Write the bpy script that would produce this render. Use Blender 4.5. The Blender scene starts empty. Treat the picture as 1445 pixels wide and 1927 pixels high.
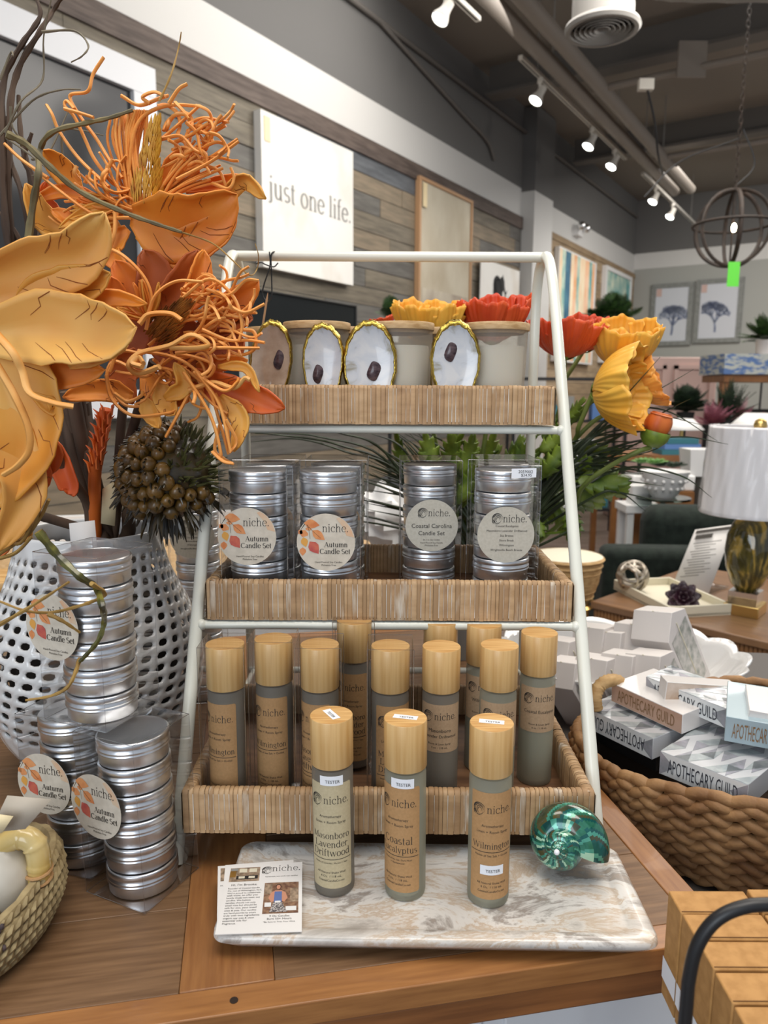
import bpy, math, random
from mathutils import Vector, Matrix
from math import sin, cos, pi, radians as R
rnd = random.Random(7)
S = bpy.context.scene
COL = S.collection
# ---------------------------------------------------------------- camera, world, exposure
H = 0.495                      # the lens is this far above the display table top (z = 0)
FPX = 26.0 / 36.0 * 1927
PIT, ROLL = R(9.2), R(0.3)
cd = bpy.data.cameras.new('camera'); cam = bpy.data.objects.new('camera', cd); COL.objects.link(cam)
cd.sensor_fit = 'VERTICAL'; cd.sensor_height = 36; cd.sensor_width = 27; cd.lens = 26.0
cd.clip_start = 0.02; cd.clip_end = 60
cd.dof.use_dof = True; cd.dof.focus_distance = 0.80; cd.dof.aperture_fstop = 8.0
cam.matrix_world = Matrix.Translation((0, 0, H)) @ Matrix.Rotation(R(90) - PIT, 4, 'X') @ Matrix.Rotation(ROLL, 4, 'Z')
S.camera = cam
S.view_settings.view_transform = 'Standard'; S.view_settings.look = 'None'
S.view_settings.exposure = 0.05; S.view_settings.gamma = 1.0; S.view_settings.use_curve_mapping = False
S.cycles.max_bounces = 10; S.cycles.transparent_max_bounces = 24; S.cycles.transmission_bounces = 8
S.cycles.diffuse_bounces = 3; S.cycles.glossy_bounces = 4
S.cycles.caustics_reflective = False; S.cycles.caustics_refractive = False
S.cycles.sample_clamp_indirect = 4.0; S.cycles.use_denoising = True
w = bpy.data.worlds.new('world'); S.world = w; w.use_nodes = True
w.node_tree.nodes['Background'].inputs[0].default_value = (0.80, 0.88, 1.0, 1)
w.node_tree.nodes['Background'].inputs[1].default_value = 0.46

def lamp(name, kind, loc, energy, color, size=1.0, sy=None, target=None, spot=60, blend=.5):
    l = bpy.data.lights.new(name, kind); l.energy = energy; l.color = color
    if kind == 'AREA':
        l.shape = 'RECTANGLE'; l.size = size; l.size_y = sy or size
    elif kind == 'SPOT':
        l.spot_size = R(spot); l.spot_blend = blend; l.shadow_soft_size = size
    else:
        l.shadow_soft_size = size
    o = bpy.data.objects.new(name, l); COL.objects.link(o); o.location = loc
    if target is not None:
        o.rotation_euler = (Vector(target) - Vector(loc)).to_track_quat('-Z', 'Y').to_euler()
    return o
# shop fluorescents over the aisle, the shop-front window behind the viewer, lamps further down the shop
lamp('ceiling_light', 'AREA', (0.5, 0.1, 2.7), 46, (1.0, .93, .84), 1.6, 1.2, (0.1, .8, 0))
lamp('ceiling_light', 'AREA', (-0.9, 1.0, 2.75), 20, (1.0, .94, .87), 1.0, 1.0, (-.2, 1.0, 0))
lamp('shop_window', 'AREA', (-1.1, -2.2, 1.1), 40, (.84, .92, 1.0), 1.6, 1.8, (0.0, .9, .2))
lamp('ceiling_light', 'AREA', (2.2, 3.4, 2.9), 120, (1.0, .94, .86), 2.5, 2.5, (2.0, 3.2, -1))
lamp('ceiling_light', 'AREA', (0.6, 4.5, 2.95), 80, (1.0, .95, .9), 2.5, 2.5, (-.6, 4.8, 1.4))
# unseen fill lights added right of the frame to brighten ceiling and rails
lamp('fill_light', 'POINT', (2.9, 2.6, 1.75), 24, (1.0, .93, .84), .15)
lamp('fill_light', 'POINT', (5.2, 5.6, 1.85), 40, (1.0, .93, .84), .15)
lamp('ceiling_light', 'AREA', (4.6, 8.2, 2.95), 150, (1.0, .95, .9), 3.0, 3.0, (4.9, 9.2, -.5))
# ---------------------------------------------------------------- pixels of the 1445x1927 frame to points in the room
def ray(u, v):
    x = (u - 722.5) / FPX; y = (963.5 - v) / FPX
    c, s = cos(ROLL), sin(ROLL); x, y = c*x - s*y, s*x + c*y
    return Vector((x, cos(PIT) + y*sin(PIT), -sin(PIT) + y*cos(PIT)))
def PY(u, v, Y):
    d = ray(u, v); d *= Y / d.y; return Vector((d.x, d.y, H + d.z))
def PZ(u, v, z):
    d = ray(u, v); d *= (z - H) / d.z; return Vector((d.x, d.y, z))
A33 = R(33); DD = Vector((sin(A33), cos(A33), 0)); NN = Vector((cos(A33), -sin(A33), 0))
WL, WF = 3.5, 13.0             # distance of the long left wall and of the far wall
def RM(a, t, z):               # room frame: a along the left wall, t away from it
    p = DD*a + NN*(t - WL); p.z = z; return p
def PW(u, v, t=0):
    d = ray(u, v); d *= (t - WL) / NN.dot(d); p = Vector((d.x, d.y, H + d.z)); return DD.dot(p), p.z
def PF(u, v, L=WF):
    d = ray(u, v); d *= L / DD.dot(d); p = Vector((d.x, d.y, H + d.z)); return NN.dot(p) + WL, p.z
ROOMZ = -A33
# ---------------------------------------------------------------- mesh building
class MB:
    def __init__(s): s.v = []; s.f = []; s.m = []; s.s = []
    def add(s, vs, fs, mi=0, sm=True, M=None):
        n = len(s.v)
        for p in vs:
            p = Vector(p); s.v.append(tuple(M @ p) if M is not None else tuple(p))
        for f in fs:
            s.f.append(tuple(i + n for i in f)); s.m.append(mi); s.s.append(sm)
        return s
    def join(s, o, M=None, mi=None):
        n = len(s.v)
        s.v += [tuple(M @ Vector(p)) for p in o.v] if M is not None else o.v
        s.f += [tuple(i + n for i in f) for f in o.f]
        s.m += o.m if mi is None else [mi]*len(o.f); s.s += o.s
        return s
def Tm(x=0, y=0, z=0): return Matrix.Translation((x, y, z))
def Rz(a): return Matrix.Rotation(a, 4, 'Z')
def Rx(a): return Matrix.Rotation(a, 4, 'X')
def Ry(a): return Matrix.Rotation(a, 4, 'Y')
def frame(o, x, z):            # matrix whose X axis lies near x and Z along z, origin o
    z = Vector(z).normalized(); x = Vector(x); x = (x - z*x.dot(z)).normalized(); y = z.cross(x)
    return Matrix(((x.x, y.x, z.x, o[0]), (x.y, y.y, z.y, o[1]), (x.z, y.z, z.z, o[2]), (0, 0, 0, 1)))
def box(mb, c, s, M=None, mi=0):
    x, y, z = s[0]/2, s[1]/2, s[2]/2
    vs = [(c[0]+a*x, c[1]+b*y, c[2]+d*z) for a in (-1, 1) for b in (-1, 1) for d in (-1, 1)]
    return mb.add(vs, [(0,1,3,2), (4,6,7,5), (0,4,5,1), (2,3,7,6), (0,2,6,4), (1,5,7,3)], mi, False, M)
def lathe(mb, prof, seg=32, M=None, mi=0, sm=True, cap0=False, cap1=False):
    n = len(prof); vs = [(r*cos(2*pi*k/seg), r*sin(2*pi*k/seg), z) for k in range(seg) for r, z in prof]
    fs = [(k*n+i, ((k+1)%seg)*n+i, ((k+1)%seg)*n+i+1, k*n+i+1) for k in range(seg) for i in range(n-1)]
    mb.add(vs, fs, mi, sm, M)
    if cap0: mb.add([vs[k*n] for k in range(seg)], [tuple(range(seg))[::-1]], mi, False, M)
    if cap1: mb.add([vs[k*n+n-1] for k in range(seg)], [tuple(range(seg))], mi, False, M)
    return mb
def cyl(mb, r, z0, z1, seg=32, M=None, mi=0, b=0.0):
    p = [(r-b, z0), (r-b*.3, z0+b*.3), (r, z0+b), (r, z1-b), (r-b*.3, z1-b*.3), (r-b, z1)] if b else [(r, z0), (r, z1)]
    return lathe(mb, p, seg, M, mi, True, True, True)
def tube(mb, pts, r, seg=8, mi=0, closed=False, cap=True, flat=1.0, sm=True):
    pts = [Vector(p) for p in pts]; n = len(pts)
    rs = r if isinstance(r, (list, tuple)) else [r]*n
    t0 = (pts[1]-pts[0]).normalized(); a = Vector((0, 0, 1)) if abs(t0.z) < .9 else Vector((1, 0, 0))
    nrm = t0.cross(a).normalized(); vs = []
    for i in range(n):
        if closed: t = (pts[(i+1) % n]-pts[i-1]).normalized()
        else: t = (pts[min(i+1, n-1)]-pts[max(i-1, 0)]).normalized()
        nrm = (nrm - t*nrm.dot(t)).normalized(); bn = t.cross(nrm)
        for k in range(seg):
            q = 2*pi*k/seg; vs.append(pts[i] + (nrm*cos(q) + bn*sin(q)*flat)*rs[i])
    fs = []
    for i in range(n if closed else n-1):
        j = (i+1) % n
        fs += [(i*seg+k, j*seg+k, j*seg+(k+1) % seg, i*seg+(k+1) % seg) for k in range(seg)]
    if cap and not closed: fs += [tuple(range(seg)), tuple(range((n-1)*seg, n*seg))[::-1]]
    return mb.add(vs, fs, mi, sm)
def grid(mb, fn, nu, nv, mi=0, sm=True, M=None, wrapu=False):
    vs = [fn(i/nu, j/nv) for i in range(nu if wrapu else nu+1) for j in range(nv+1)]
    w = nv+1; nn_ = nu
    fs = [(i*w+j, ((i+1) % nu if wrapu else i+1)*w+j, ((i+1) % nu if wrapu else i+1)*w+j+1, i*w+j+1) for i in range(nn_) for j in range(nv)]
    return mb.add(vs, fs, mi, sm, M)
def ball(mb, c, r, nu=12, nv=8, mi=0, M=None):
    r = (r, r, r) if not isinstance(r, (tuple, list)) else r
    return grid(mb, lambda a, b: (c[0]+r[0]*sin(pi*b)*cos(2*pi*a), c[1]+r[1]*sin(pi*b)*sin(2*pi*a), c[2]+r[2]*cos(pi*b)), nu, nv, mi, True, M, True)
def poly(mb, pts, th=0.0, mi=0, M=None):      # flat outline in XY, optionally thick in Z
    n = len(pts)
    if not th: return mb.add([(x, y, 0) for x, y in pts], [tuple(range(n))], mi, False, M)
    vs = [(x, y, 0) for x, y in pts] + [(x, y, th) for x, y in pts]
    return mb.add(vs, [tuple(range(n))[::-1], tuple(range(n, 2*n))] + [(i, (i+1) % n, n+(i+1) % n, n+i) for i in range(n)], mi, False, M)
def disc(r, n=40, cx=0, cy=0, ry=None): return [(cx+r*cos(2*pi*k/n), cy+(ry or r)*sin(2*pi*k/n)) for k in range(n)]
def crom(pts, k=6):             # smooth path through the points
    pts = [Vector(p) for p in pts]; q = [pts[0]*2-pts[1]] + pts + [pts[-1]*2-pts[-2]]; out = []
    for i in range(1, len(q)-2):
        a, b, c, d = q[i-1], q[i], q[i+1], q[i+2]
        for j in range(k):
            t = j/k; out.append(.5*((2*b)+(c-a)*t+(2*a-5*b+4*c-d)*t*t+(3*b-a-3*c+d)*t*t*t))
    return out + [pts[-1]]
def lerp(a, b, t): return a+(b-a)*t
def interp(xs, t):
    t = max(0, min(.99999, t))*(len(xs)-1); i = int(t); return lerp(xs[i], xs[i+1], t-i)
def obj(name, mb, mats, parent=None, world=True, bevel=0, solid=0, sub=0):
    """links mb as ONE mesh object; with world=True the vertices are given in room coordinates"""
    me = bpy.data.meshes.new(name); off = Vector((0, 0, 0))
    if world and parent is not None:
        p = parent; M = Matrix.Identity(4); ch = []
        while p is not None: ch.append(p); p = p.parent
        for p in reversed(ch): M = M @ p.matrix_basis
        Mi = M.inverted(); mb.v = [tuple(Mi @ Vector(q)) for q in mb.v]
    me.from_pydata(mb.v, [], mb.f)
    mats = mats if isinstance(mats, (list, tuple)) else [mats]
    for m in mats: me.materials.append(m)
    if len(mb.f) == len(me.polygons):
        me.polygons.foreach_set('material_index', mb.m); me.polygons.foreach_set('use_smooth', mb.s)
    me.update()
    me.set_sharp_from_angle(angle=R(52))
    o = bpy.data.objects.new(name, me); COL.objects.link(o)
    if parent is not None: o.parent = parent
    if solid:
        m = o.modifiers.new('s', 'SOLIDIFY'); m.thickness = solid; m.offset = 0
    if bevel:
        m = o.modifiers.new('b', 'BEVEL'); m.width = bevel; m.segments = 2; m.limit_method = 'ANGLE'; m.angle_limit = R(40)
    if sub:
        m = o.modifiers.new('u', 'SUBSURF'); m.levels = sub; m.render_levels = sub
    return o
def tag(o, label, cat, group=None, kind=None):
    o['label'] = label; o['category'] = cat
    if group: o['group'] = group
    if kind: o['kind'] = kind
    return o
def thing(name, label, cat, loc=(0, 0, 0), rz=0, group=None, M=None):
    o = bpy.data.objects.new(name, None); COL.objects.link(o); o.empty_display_size = .02
    if M is not None: o.matrix_basis = M
    else:
        o.location = loc; o.rotation_euler = (0, 0, rz)
    return tag(o, label, cat, group)
def struct(name, mb, m, **k):
    o = obj(name, mb, m, **k); o['kind'] = 'structure'; return o
def dup(root, M, label, group=None):       # a copy of a thing with copies of its parts and sub-parts
    def cp(o, par):
        c = o.copy(); COL.objects.link(c); c.parent = par
        for ch in list(o.children): cp(ch, c)
        return c
    r = cp(root, None); r.matrix_basis = M; r['label'] = label
    if group: r['group'] = group
    return r
# ---------------------------------------------------------------- materials
def pm(name, c1, c2=None, sc=10, st=(1, 1, 1), rough=.5, metal=0, bump=0, bsc=None, ior=1.5, spec=.5, trans=0, c3=None, lo=.35, hi=.65, dist=0, det=4,
       coat=0, sss=0, emit=None, es=0, alpha=1, rot=None, sheen=0):
    m = bpy.data.materials.new(name); m.use_nodes = True; nt = m.node_tree; N = nt.nodes; L = nt.links
    b = N['Principled BSDF']; I = b.inputs
    I['Base Color'].default_value = (*c1, 1); I['Roughness'].default_value = rough; I['Metallic'].default_value = metal
    I['IOR'].default_value = ior; I['Specular IOR Level'].default_value = spec; I['Transmission Weight'].default_value = trans
    I['Coat Weight'].default_value = coat; I['Alpha'].default_value = alpha; I['Sheen Weight'].default_value = sheen
    if sss: I['Subsurface Weight'].default_value = sss; I['Subsurface Radius'].default_value = (.02, .012, .008); I['Subsurface Scale'].default_value = .3
    if emit: I['Emission Color'].default_value = (*emit, 1); I['Emission Strength'].default_value = es
    if c2 is not None or bump:
        tc = N.new('ShaderNodeTexCoord'); mp = N.new('ShaderNodeMapping'); mp.inputs['Scale'].default_value = st
        if rot: mp.inputs['Rotation'].default_value = rot
        L.new(tc.outputs['Object'], mp.inputs[0])
        nz = N.new('ShaderNodeTexNoise'); nz.inputs['Scale'].default_value = sc; nz.inputs['Detail'].default_value = det; nz.inputs['Distortion'].default_value = dist
        L.new(mp.outputs[0], nz.inputs['Vector'])
    if c2 is not None:
        cr = N.new('ShaderNodeValToRGB'); e = cr.color_ramp.elements
        e[0].position = lo; e[0].color = (*c1, 1); e[1].position = hi; e[1].color = (*c2, 1)
        if c3 is not None:
            q = e.new((lo+hi)/2); q.color = (*c3, 1)
        L.new(nz.outputs['Fac'], cr.inputs[0]); L.new(cr.outputs[0], I['Base Color'])
    if bump:
        bp = N.new('ShaderNodeBump'); bp.inputs['Strength'].default_value = min(1, bump); bp.inputs['Distance'].default_value = .002
        src = nz
        if bsc:
            src = N.new('ShaderNodeTexNoise'); src.inputs['Scale'].default_value = bsc; src.inputs['Detail'].default_value = 3
            L.new(mp.outputs[0], src.inputs['Vector'])
        L.new(src.outputs['Fac'], bp.inputs['Height']); L.new(bp.outputs[0], I['Normal'])
    return m
def hexc(h):
    c = [int(h[i:i+2], 16)/255 for i in (0, 2, 4)]; return tuple(x/12.92 if x <= .04045 else ((x+.055)/1.055)**2.4 for x in c)
def film(name, tint=(1, 1, 1), gl=.5, rough=.04):      # thin clear plastic: transparent with a fresnel reflection
    m = bpy.data.materials.new(name); m.use_nodes = True; nt = m.node_tree; N = nt.nodes; L = nt.links
    N.remove(N['Principled BSDF']); out = N['Material Output']
    t = N.new('ShaderNodeBsdfTransparent'); t.inputs[0].default_value = (*tint, 1)
    g = N.new('ShaderNodeBsdfGlossy'); g.inputs['Roughness'].default_value = rough
    fr = N.new('ShaderNodeFresnel'); fr.inputs[0].default_value = 1.45
    ml = N.new('ShaderNodeMath'); ml.operation = 'MULTIPLY'; ml.inputs[1].default_value = gl; L.new(fr.outputs[0], ml.inputs[0])
    mx = N.new('ShaderNodeMixShader'); L.new(ml.outputs[0], mx.inputs[0]); L.new(t.outputs[0], mx.inputs[1]); L.new(g.outputs[0], mx.inputs[2])
    L.new(mx.outputs[0], out.inputs[0]); return m
def frosted(name, col, a=.5, rough=.35):               # satin glass: partly see-through, partly translucent
    m = bpy.data.materials.new(name); m.use_nodes = True; nt = m.node_tree; N = nt.nodes; L = nt.links
    b = N['Principled BSDF']; b.inputs['Base Color'].default_value = (*col, 1); b.inputs['Roughness'].default_value = rough
    t = N.new('ShaderNodeBsdfTransparent'); t.inputs[0].default_value = (.93, .95, .93, 1)
    tl = N.new('ShaderNodeBsdfTranslucent'); tl.inputs[0].default_value = (*col, 1)
    m1 = N.new('ShaderNodeMixShader'); m1.inputs[0].default_value = .45; L.new(b.outputs[0], m1.inputs[1]); L.new(tl.outputs[0], m1.inputs[2])
    m2 = N.new('ShaderNodeMixShader'); m2.inputs[0].default_value = a; L.new(m1.outputs[0], m2.inputs[2]); L.new(t.outputs[0], m2.inputs[1])
    L.new(m2.outputs[0], N['Material Output'].inputs[0]); return m
h = hexc
M = dict(
 white_metal=pm('white_metal', h('dcdccf'), h('e6e6da'), 8, rough=.32, coat=.2),
 reed1=pm('reed1', h('a1805a'), h('b5936c'), 30, (1, 1, 3), rough=.6, bump=.3),
 reed2=pm('reed2', h('947350'), h('aa8862'), 30, (1, 1, 3), rough=.6, bump=.3),
 reed3=pm('reed3', h('9c7c58'), h('c9bcaa'), 70, (1, 1, .25), rough=.65, bump=.3, lo=.52, hi=.72),
 reed4=pm('reed4', h('a88760'), h('bc9c76'), 30, (1, 1, 3), rough=.55, bump=.3),
 reed5=pm('reed5', h('dfd8cc'), h('a9865f'), 90, (1, 1, .3), rough=.7),
 reed_dark=pm('reed_dark', h('3c2c1e'), rough=.8),
 tray_floor=pm('tray_floor', h('5b3f2b'), h('7d5a3e'), 14, (1, 6, 1), rough=.5),
 bamboo=pm('bamboo', h('c79a5c'), h('e0bc83'), 22, (9, 9, .35), rough=.42, coat=.15, bump=.08, lo=.3, hi=.72),
 bamboo_top=pm('bamboo_top', h('bb8a4d'), h('dbb479'), 16, (1, 14, 1), rough=.45, rot=(0, 0, .4)),
 lid_wood=pm('lid_wood', h('b08a5a'), h('cfae80'), 30, (2, 2, 9), rough=.55),
 frost=frosted('frost', h('aca497'), .62), frost_clear=frosted('frost_clear', h('c2c0ae'), .6), frost_jar=frosted('frost_jar', h('c9bfb2'), .40),
 liquid=pm('liquid', h('a8a694'), rough=.3), liquid_gray=pm('liquid_gray', h('8a8276'), rough=.3),
 wax=pm('wax', h('efe8dc'), rough=.6, sss=.2),
 kraft_label=pm('kraft_label', h('b0885a'), h('b98f60'), 400, rough=.75),
 kraft_label_b=pm('kraft_label_b', h('ae9272'), h('b69a7a'), 400, rough=.75),
 kraft_pale=pm('kraft_pale', h('bcae8c'), h('c4b694'), 400, rough=.75),
 ink=pm('ink', h('2f2b27'), rough=.6), ink_soft=pm('ink_soft', h('55504a'), rough=.6), ink_gold=pm('ink_gold', h('9c7c55'), rough=.4, metal=.3),
 white_label=pm('white_label', h('eef0f4'), rough=.5), paper=pm('paper', h('e9e6e2'), rough=.7), paper_warm=pm('paper_warm', h('d8c9ae'), rough=.8),
 round_label=pm('round_label', h('c9bfae'), h('d6ccbb'), 120, rough=.7), round_gray=pm('round_gray', h('b9b3a4'), h('c2bcae'), 300, rough=.7),
 leaf_o=pm('leaf_o', h('d07a45'), h('e09a62'), 90, rough=.7), leaf_y=pm('leaf_y', h('dda04a'), rough=.7), leaf_r=pm('leaf_r', h('b8504a'), h('cc6a52'), 120, rough=.7),
 leaf_wash=pm('leaf_wash', h('dba77e'), h('d4bfa4'), 60, rough=.7),
 alu=pm('alu', (.84, .85, .87), (.88, .89, .90), 200, (1, 1, .1), rough=.36, metal=1.0, bump=0),
 alu_lid=pm('alu_lid', (.82, .83, .85), rough=.3, metal=1.0),
 film=film('film', (.98, .98, .98), .38), film_edge=film('film_edge', (.90, .90, .92), 3.5, .25), cello=film('cello', (.99, .99, 1.0), .55, .08),
 white_paint=pm('white_paint', h('d9dbde'), rough=.45),
 black=pm('black', (.012, .012, .013), rough=.4), black_matte=pm('black_matte', (.02, .02, .02), rough=.8),
)
# ---------------------------------------------------------------- lettering
_tc = {}
def sans(s, w=None, hgt=None, bold=False):
    """block letters as a flat mesh centred on x = 0, baseline y = 0"""
    k = s
    if k not in _tc:
        c = bpy.data.curves.new('t', 'FONT'); c.body = s; c.align_x = 'CENTER'; c.resolution_u = 2
        o = bpy.data.objects.new('t', c); me = bpy.data.meshes.new_from_object(o)
        _tc[k] = ([tuple(v.co) for v in me.vertices], [tuple(p.vertices) for p in me.polygons])
        bpy.data.objects.remove(o); bpy.data.curves.remove(c); bpy.data.meshes.remove(me)
    vs, fs = _tc[k]; mb = MB()
    if not vs: return mb
    x0 = min(v[0] for v in vs); x1 = max(v[0] for v in vs)
    f = (w/(x1-x0)) if w else hgt/.7; cx = (x0+x1)/2
    sy = f if not (w and hgt) else hgt/.7
    mb.add([((v[0]-cx)*f, v[1]*sy, 0) for v in vs], fs, 0, False); return mb
def arc(cx, cy, rx, ry, a0, a1, n=10): return [(cx+rx*cos(R(a0+(a1-a0)*i/n)), cy+ry*sin(R(a0+(a1-a0)*i/n))) for i in range(n+1)]
# own bookish serif letters: advance, strokes (broad on the way down, thin across), serif slabs (x0, x1, y)
G = {
 'n': (.52, [[(.12,.5),(.12,0)], [(.12,.36)]+arc(.26,.35,.13,.14,170,0)+[(.39,0)]], [(.03,.13,.49),(.03,.21,0),(.31,.48,0)]),
 'i': (.26, [[(.13,.5),(.13,0)]], [(.04,.14,.49),(.04,.22,0)], [(.13,.68)]),
 'c': (.45, [arc(.24,.25,.18,.25,48,318,14)], [], [(.36,.42)]),
 'h': (.54, [[(.12,.76),(.12,0)], [(.12,.36)]+arc(.27,.35,.13,.14,170,0)+[(.4,0)]], [(.03,.13,.75),(.03,.21,0),(.32,.49,0)]),
 'e': (.46, [arc(.24,.25,.18,.25,5,322,16), [(.07,.27),(.41,.27)]], []),
 '.': (.22, [], [], [(.1,.04)]), ',': (.22, [[(.12,.05),(.06,-.1)]], []),
 'j': (.26, [[(.14,.5),(.14,-.08)]+arc(.05,-.08,.09,.1,0,-120,5)], [(.04,.15,.49)], [(.14,.68)]),
 'u': (.53, [[(.12,.5)]+[(.12,.15)]+arc(.25,.14,.13,.14,180,350,8), [(.39,.5),(.39,0)]], [(.03,.13,.49),(.3,.4,.49),(.38,.48,0)]),
 's': (.38, [arc(.19,.365,.12,.13,45,270,8)+arc(.19,.125,.14,.12,90,-140,8)], []),
 't': (.32, [[(.14,.66),(.14,.1)]+arc(.22,.1,.08,.1,180,290,4), [(.04,.49),(.28,.49)]], []),
 'o': (.48, [arc(.24,.25,.18,.25,0,360,20)], []),
 'l': (.26, [[(.13,.76),(.13,0)]], [(.04,.14,.75),(.04,.22,0)]),
 'f': (.31, [arc(.24,.62,.1,.13,60,180,6)+[(.14,0)], [(.04,.49),(.28,.49)]], [(.05,.24,0)]),
 'a': (.45, [arc(.22,.36,.13,.13,150,0,6)+[(.35,.05),(.42,.01)], arc(.2,.14,.13,.13,60,330,10)], []),
 'b': (.5, [[(.11,.76),(.11,.02)], arc(.27,.25,.17,.25,140,-140,12)], [(.02,.12,.75)]),
 'd': (.52, [[(.4,.76),(.4,0)], arc(.24,.25,.17,.25,40,320,12)], [(.31,.41,.75),(.4,.5,0)]),
 'p': (.52, [[(.12,.5),(.12,-.22)], arc(.27,.25,.17,.25,140,-140,12)], [(.03,.13,.49),(.03,.22,-.22)]),
 'g': (.47, [arc(.22,.33,.14,.16,0,360,14), [(.14,.18),(.12,.08),(.34,.04)]+arc(.23,-.08,.17,.12,60,-190,10), [(.32,.44),(.44,.5)]], []),
 'r': (.37, [[(.12,.5),(.12,0)], [(.12,.33)]+arc(.27,.35,.12,.13,160,70,4)], [(.03,.13,.49),(.03,.21,0)], [(.32,.44)]),
 'm': (.8, [[(.12,.5),(.12,0)], [(.12,.36)]+arc(.25,.35,.13,.14,170,0)+[(.38,0)], [(.38,.36)]+arc(.53,.35,.13,.14,170,0)+[(.66,0)]], [(.03,.13,.49),(.03,.2,0),(.3,.46,0),(.58,.75,0)]),
 'v': (.46, [[(.07,.5),(.24,0)], [(.4,.5),(.24,0)]], [(.01,.16,.49),(.32,.47,.49)]),
 'w': (.68, [[(.07,.5),(.21,0)], [(.34,.5),(.21,0)], [(.34,.5),(.48,0)], [(.62,.5),(.48,0)]], [(.01,.15,.49),(.54,.68,.49)]),
 'y': (.46, [[(.07,.5),(.24,.02)], [(.4,.5),(.2,-.14),(.08,-.2)]], [(.01,.16,.49),(.32,.47,.49)]),
 'W': (.96, [[(.08,.7),(.28,0)], [(.47,.7),(.28,0)], [(.47,.7),(.68,0)], [(.88,.7),(.68,0)]], [(0,.18,.69),(.38,.54,.69),(.78,.97,.69)]),
 'A': (.7, [[(.34,.72),(.6,0)], [(.34,.72),(.09,0)], [(.17,.25),(.5,.25)]], [(0,.19,0),(.5,.7,0)]),
 'C': (.66, [arc(.35,.35,.27,.35,42,318,16)], [(.55,.56,.6)]),
 'S': (.52, [arc(.26,.52,.17,.17,35,270,10)+arc(.26,.18,.19,.18,90,-145,10)], []),
 'M': (.86, [[(.14,.7),(.14,0)], [(.14,.7),(.42,.05)], [(.7,.7),(.42,.05)], [(.7,.7),(.7,0)]], [(.03,.15,.69),(.04,.24,0),(.6,.81,0),(.7,.81,.69)]),
 'L': (.6, [[(.15,.7),(.15,0)], [(.15,.01),(.54,.01),(.55,.18)]], [(.04,.26,.69),(.04,.2,0)]),
 'D': (.72, [[(.15,.7),(.15,0)], [(.15,.69),(.32,.69)]+arc(.34,.35,.28,.34,90,-90,14)+[(.15,.01)]], [(.04,.2,.69),(.04,.2,0)]),
 'E': (.62, [[(.15,.7),(.15,0)], [(.15,.69),(.52,.69),(.53,.56)], [(.15,.36),(.42,.36)], [(.15,.01),(.54,.01),(.56,.16)]], [(.04,.2,.69),(.04,.2,0)]),
 ' ': (.25, [], []),
}
def ribbon(mb, pts, wf, z=0, mi=0):
    n = len(pts); L = []; Q = []
    for i in range(n):
        a = pts[max(i-1, 0)]; b = pts[min(i+1, n-1)]; dx, dy = b[0]-a[0], b[1]-a[1]; d = math.hypot(dx, dy) or 1
        wd = wf(dx/d, dy/d, i/(n-1)); nx, ny = -dy/d*wd/2, dx/d*wd/2
        L.append((pts[i][0]+nx, pts[i][1]+ny, z)); Q.append((pts[i][0]-nx, pts[i][1]-ny, z))
    mb.add(L+Q, [(i, i+1, n+i+1, n+i) for i in range(n-1)], mi, False)
def serif(s, w=None, hgt=None, thick=.075, thin=.026):
    mb = MB(); x = 0
    for ch in s:
        g = G.get(ch) or G['o']; q = MB()
        for st in g[1]:
            if len(st) == 2:      # cut long straight strokes so they can follow a curved label
                a, b = st; st = [(lerp(a[0], b[0], t/2), lerp(a[1], b[1], t/2)) for t in range(3)]
            ribbon(q, st, lambda dx, dy, t: thin+(thick-thin)*abs(dy) if not (dx*dy > .05 and ch in 'WAMvwy') else thin*1.15)
        for a, b, y in g[2]: q.add([(a, y-.014, 0), (b, y-.014, 0), (b, y+.016, 0), (a, y+.016, 0)], [(0, 1, 2, 3)], 0, False)
        for c in (g[3] if len(g) > 3 else []): q.add([(c[0]+.052*cos(k*pi/4), c[1]+.052*sin(k*pi/4), 0) for k in range(8)], [tuple(range(8))], 0, False)
        mb.join(q, Tm(x, 0, 0)); x += g[0]
    f = (w/x) if w else hgt/.7
    mb.v = [((a-x/2)*f, b*f, 0) for a, b, c in mb.v]; return mb
def shellmark(sz):               # the shop's shell emblem: a curl of fanned strokes
    mb = MB()
    def wf(a): return lambda dx, dy, t: a*sin(pi*min(1, t+.12))+.01
    ribbon(mb, arc(.5, .5, .46, .42, 245, -30, 18), wf(.07)); ribbon(mb, arc(.52, .5, .34, .31, 210, -20, 14), wf(.045))
    ribbon(mb, arc(.56, .46, .24, .26, 190, -40, 12), wf(.045)); ribbon(mb, arc(.56, .42, .14, .17, 200, -60, 10), wf(.04))
    ribbon(mb, [(.08, .42), (.05, .2), (.1, .05), (.28, .0)], wf(.07)); ribbon(mb, [(.2, .5), (.2, .3), (.28, .12), (.42, .02)], wf(.06))
    ribbon(mb, [(.34, .5), (.33, .34), (.4, .2), (.52, .08)], wf(.05)); ribbon(mb, [(.1, .55), (.2, .75), (.4, .9)], wf(.05))
    ribbon(mb, [(.28, 0), (.5, -.02), (.72, .1), (.86, .3)], wf(.05)); ribbon(mb, [(.08, .12), (.2, .14), (.3, .06)], wf(.05))
    mb.v = [((a-.5)*sz, (b-.45)*sz, 0) for a, b, c in mb.v]; return mb
def put(dst, src, x, y, mi=0): dst.join(src, Tm(x, y, 0), mi)
def wrapcyl(mb, r, rot=0):      # bend a flat drawing round a standing cylinder, facing -Y
    mb.v = [(r*sin(x/r+rot), -r*cos(x/r+rot), y) for x, y, z in mb.v]; return mb
def upright(mb, M, off=.0004):  # stand a flat drawing up, facing -Y
    mb.v = [tuple(M @ Vector((x, -off, y))) for x, y, z in mb.v]; return mb
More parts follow.
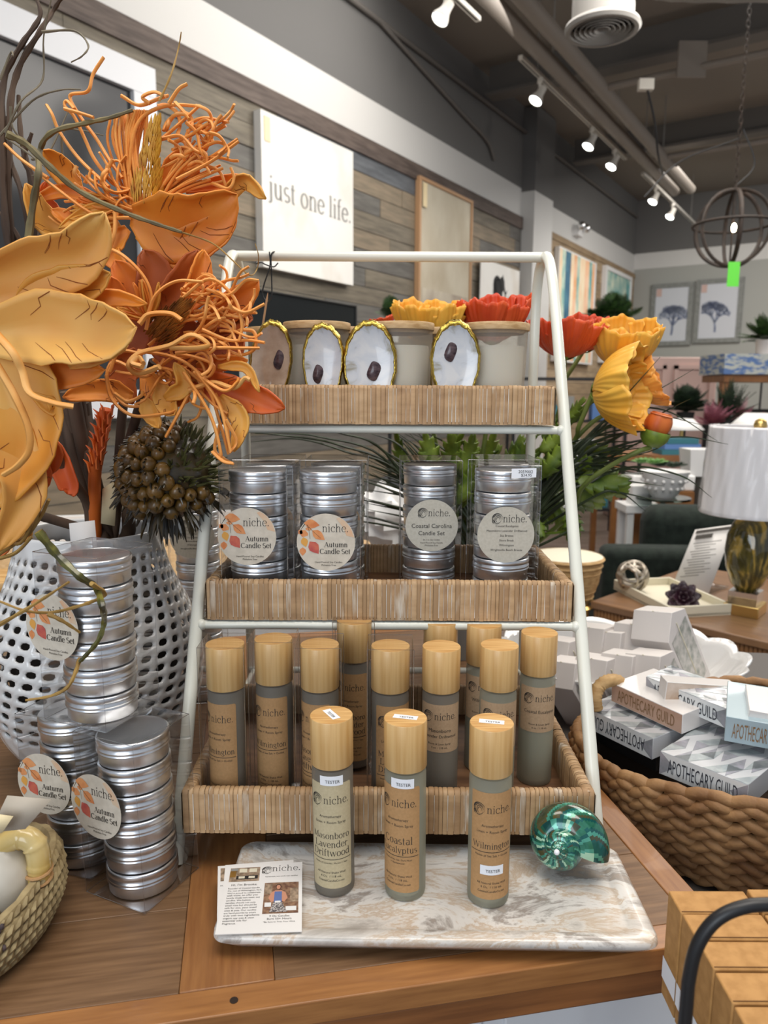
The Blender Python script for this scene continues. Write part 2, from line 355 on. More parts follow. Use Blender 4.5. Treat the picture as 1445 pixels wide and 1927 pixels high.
def labelpatch(r, a0, a1, z0, z1, c=.15):     # rounded label wrapped on a cylinder
    n = 16; pts = []; wd = (a1-a0)
    mb = MB(); rr = .0025
    def inset(t):
        x = min(t, 1-t)*wd*r
        return rr-math.sqrt(max(0, rr*rr-(rr-x)**2)) if x < rr else 0
    ts = [0, .008, .02, .04, .07]+[.1+.8*i/n for i in range(n+1)]+[.93, .96, .98, .992, 1]
    vs = []
    for t in ts:
        a = a0+wd*t; i = inset(t); vs += [(r*sin(a), -r*cos(a), z0+i), (r*sin(a), -r*cos(a), z1-i)]
    mb.add(vs, [(2*k, 2*k+2, 2*k+3, 2*k+1) for k in range(len(ts)-1)], 0, True); return mb
# ---------------------------------------------------------------- the shop: floor, walls, ceiling
h = hexc
FZ = -.8
M.update(
 floor=pm('floor', h('5d4f48'), h('85766d'), 3, (1, 9, 1), rough=.4, lo=.3, hi=.7, rot=(0, 0, A33)),
 pl1=pm('pl1', h('5c5549'), h('7d7464'), 4, (1, 1, 10), rough=.7, lo=.3, hi=.7, bump=.1), pl2=pm('pl2', h('6d6353'), h('8c7d68'), 4, (1, 1, 10), rough=.7, lo=.3, hi=.7),
 pl3=pm('pl3', h('54514c'), h('6d6a64'), 4, (1, 1, 10), rough=.7, lo=.3, hi=.7), pl4=pm('pl4', h('505357'), h('64676b'), 4, (1, 1, 8), rough=.7),
 pt1=pm('pt1', h('9a8468'), h('b5a083'), 4, (1, 1, 9), rough=.7, lo=.3, hi=.7), pt2=pm('pt2', h('8d785e'), h('a38c6d'), 4, (1, 1, 9), rough=.7),
 trim=pm('trim', h('4b403a'), h('655850'), 5, (1, 1, 10), rough=.7), wall_white=pm('wall_white', h('d6d5d1'), rough=.8), wall_dark=pm('wall_dark', h('6c6b69'), rough=.8),
 ceil=pm('ceil', h('877f75'), rough=.85), beam=pm('beam', h('68645f'), rough=.7), pipe=pm('pipe', h('8a8279'), rough=.55), far_gray=pm('far_gray', h('a9aaa4'), rough=.8),
 fix=pm('fix', h('d8d3c9'), rough=.4), duct=pm('duct', h('8c8984'), rough=.5), wire_gray=pm('wire_gray', h('8a8782'), rough=.5), chrome=pm('chrome', (.8, .8, .8), rough=.15, metal=1),
 glow=pm('glow', (1, 1, 1), rough=.5, emit=(.93, 1, 1), es=14), glow_warm=pm('glow_warm', (1, 1, 1), rough=.5, emit=(1, .86, .6), es=18),
 canvas=pm('canvas', h('e2e0da'), h('c9bfae'), 2.2, (1, 1, .7), rough=.8, lo=.52, hi=.8, det=8), canvas_side=pm('canvas_side', h('9aa0ad'), rough=.8), gray_letters=pm('gray_letters', h('8c8b88'), rough=.8),
 gold=pm('gold', (.72, .5, .18), rough=.3, metal=1), wood_frame=pm('wood_frame', h('b48d67'), rough=.6), tag_paper=pm('tag_paper', h('e5d3a9'), rough=.8),
 screen=pm('screen', (.012, .014, .015), rough=.12), dark_bezel=pm('dark_bezel', (.02, .02, .02), rough=.4),
 white=pm('white', h('e9e8e6'), rough=.45), gray_cab=pm('gray_cab', h('8f908c'), rough=.5), pink=pm('pink', h('cfb0a6'), rough=.6), palm=pm('palm', h('22361c'), h('3c5b28'), 20, rough=.5),
 fol_dark=pm('fol_dark', h('16221a'), h('2c4028'), 18, rough=.6), fol_pink=pm('fol_pink', h('a86a78'), h('8a4f60'), 30, rough=.7), green_glass=film('green_glass', (.75, .9, .85), 1.5),
 walnut=pm('walnut', h('7f5430'), h('96683e'), 6, (1, 8, 1), rough=.4), teal=pm('teal', h('35707c'), rough=.6), blue=pm('blue', h('5b80b8'), rough=.6), red=pm('red', h('b5483c'), rough=.6),
)
def mroom(t=0): return Rz(ROOMZ)
def rbox(mb, a0, a1, t0, t1, z0, z1, mi=0):      # box in room coordinates
    c = RM((a0+a1)/2, (t0+t1)/2, (z0+z1)/2)
    return box(mb, (0, 0, 0), (t1-t0, a1-a0, z1-z0), Tm(*c) @ Rz(ROOMZ), mi)
mb = MB(); rbox(mb, -1.5, WF+.2, -.2, 9.5, FZ-.1, FZ); struct('floor', mb, M['floor'])
mb = MB(); rbox(mb, 1.2, WF+.2, -.2, 9.5, 3.62, 3.72); struct('ceiling', mb, M['ceil'])
ZP = 2.385
mb = MB(); rbox(mb, -1.5, WF+.2, -.12, 0, FZ, 2.76, 0); rbox(mb, -1.5, WF+.2, -.12, .0, 2.76, 3.66, 1); struct('wall_left', mb, [M['wall_white'], M['wall_dark']])
mb = MB(); rbox(mb, WF, WF+.12, -.12, 9.5, FZ, 2.53, 0); rbox(mb, WF, WF+.12, -.12, 9.5, 2.53, 2.78, 1); rbox(mb, WF, WF+.12, -.12, 9.5, 2.78, 3.66, 2)
struct('wall_back', mb, [M['far_gray'], M['wall_white'], M['wall_dark']])
def planks(name, a0, a1, z0, z1, mats, ph=.142):
    mb = MB(); z = z0
    while z < z1-.01:
        a = a0+rnd.uniform(-1.5, 0)
        while a < a1:
            L = rnd.uniform(1.2, 2.6); s, e = max(a, a0), min(a+L, a1)
            if e-s > .05: rbox(mb, s+.002, e-.002, 0, .018+rnd.uniform(-.003, .003), z+.003, min(z+ph, z1)-.003, rnd.choice([0, 0, 1, 1, 2, 2, 3] if len(mats) > 2 else [0, 1]))
            a += L
        z += ph
    struct(name, mb, [M[m] for m in mats])
planks('wall_left_planks', -1.4, 8.18, FZ, 2.32, ['pl1', 'pl2', 'pl3', 'pl4'])
planks('wall_left_planks', 8.78, 12.98, FZ, 2.40, ['pt1', 'pt2'], .16)
mb = MB(); rbox(mb, -1.4, 8.18, 0, .035, 2.315, 2.445); struct('trim_1', mb, M['trim'])
mb = MB(); rbox(mb, 8.78, 12.98, 0, .03, 2.38, 2.455); struct('trim_2', mb, M['pt2'])
mb = MB(); rbox(mb, 8.19, 8.76, 0, .16, FZ, 2.72, 0); rbox(mb, 8.19, 8.76, 0, .16, 2.72, 3.60, 1); struct('wall_left_column', mb, [M['wall_white'], M['wall_dark']])
# ceiling work
def tubeobj(name, label, cat, pts, r, m, seg=10, parent=None, group=None):
    mb = MB(); tube(mb, pts, r, seg); o = obj(name, mb, m, parent)
    if label: tag(o, label, cat, group)
    return o
for t_, a0, a1, lb in ((1.2, 1.6, 10.2, 'left-hand of two long ceiling pipes running down the shop'), (1.39, 1.6, 10.2, 'right-hand of two long ceiling pipes running down the shop')):
    p = tubeobj('ceiling_pipe', lb, 'pipe', [RM(a0, t_, 3.0), RM(a1, t_, 3.0)], .058, M['pipe'], 14, group='long ceiling pipes')
    for a in (3.1, 5.9, 8.7): tubeobj('pipe_hanger', None, None, [RM(a, t_, 3.05), RM(a, t_, 3.62)], .006, M['wire_gray'], 6, p)
mb = MB(); tube(mb, [RM(-1, .03, 3.345), RM(12.9, .03, 3.345)], .022, 8); o = obj('wall_conduit', mb, M['beam']); tag(o, 'thin grey conduit running along the top of the plank wall', 'conduit')
mb = MB(); tube(mb, crom([RM(5.2, .03, 3.35), RM(6.6, .03, 3.1), RM(7.2, .03, 3.0), RM(7.4, .03, 2.86)], 6), .018, 8); o = obj('wall_conduit', mb, M['beam']); tag(o, 'short grey conduit dropping down the dark wall above the white band', 'conduit')
for i, a in enumerate((7.1, 9.6)):
    mb = MB(); rbox(mb, a-.02, a+.02, .1, 9.3, 3.36, 3.62); rbox(mb, a-.09, a+.09, .1, 9.3, 3.34, 3.37)
    struct('trim_%d' % (3+i), mb, M['beam'])
for i, (a, z) in enumerate(((6.55, 3.0), (8.7, 3.0))):
    tubeobj('sprinkler_pipe', ['grey cross pipe nearest the round ceiling diffuser', 'grey cross pipe behind the pendant chain'][i], 'pipe', [RM(a, 1.3, z), RM(a, 9.2, z)], .028, M['pipe'], 10, group='cross pipes')
mb = MB(); b = RM(6.5, 2.1, 3.05); box(mb, b, (.22, .02, .26), None); o = obj('junction_plate', mb, M['pipe']); tag(o, 'square grey bracket plate above the cross pipe', 'bracket')
# round supply diffuser and its duct
dc = PY(1133, 52, 4.05); dc = PY(1133, 60, 4.0)
df = thing('ceiling_diffuser', 'round grey air diffuser with ring vanes hanging from the ceiling', 'air vent', dc)
mb = MB(); lathe(mb, [(.155, .0), (.175, .0), (.185, .015), (.178, .03), (.150, .045), (.148, .24)], 48, Tm(*dc)); obj('collar', mb, M['duct'], df)
for k in range(6):
    r0 = .025+k*.024; mb = MB(); lathe(mb, [(r0, .03), (r0+.012, .004), (r0+.014, .006), (r0+.004, .034)], 40, Tm(*dc)); obj('vane', mb, M['duct'], df)
mb = MB(); lathe(mb, [(0, .05), (.15, .05)], 32, Tm(*dc)); obj('dark_inner_plate', mb, M['black_matte'], df)
d1 = dc+Vector((0, 0, .24)); d2 = PY(1300, -60, 4.3); dp = crom([d1, d1+Vector((0, 0, .1)), d1+Vector((.15, .05, .2)), d2+Vector((-.2, 0, .05)), d2, d2+Vector((1.2, .3, .15))], 10)
mb = MB(); tube(mb, dp, [.148+.004*(i % 2) for i in range(len(dp))], 24); obj('duct', mb, M['duct'], df)
# track lights
def track(label, P0, P1, heads, group='track light runs'):
    tk = thing('track_light', label, 'track light', P0, group=group); d = (P1-P0).normalized()
    mb = MB(); box(mb, (0, (P1-P0).length/2, 0), (.036, (P1-P0).length, .03), frame(P0, d.cross(Vector((0, 0, 1))), Vector((0, 0, 1)))); obj('rail', mb, M['fix'], tk)
    mb = MB(); box(mb, (0, (P1-P0).length/2, -.0155), (.014, (P1-P0).length-.04, .002), frame(P0, d.cross(Vector((0, 0, 1))), Vector((0, 0, 1)))); obj('rail_slot', mb, M['dark_bezel'], tk)
    for f in (.12, .88):
        q = P0.lerp(P1, f); mb = MB(); tube(mb, [q, Vector((q.x, q.y, 3.62))], .004, 6); obj('hanger', mb, M['wire_gray'], tk)
    for f in heads:
        q = P0.lerp(P1, f)+Vector((0, 0, -.02)); aim = (-NN*.3-DD*.42+Vector((0, 0, -.8))).normalized(); e = q+Vector((0, 0, -.11))
        mb = MB(); box(mb, q+Vector((0, 0, -.01)), (.035, .06, .035)); tube(mb, [q, e], .012, 8)
        hd = obj('lamp_head', mb, M['fix'], tk)
        F = frame(e-aim*.04, Vector((0, 0, 1)), aim); mb = MB(); lathe(mb, [(0, -.02), (.03, -.02), (.033, .03), (.036, .05), (.058, .10), (.058, .112), (.052, .112)], 24, F); obj('lamp_can', mb, M['fix'], hd)
        mb = MB(); lathe(mb, [(.052, .106), (.03, .114), (0, .117)], 24, F); obj('bulb_face', mb, M['glow'], hd)
        lamp('spot', 'SPOT', e+aim*.12, 20, (1.0, .97, .92), .05, None, e+aim, 95, .7)
track('white track light rail with three lit spots, nearer of the two full rails', RM(5.64, 1.045, 3.0), RM(8.53, 1.045, 3.0), (.14, .6, .86))
track('white track light rail with two lit spots beside the cage pendant', RM(9.2, 1.06, 3.0), RM(12.3, 1.06, 3.0), (.2, .5))
track('white track light rail cut off by the top of the picture', RM(2.6, 1.03, 3.0), RM(4.95, 1.03, 3.0), (.8,))
# cable, socket and cord
j = PY(1215, 160, 5.5); mb = MB(); box(mb, j, (.1, .05, .07)); o = obj('ceiling_socket', mb, M['fix']); tag(o, 'small white ceiling socket with a black cord hanging from it', 'socket')
mb = MB(); tube(mb, crom([PY(1218, 168, 5.5), PY(1232, 230, 5.6), PY(1238, 290, 5.8), PY(1248, 330, 6.2)], 8), .008, 6); o = obj('power_cord', mb, M['black']); tag(o, 'black cord drooping from the ceiling socket', 'cord')
# cage pendant
pc = PY(1378, 430, 4.6); pr = .215
pd = thing('cage_pendant', 'round rusty metal cage pendant lamp hanging on a chain', 'pendant lamp', pc)
M['rust'] = pm('rust', h('3a2c22'), h('221a14'), 30, rough=.6)
for k in range(3):
    a = k*pi/3+.3; mb = MB(); tube(mb, [pc+Vector((pr*cos(t)*cos(a), pr*cos(t)*sin(a), pr*sin(t))) for t in [2*pi*i/40 for i in range(40)]], .008, 8, closed=True, flat=1.6); obj('cage_hoop', mb, M['rust'], pd)
mb = MB(); tube(mb, [pc+Vector((pr*1.03*cos(t), pr*1.03*sin(t), .02)) for t in [2*pi*i/40 for i in range(40)]], .008, 8, closed=True); obj('cage_hoop', mb, M['rust'], pd)
mb = MB(); tube(mb, [pc+Vector((0, 0, pr+.03)), pc+Vector((0, 0, .03))], .01, 8); tube(mb, [pc+Vector((0, 0, -pr-.05)), pc+Vector((0, 0, -.02))], .006, 8); obj('stem', mb, M['rust'], pd)
mb = MB(); ball(mb, pc+Vector((0, -.02, 0)), (.014, .014, .026)); obj('bulb', mb, M['glow_warm'], pd)
mb = MB(); z = pc.z+pr+.03
k = 0
while z < 3.58:
    q = Vector((pc.x, pc.y, z)); tube(mb, [q+(Vector((1, 0, 0)) if k % 2 else Vector((0, 1, 0)))*.011*cos(t)+Vector((0, 0, .02*sin(t))) for t in [2*pi*i/8 for i in range(8)]], .0028, 4, closed=True); z += .032; k += 1
obj('chain', mb, M['rust'], pd)
mb = MB(); tube(mb, crom([pc+Vector((0, 0, pr+.02)), pc+Vector((.1, 0, .36)), pc+Vector((.02, 0, .55))], 8), .004, 6); tube(mb, crom([pc+Vector((0, 0, .5)), pc+Vector((-.3, .1, .4)), pc+Vector((-.5, .1, .2))], 8), .004, 6); obj('cord', mb, M['black'], pd)
mb = MB(); tp = PY(1380, 516, 4.45); box(mb, tp, (.068, .002, .138)); o = obj('price_tag', mb, pm('green_tag', h('5fcf3f'), rough=.6)); tag(o, 'bright green paper tag under the cage pendant', 'tag')
# ---------------------------------------------------------------- wall things
def wallart(name, label, cat, a0, a1, z0, z1, th, mats, fr=0, group=None, t=.02, fm=None):
    o = thing(name, label, cat, RM((a0+a1)/2, t, (z0+z1)/2), group=group)
    mb = MB(); rbox(mb, a0+fr, a1-fr, t, t+th*(.7 if fr else 1), z0+fr, z1-fr); obj('canvas', mb, mats, o)
    if fr:
        for q in ((a0, a1, z0, z0+fr), (a0, a1, z1-fr, z1), (a0, a0+fr, z0+fr, z1-fr), (a1-fr, a1, z0+fr, z1-fr)):
            mb = MB(); rbox(mb, q[0], q[1], t, t+th, q[2], q[3]); obj('frame_bar', mb, fm, o, bevel=.003)
    return o
def wallface(a, z, t): return Tm(*RM(a, t, z)) @ Rz(ROOMZ+pi/2)      # x to the right along the wall, -y into the room
cv = wallart('canvas_print', 'large whitewashed canvas reading just one life. on the plank wall', 'wall art', 3.80, 4.815, 1.305, 2.27, .06, [M['canvas']])
mb = MB(); q = MB()
put(q, serif('just one life.', .93, thick=.1, thin=.035), 0, 0); upright(q, wallface(4.325, 1.755, .0815), .001); obj('lettering', q, M['gray_letters'], cv)
mb = MB(); rbox(mb, 3.83, 3.885, .082, .085, 2.09, 2.24); obj('price_tag', mb, M['tag_paper'], cv)
M['art_tan'] = pm('art_tan', h('c9c1ad'), h('a89a82'), 2.5, (1, 1, .6), rough=.8, det=8, lo=.35, hi=.75)
w2 = wallart('framed_painting', 'tall cream abstract painting in a thin wood frame on the plank wall', 'painting', 5.83, 6.86, .85, 2.345, .05, M['art_tan'], .03, fm=M['wood_frame'])
mb = MB(); rbox(mb, 5.90, 6.79, .056, .060, .9, 1.42); obj('brown_ground', mb, pm('art_ground', h('9d8f80'), h('c4bba8'), 3, (1, 1, .5), rough=.8, det=10, lo=.4, hi=.6), w2)
mb = MB(); rbox(mb, 5.88, 5.95, .07, .073, 2.1, 2.3); obj('price_tag', mb, M['tag_paper'], w2)
bn = wallart('fabric_banner', 'cream hanging cloth with a black elephant silhouette', 'wall hanging', 7.06, 8.05, .9, 1.84, .01, M['canvas'], t=.06)
e = MB()
for cx, cy, rx, ry in ((0, 0, .12, .15), (.1, .09, .07, .08), (-.02, .07, .1, .1)): poly(e, disc(rx, 20, cx, cy, ry))
for x in (-.09, -.03, .06, .1): poly(e, [(x-.02, -.05), (x+.02, -.05), (x+.018, -.3), (x-.018, -.3)])
ribbon(e, [(.15, .08), (.19, 0), (.2, -.08), (.25, -.09), (.28, -.02)], lambda a, b, c: .035-.02*c); poly(e, [(.14, .02), (.22, .0), (.24, .05), (.2, .02)]); poly(e, [(.06, .1), (.12, .2), (.15, .12)])
upright(e, wallface(7.48, 1.55, .071), .001); obj('elephant_silhouette', e, M['black_matte'], bn)
a3 = wallart('abstract_painting', 'colourful abstract painting of vertical blue, cream and orange bands', 'painting', 9.22, 10.72, .9, 2.3, .06, M['white'], t=.03)
M['band_b'] = pm('band_b', h('4c7f93'), h('27506e'), 4, rough=.7); M['band_o'] = pm('band_o', h('e2a878'), h('f0cdb0'), 4, rough=.7); M['band_t'] = pm('band_t', h('58a0a0'), h('d7e0c8'), 4, rough=.7); M['band_c'] = pm('band_c', h('efe2c4'), h('e9c8a0'), 4, rough=.7)
bw = [('band_c', .10), ('band_t', .12), ('band_b', .2), ('band_c', .12), ('band_o', .13), ('band_t', .1), ('band_c', .22), ('band_o', .18), ('band_t', .12), ('band_o', .12)]
a = 9.24; L = {k: MB() for k in ('band_b', 'band_o', 'band_t', 'band_c')}
for k, (m_, ww) in enumerate(bw):
    z = .92
    L[m_].add([tuple(RM(a+(ww*(j % 2)), .0915, z+(1.36*(j//2)))) for j in range(4)], [(0, 1, 3, 2)], 0, False)
    a += ww
for k, q in L.items(): obj('painted_bands', q, M[k], a3)
wallart('abstract_painting', 'green abstract painting in a white frame nearest the far corner', 'painting', 11.2, 12.6, .95, 2.35, .07, M['band_t'], .06, fm=M['white'])
M['mirror'] = pm('mirror', (.035, .036, .038), rough=.12, spec=.25)  # dark reflection of planks and ceiling is put into the base colour
mr = wallart('framed_mirror', 'thick white box frame with a mirror glass toned dark as its reflection, behind the orange flowers', 'mirror', 1.3, 2.93, .35, 2.2, .10, M['mirror'], .15, t=.02, fm=M['white_paint'])
tv = wallart('television', 'wide dark screen on the plank wall below the lettered canvas', 'television', 3.35, 4.87, .3, 1.16, .05, M['screen'], .012, t=.03, fm=M['dark_bezel'])
em = thing('emergency_light', 'white emergency light with two lamp heads above the tan planks', 'emergency light', RM(10.02, .05, 2.61))
mb = MB(); rbox(mb, 9.92, 10.12, .0, .08, 2.55, 2.68); obj('housing', mb, M['white'], em)
for s in (-.1, .1):
    mb = MB(); q = RM(10.02+s, .12, 2.66); ball(mb, q, .055, 12, 8); obj('lamp_head', mb, M['chrome'], em)
# two coral prints on the far wall
M['gray_frame'] = pm('gray_frame', h('7c7e7a'), h('8d8f8b'), 20, rough=.7); M['print_paper'] = pm('print_paper', h('cfd2d8'), rough=.7); M['coral'] = pm('coral', h('66708c'), h('9aa2b4'), 9, rough=.8)
for i, (t0, t1, z0, z1) in enumerate(((.315, .97, 1.275, 2.265), (1.005, 1.70, 1.30, 2.285))):
    o = thing('coral_print', ['framed blue-grey coral print, the one nearer the wall corner', 'framed blue-grey coral print partly behind the green tag'][i], 'print', RM(WF-.03, (t0+t1)/2, (z0+z1)/2), group='framed coral prints')
    mb = MB(); rbox(mb, WF-.03, WF-.01, t0+.06, t1-.06, z0+.06, z1-.06); obj('print', mb, M['print_paper'], o)
    for q in ((t0, t1, z0, z0+.07), (t0, t1, z1-.07, z1), (t0, t0+.07, z0+.07, z1-.07), (t1-.07, t1, z0+.07, z1-.07)):
        mb = MB(); rbox(mb, WF-.05, WF-.005, q[0], q[1], q[2], q[3]); obj('frame_bar', mb, M['gray_frame'], o)
    e = MB(); cx = 0; rr = random.Random(3+i)
    def br(x, y, a_, l, d):
        x2, y2 = x+l*cos(a_), y+l*sin(a_); ribbon(e, [(x, y), ((x+x2)/2+.004, (y+y2)/2), (x2, y2)], lambda p, q_, r_: .008+.006*d)
        if d:
            for s in (-.55, -.2, .2, .55): br(x2, y2, a_+s+rr.uniform(-.12, .12), l*rr.uniform(.68, .85), d-1)
    br(.02-.05*i, -.33, 1.5+.15*i, .15, 4)
    F = Tm(*RM(WF-.031, (t0+t1)/2, (z0+z1)/2)) @ Rz(ROOMZ); e.v = [(max(-.25, min(.25, x)), max(-.38, min(.38, y)), 0) for x, y, z_ in e.v]; upright(e, F, .002); obj('coral_drawing', e, M['coral'], o)
    mb = MB(); rbox(mb, WF-.036, WF-.032, t0+.08, t0+.16, z1-.2, z1-.08); obj('price_tag', mb, M['pink'], o)
# ---------------------------------------------------------------- plants, shop furniture further back
def frond(mb, base, tip, wd, n=9, droop=.15, leaf=.5):
    base, tip = Vector(base), Vector(tip); d = tip-base; L = d.length; sp = [base+d*(i/12)+Vector((0, 0, -droop*L*(i/12)**2)) for i in range(13)]
    tube(mb, sp, [.004*L+.001]*13, 4); side = d.cross(Vector((0, 0, 1))).normalized()
    for i in range(2, 13):
        for s in (-1, 1):
            l = wd*sin(pi*min(1, .15+i/14)); q = sp[i]; e_ = q+side*s*l+d.normalized()*l*.7+Vector((0, 0, -.2*l))
            m_ = q.lerp(e_, .5)+Vector((0, 0, .08*l)); a_ = d.normalized()*l*.09*leaf*2
            mb.add([q-a_, q+a_, m_+a_*1.6, e_, m_-a_*1.6], [(0, 1, 2, 4), (4, 2, 3)], 0, False)
def bushy(name, label, c, r, m, n=14, pot=None, up=.8, wd=.35, seed=1, stuff=None, spread=1.0):
    rr = random.Random(seed); o = thing(name, label, 'plant', c)
    mb = MB()
    for i in range(n):
        a = rr.uniform(0, 2*pi); e_ = rr.uniform(.1, up*1.4); d = Vector((cos(a)*cos(e_)*spread, sin(a)*cos(e_)*spread, sin(e_)))*r*rr.uniform(.7, 1.1)
        frond(mb, c, Vector(c)+d, r*wd)
    obj('foliage', mb, m, o)
    dark = pot is None; pot = pot or (.07, .12)
    if pot:
        mb = MB(); tube(mb, [(c[0], c[1], c[2]-pot[1]), (c[0], c[1], FZ+.02)], .012, 8); lathe(mb, [(0, 0), (.10, 0), (.10, .012), (.012, .03)], 20, Tm(c[0], c[1], FZ)); obj('plant_stand', mb, M['black'], o)
        mb = MB(); lathe(mb, [(0, -pot[1]), (pot[0]*.75, -pot[1]), (pot[0], 0), (pot[0]*.9, 0), (pot[0]*.85, -.02), (0, -.02)], 24, Tm(*c)); obj('pot', mb, M['black_matte'] if dark else M['white'], o)
    return o
q = PY(735, 600, 4.6); bushy('potted_palm', 'green palm tuft against the plank wall beside the dark screen', q, .16, M['palm'], 18, (.06, .14), 1.2)
q = PY(1150, 612, 8.5); bushy('potted_palm', 'dark green palm on top of the shelf under the green painting', q, .42, M['palm'], 60, (.12, .2), 1.2)
def stand(o, c, w_, d_, top, m, legs=True, nm='table_top'):
    mb = MB(); box(mb, (c[0], c[1], top-.02), (w_, d_, .04)); obj(nm, mb, m, o)
    if legs:
        for sx in (-1, 1):
            for sy in (-1, 1):
                mb = MB(); box(mb, (c[0]+sx*(w_/2-.03), c[1]+sy*(d_/2-.03), (top+FZ)/2-.02), (.035, .035, top-FZ-.04)); obj('leg', mb, m, o)
# open shelf with bottles and books behind the red poppy
sc = PY(1068, 700, 6.8); sh = thing('display_shelf', 'black open shelving full of small goods behind the red poppy', 'shelf', (sc.x, sc.y, FZ)); g = 'small goods on the black shelving'
for z in (-.55, -.15, .25, .62): mb = MB(); box(mb, (sc.x, sc.y, z), (1.0, .35, .025)); obj('shelf_board', mb, M['black'], sh)
for sx in (-.5, .5):
    for sy in (-.16, .16): mb = MB(); box(mb, (sc.x+sx, sc.y+sy, (.75+FZ)/2), (.025, .025, .75-FZ)); obj('post', mb, M['black'], sh)
cols = ['pink', 'white', 'teal', 'blue', 'red', 'gray_cab', 'white', 'pink']; names = {'pink': 'pink', 'white': 'white', 'teal': 'teal', 'blue': 'blue', 'red': 'red', 'gray_cab': 'grey'}
lv = ['lowest', 'second', 'third', 'top']; rr = random.Random(5)
for li, z in enumerate((-.55, -.15, .25)):
    x = sc.x-.44
    for k in range(7):
        m_ = cols[(k*3+li*2) % 8]; hh = rr.uniform(.12, .28); ww = rr.uniform(.06, .11); mb = MB()
        if k % 2:
            box(mb, (x+ww/2, sc.y-.05, z+.0125+hh/2), (ww, .12, hh)); cat = 'box'
        else:
            lathe(mb, [(0, 0), (ww/2, 0), (ww/2, hh*.65), (ww/5, hh*.8), (ww/5, hh), (0, hh)], 16, Tm(x+ww/2, sc.y-.05, z+.0125)); cat = 'bottle'
        o = obj(cat, mb, M[m_]); tag(o, '%s %s on the %s board of the black shelving, item %s' % (names[m_], cat, lv[li], ['at its left end', 'next to the left end', 'third along', 'at its middle', 'right of the middle', 'next to the right end', 'at its right end'][k]), cat, g)
        x += .13
# pink hutch, framed panel, plants in front of it
hc = PY(1270, 760, 7.6)
hu = thing('pink_hutch', 'tall pale pink cabinet with moulded door panels at the back of the shop', 'cabinet', (hc.x, hc.y, FZ))
x0 = PY(1170, 700, 7.6).x; x1 = PY(1350, 700, 7.6).x; zt = PY(1250, 672, 7.6).z
mb = MB(); box(mb, ((x0+x1)/2, hc.y+.2, (zt+FZ)/2), (x1-x0, .4, zt-FZ)); obj('carcass', mb, M['pink'], hu, bevel=.01)
for k in range(2):
    xa = lerp(x0, x1, k/2)+.04; xb = lerp(x0, x1, (k+1)/2)-.04; d = MB()
    for (a_, b_, c_, e_) in ((xa, xb, zt-.12, zt-.08), (xa, xb, FZ+.1, FZ+.14), (xa, xa+.04, FZ+.1, zt-.08), (xb-.04, xb, FZ+.1, zt-.08)): box(d, ((a_+b_)/2, hc.y-.01, (c_+e_)/2), (b_-a_, .03, e_-c_))
    obj('door_moulding', d, M['pink'], hu)
M['seascape'] = pm('seascape', h('5f7fb4'), h('c3c8c2'), 12, (1, 1, 3), rough=.6, det=6, lo=.45, hi=.55)
pa = PY(1342, 668, 6.6); pb = PY(1500, 706, 6.6); mb = MB(); box(mb, ((pa.x+pb.x)/2, 6.62, (pa.z+pb.z)/2), (pb.x-pa.x, .5, pa.z-pb.z)); o = obj('wrapped_canvas', mb, M['seascape']); tag(o, 'blue and cream mottled canvas lying on the brown wooden console', 'canvas')
co = thing('wooden_console', 'brown wooden console frame under the mottled blue canvas', 'console', (pa.x+.4, 6.6, FZ))
mb = MB(); box(mb, ((pa.x+pb.x)/2+.02, 6.62, pb.z-.035), (pb.x-pa.x, .45, .06)); obj('top', mb, M['walnut'], co)
for x in (pa.x+.06, pb.x-.05): mb = MB(); box(mb, (x, 6.45, (pb.z-.06+FZ)/2), (.08, .08, pb.z-.06-FZ)); obj('leg', mb, M['walnut'], co)
mb = MB(); box(mb, ((pa.x+pb.x)/2, 6.8, (pb.z+FZ)/2-.1), (pb.x-pa.x-.1, .03, pb.z-FZ-.4)); obj('back_panel', mb, M['black_matte'], co)
bushy('potted_plant', 'dark bushy plant in a dark pot before the pink cabinet', PY(1290, 775, 6.0), .26, M['fol_dark'], 60, None, 1.5, .3, 4)
bushy('potted_plant', 'spiky dark grass plant right of the bushy one, before the console', PY(1368, 790, 5.6), .34, M['fol_dark'], 60, None, 1.5, .12, 5, spread=.7)
bushy('heather_plant', 'dusty pink feathery flowers between the two dark plants', PY(1340, 800, 5.45), .22, M['fol_pink'], 34, None, 1.4, .16, 6)
bushy('heather_plant', 'dusty pink feathery flowers leaning right above the white lamp shade', PY(1388, 790, 5.9), .26, M['fol_pink'], 24, None, 1.1, .14, 9)
bushy('potted_plant', 'pale green leafy plant at the right edge against the grey wall', PY(1440, 640, 8.5), .34, M['palm'], 40, (.1, .3), 1.4, .3, 8)
def smalllamp(label, u, vt, vb, Y, r, m_s, m_b, base):
    a_ = PY(u, vt, Y); b_ = PY(u, vb, Y); o = thing('table_lamp', label, 'lamp', (a_.x, Y, base)); hh = a_.z-b_.z
    mb = MB(); lathe(mb, [(r*.45, hh), (r, 0)], 28, Tm(a_.x, Y, b_.z)); obj('lamp_shade', mb, m_s, o, solid=.004)
    mb = MB(); tube(mb, [(a_.x, Y, base), (a_.x, Y, b_.z+hh*.8)], .012, 8); lathe(mb, [(0, 0), (.07, 0), (.07, .02), (0, .02)], 20, Tm(a_.x, Y, base)); obj('lamp_stem', mb, m_b, o)
t5 = PY(1290, 850, 4.9)
smalllamp('small lamp with a flared white shade and brass stem, before the pink cabinet', 1284, 788, 808, 4.9, .14, M['white'], M['gold'], PY(1284, 848, 4.9).z)
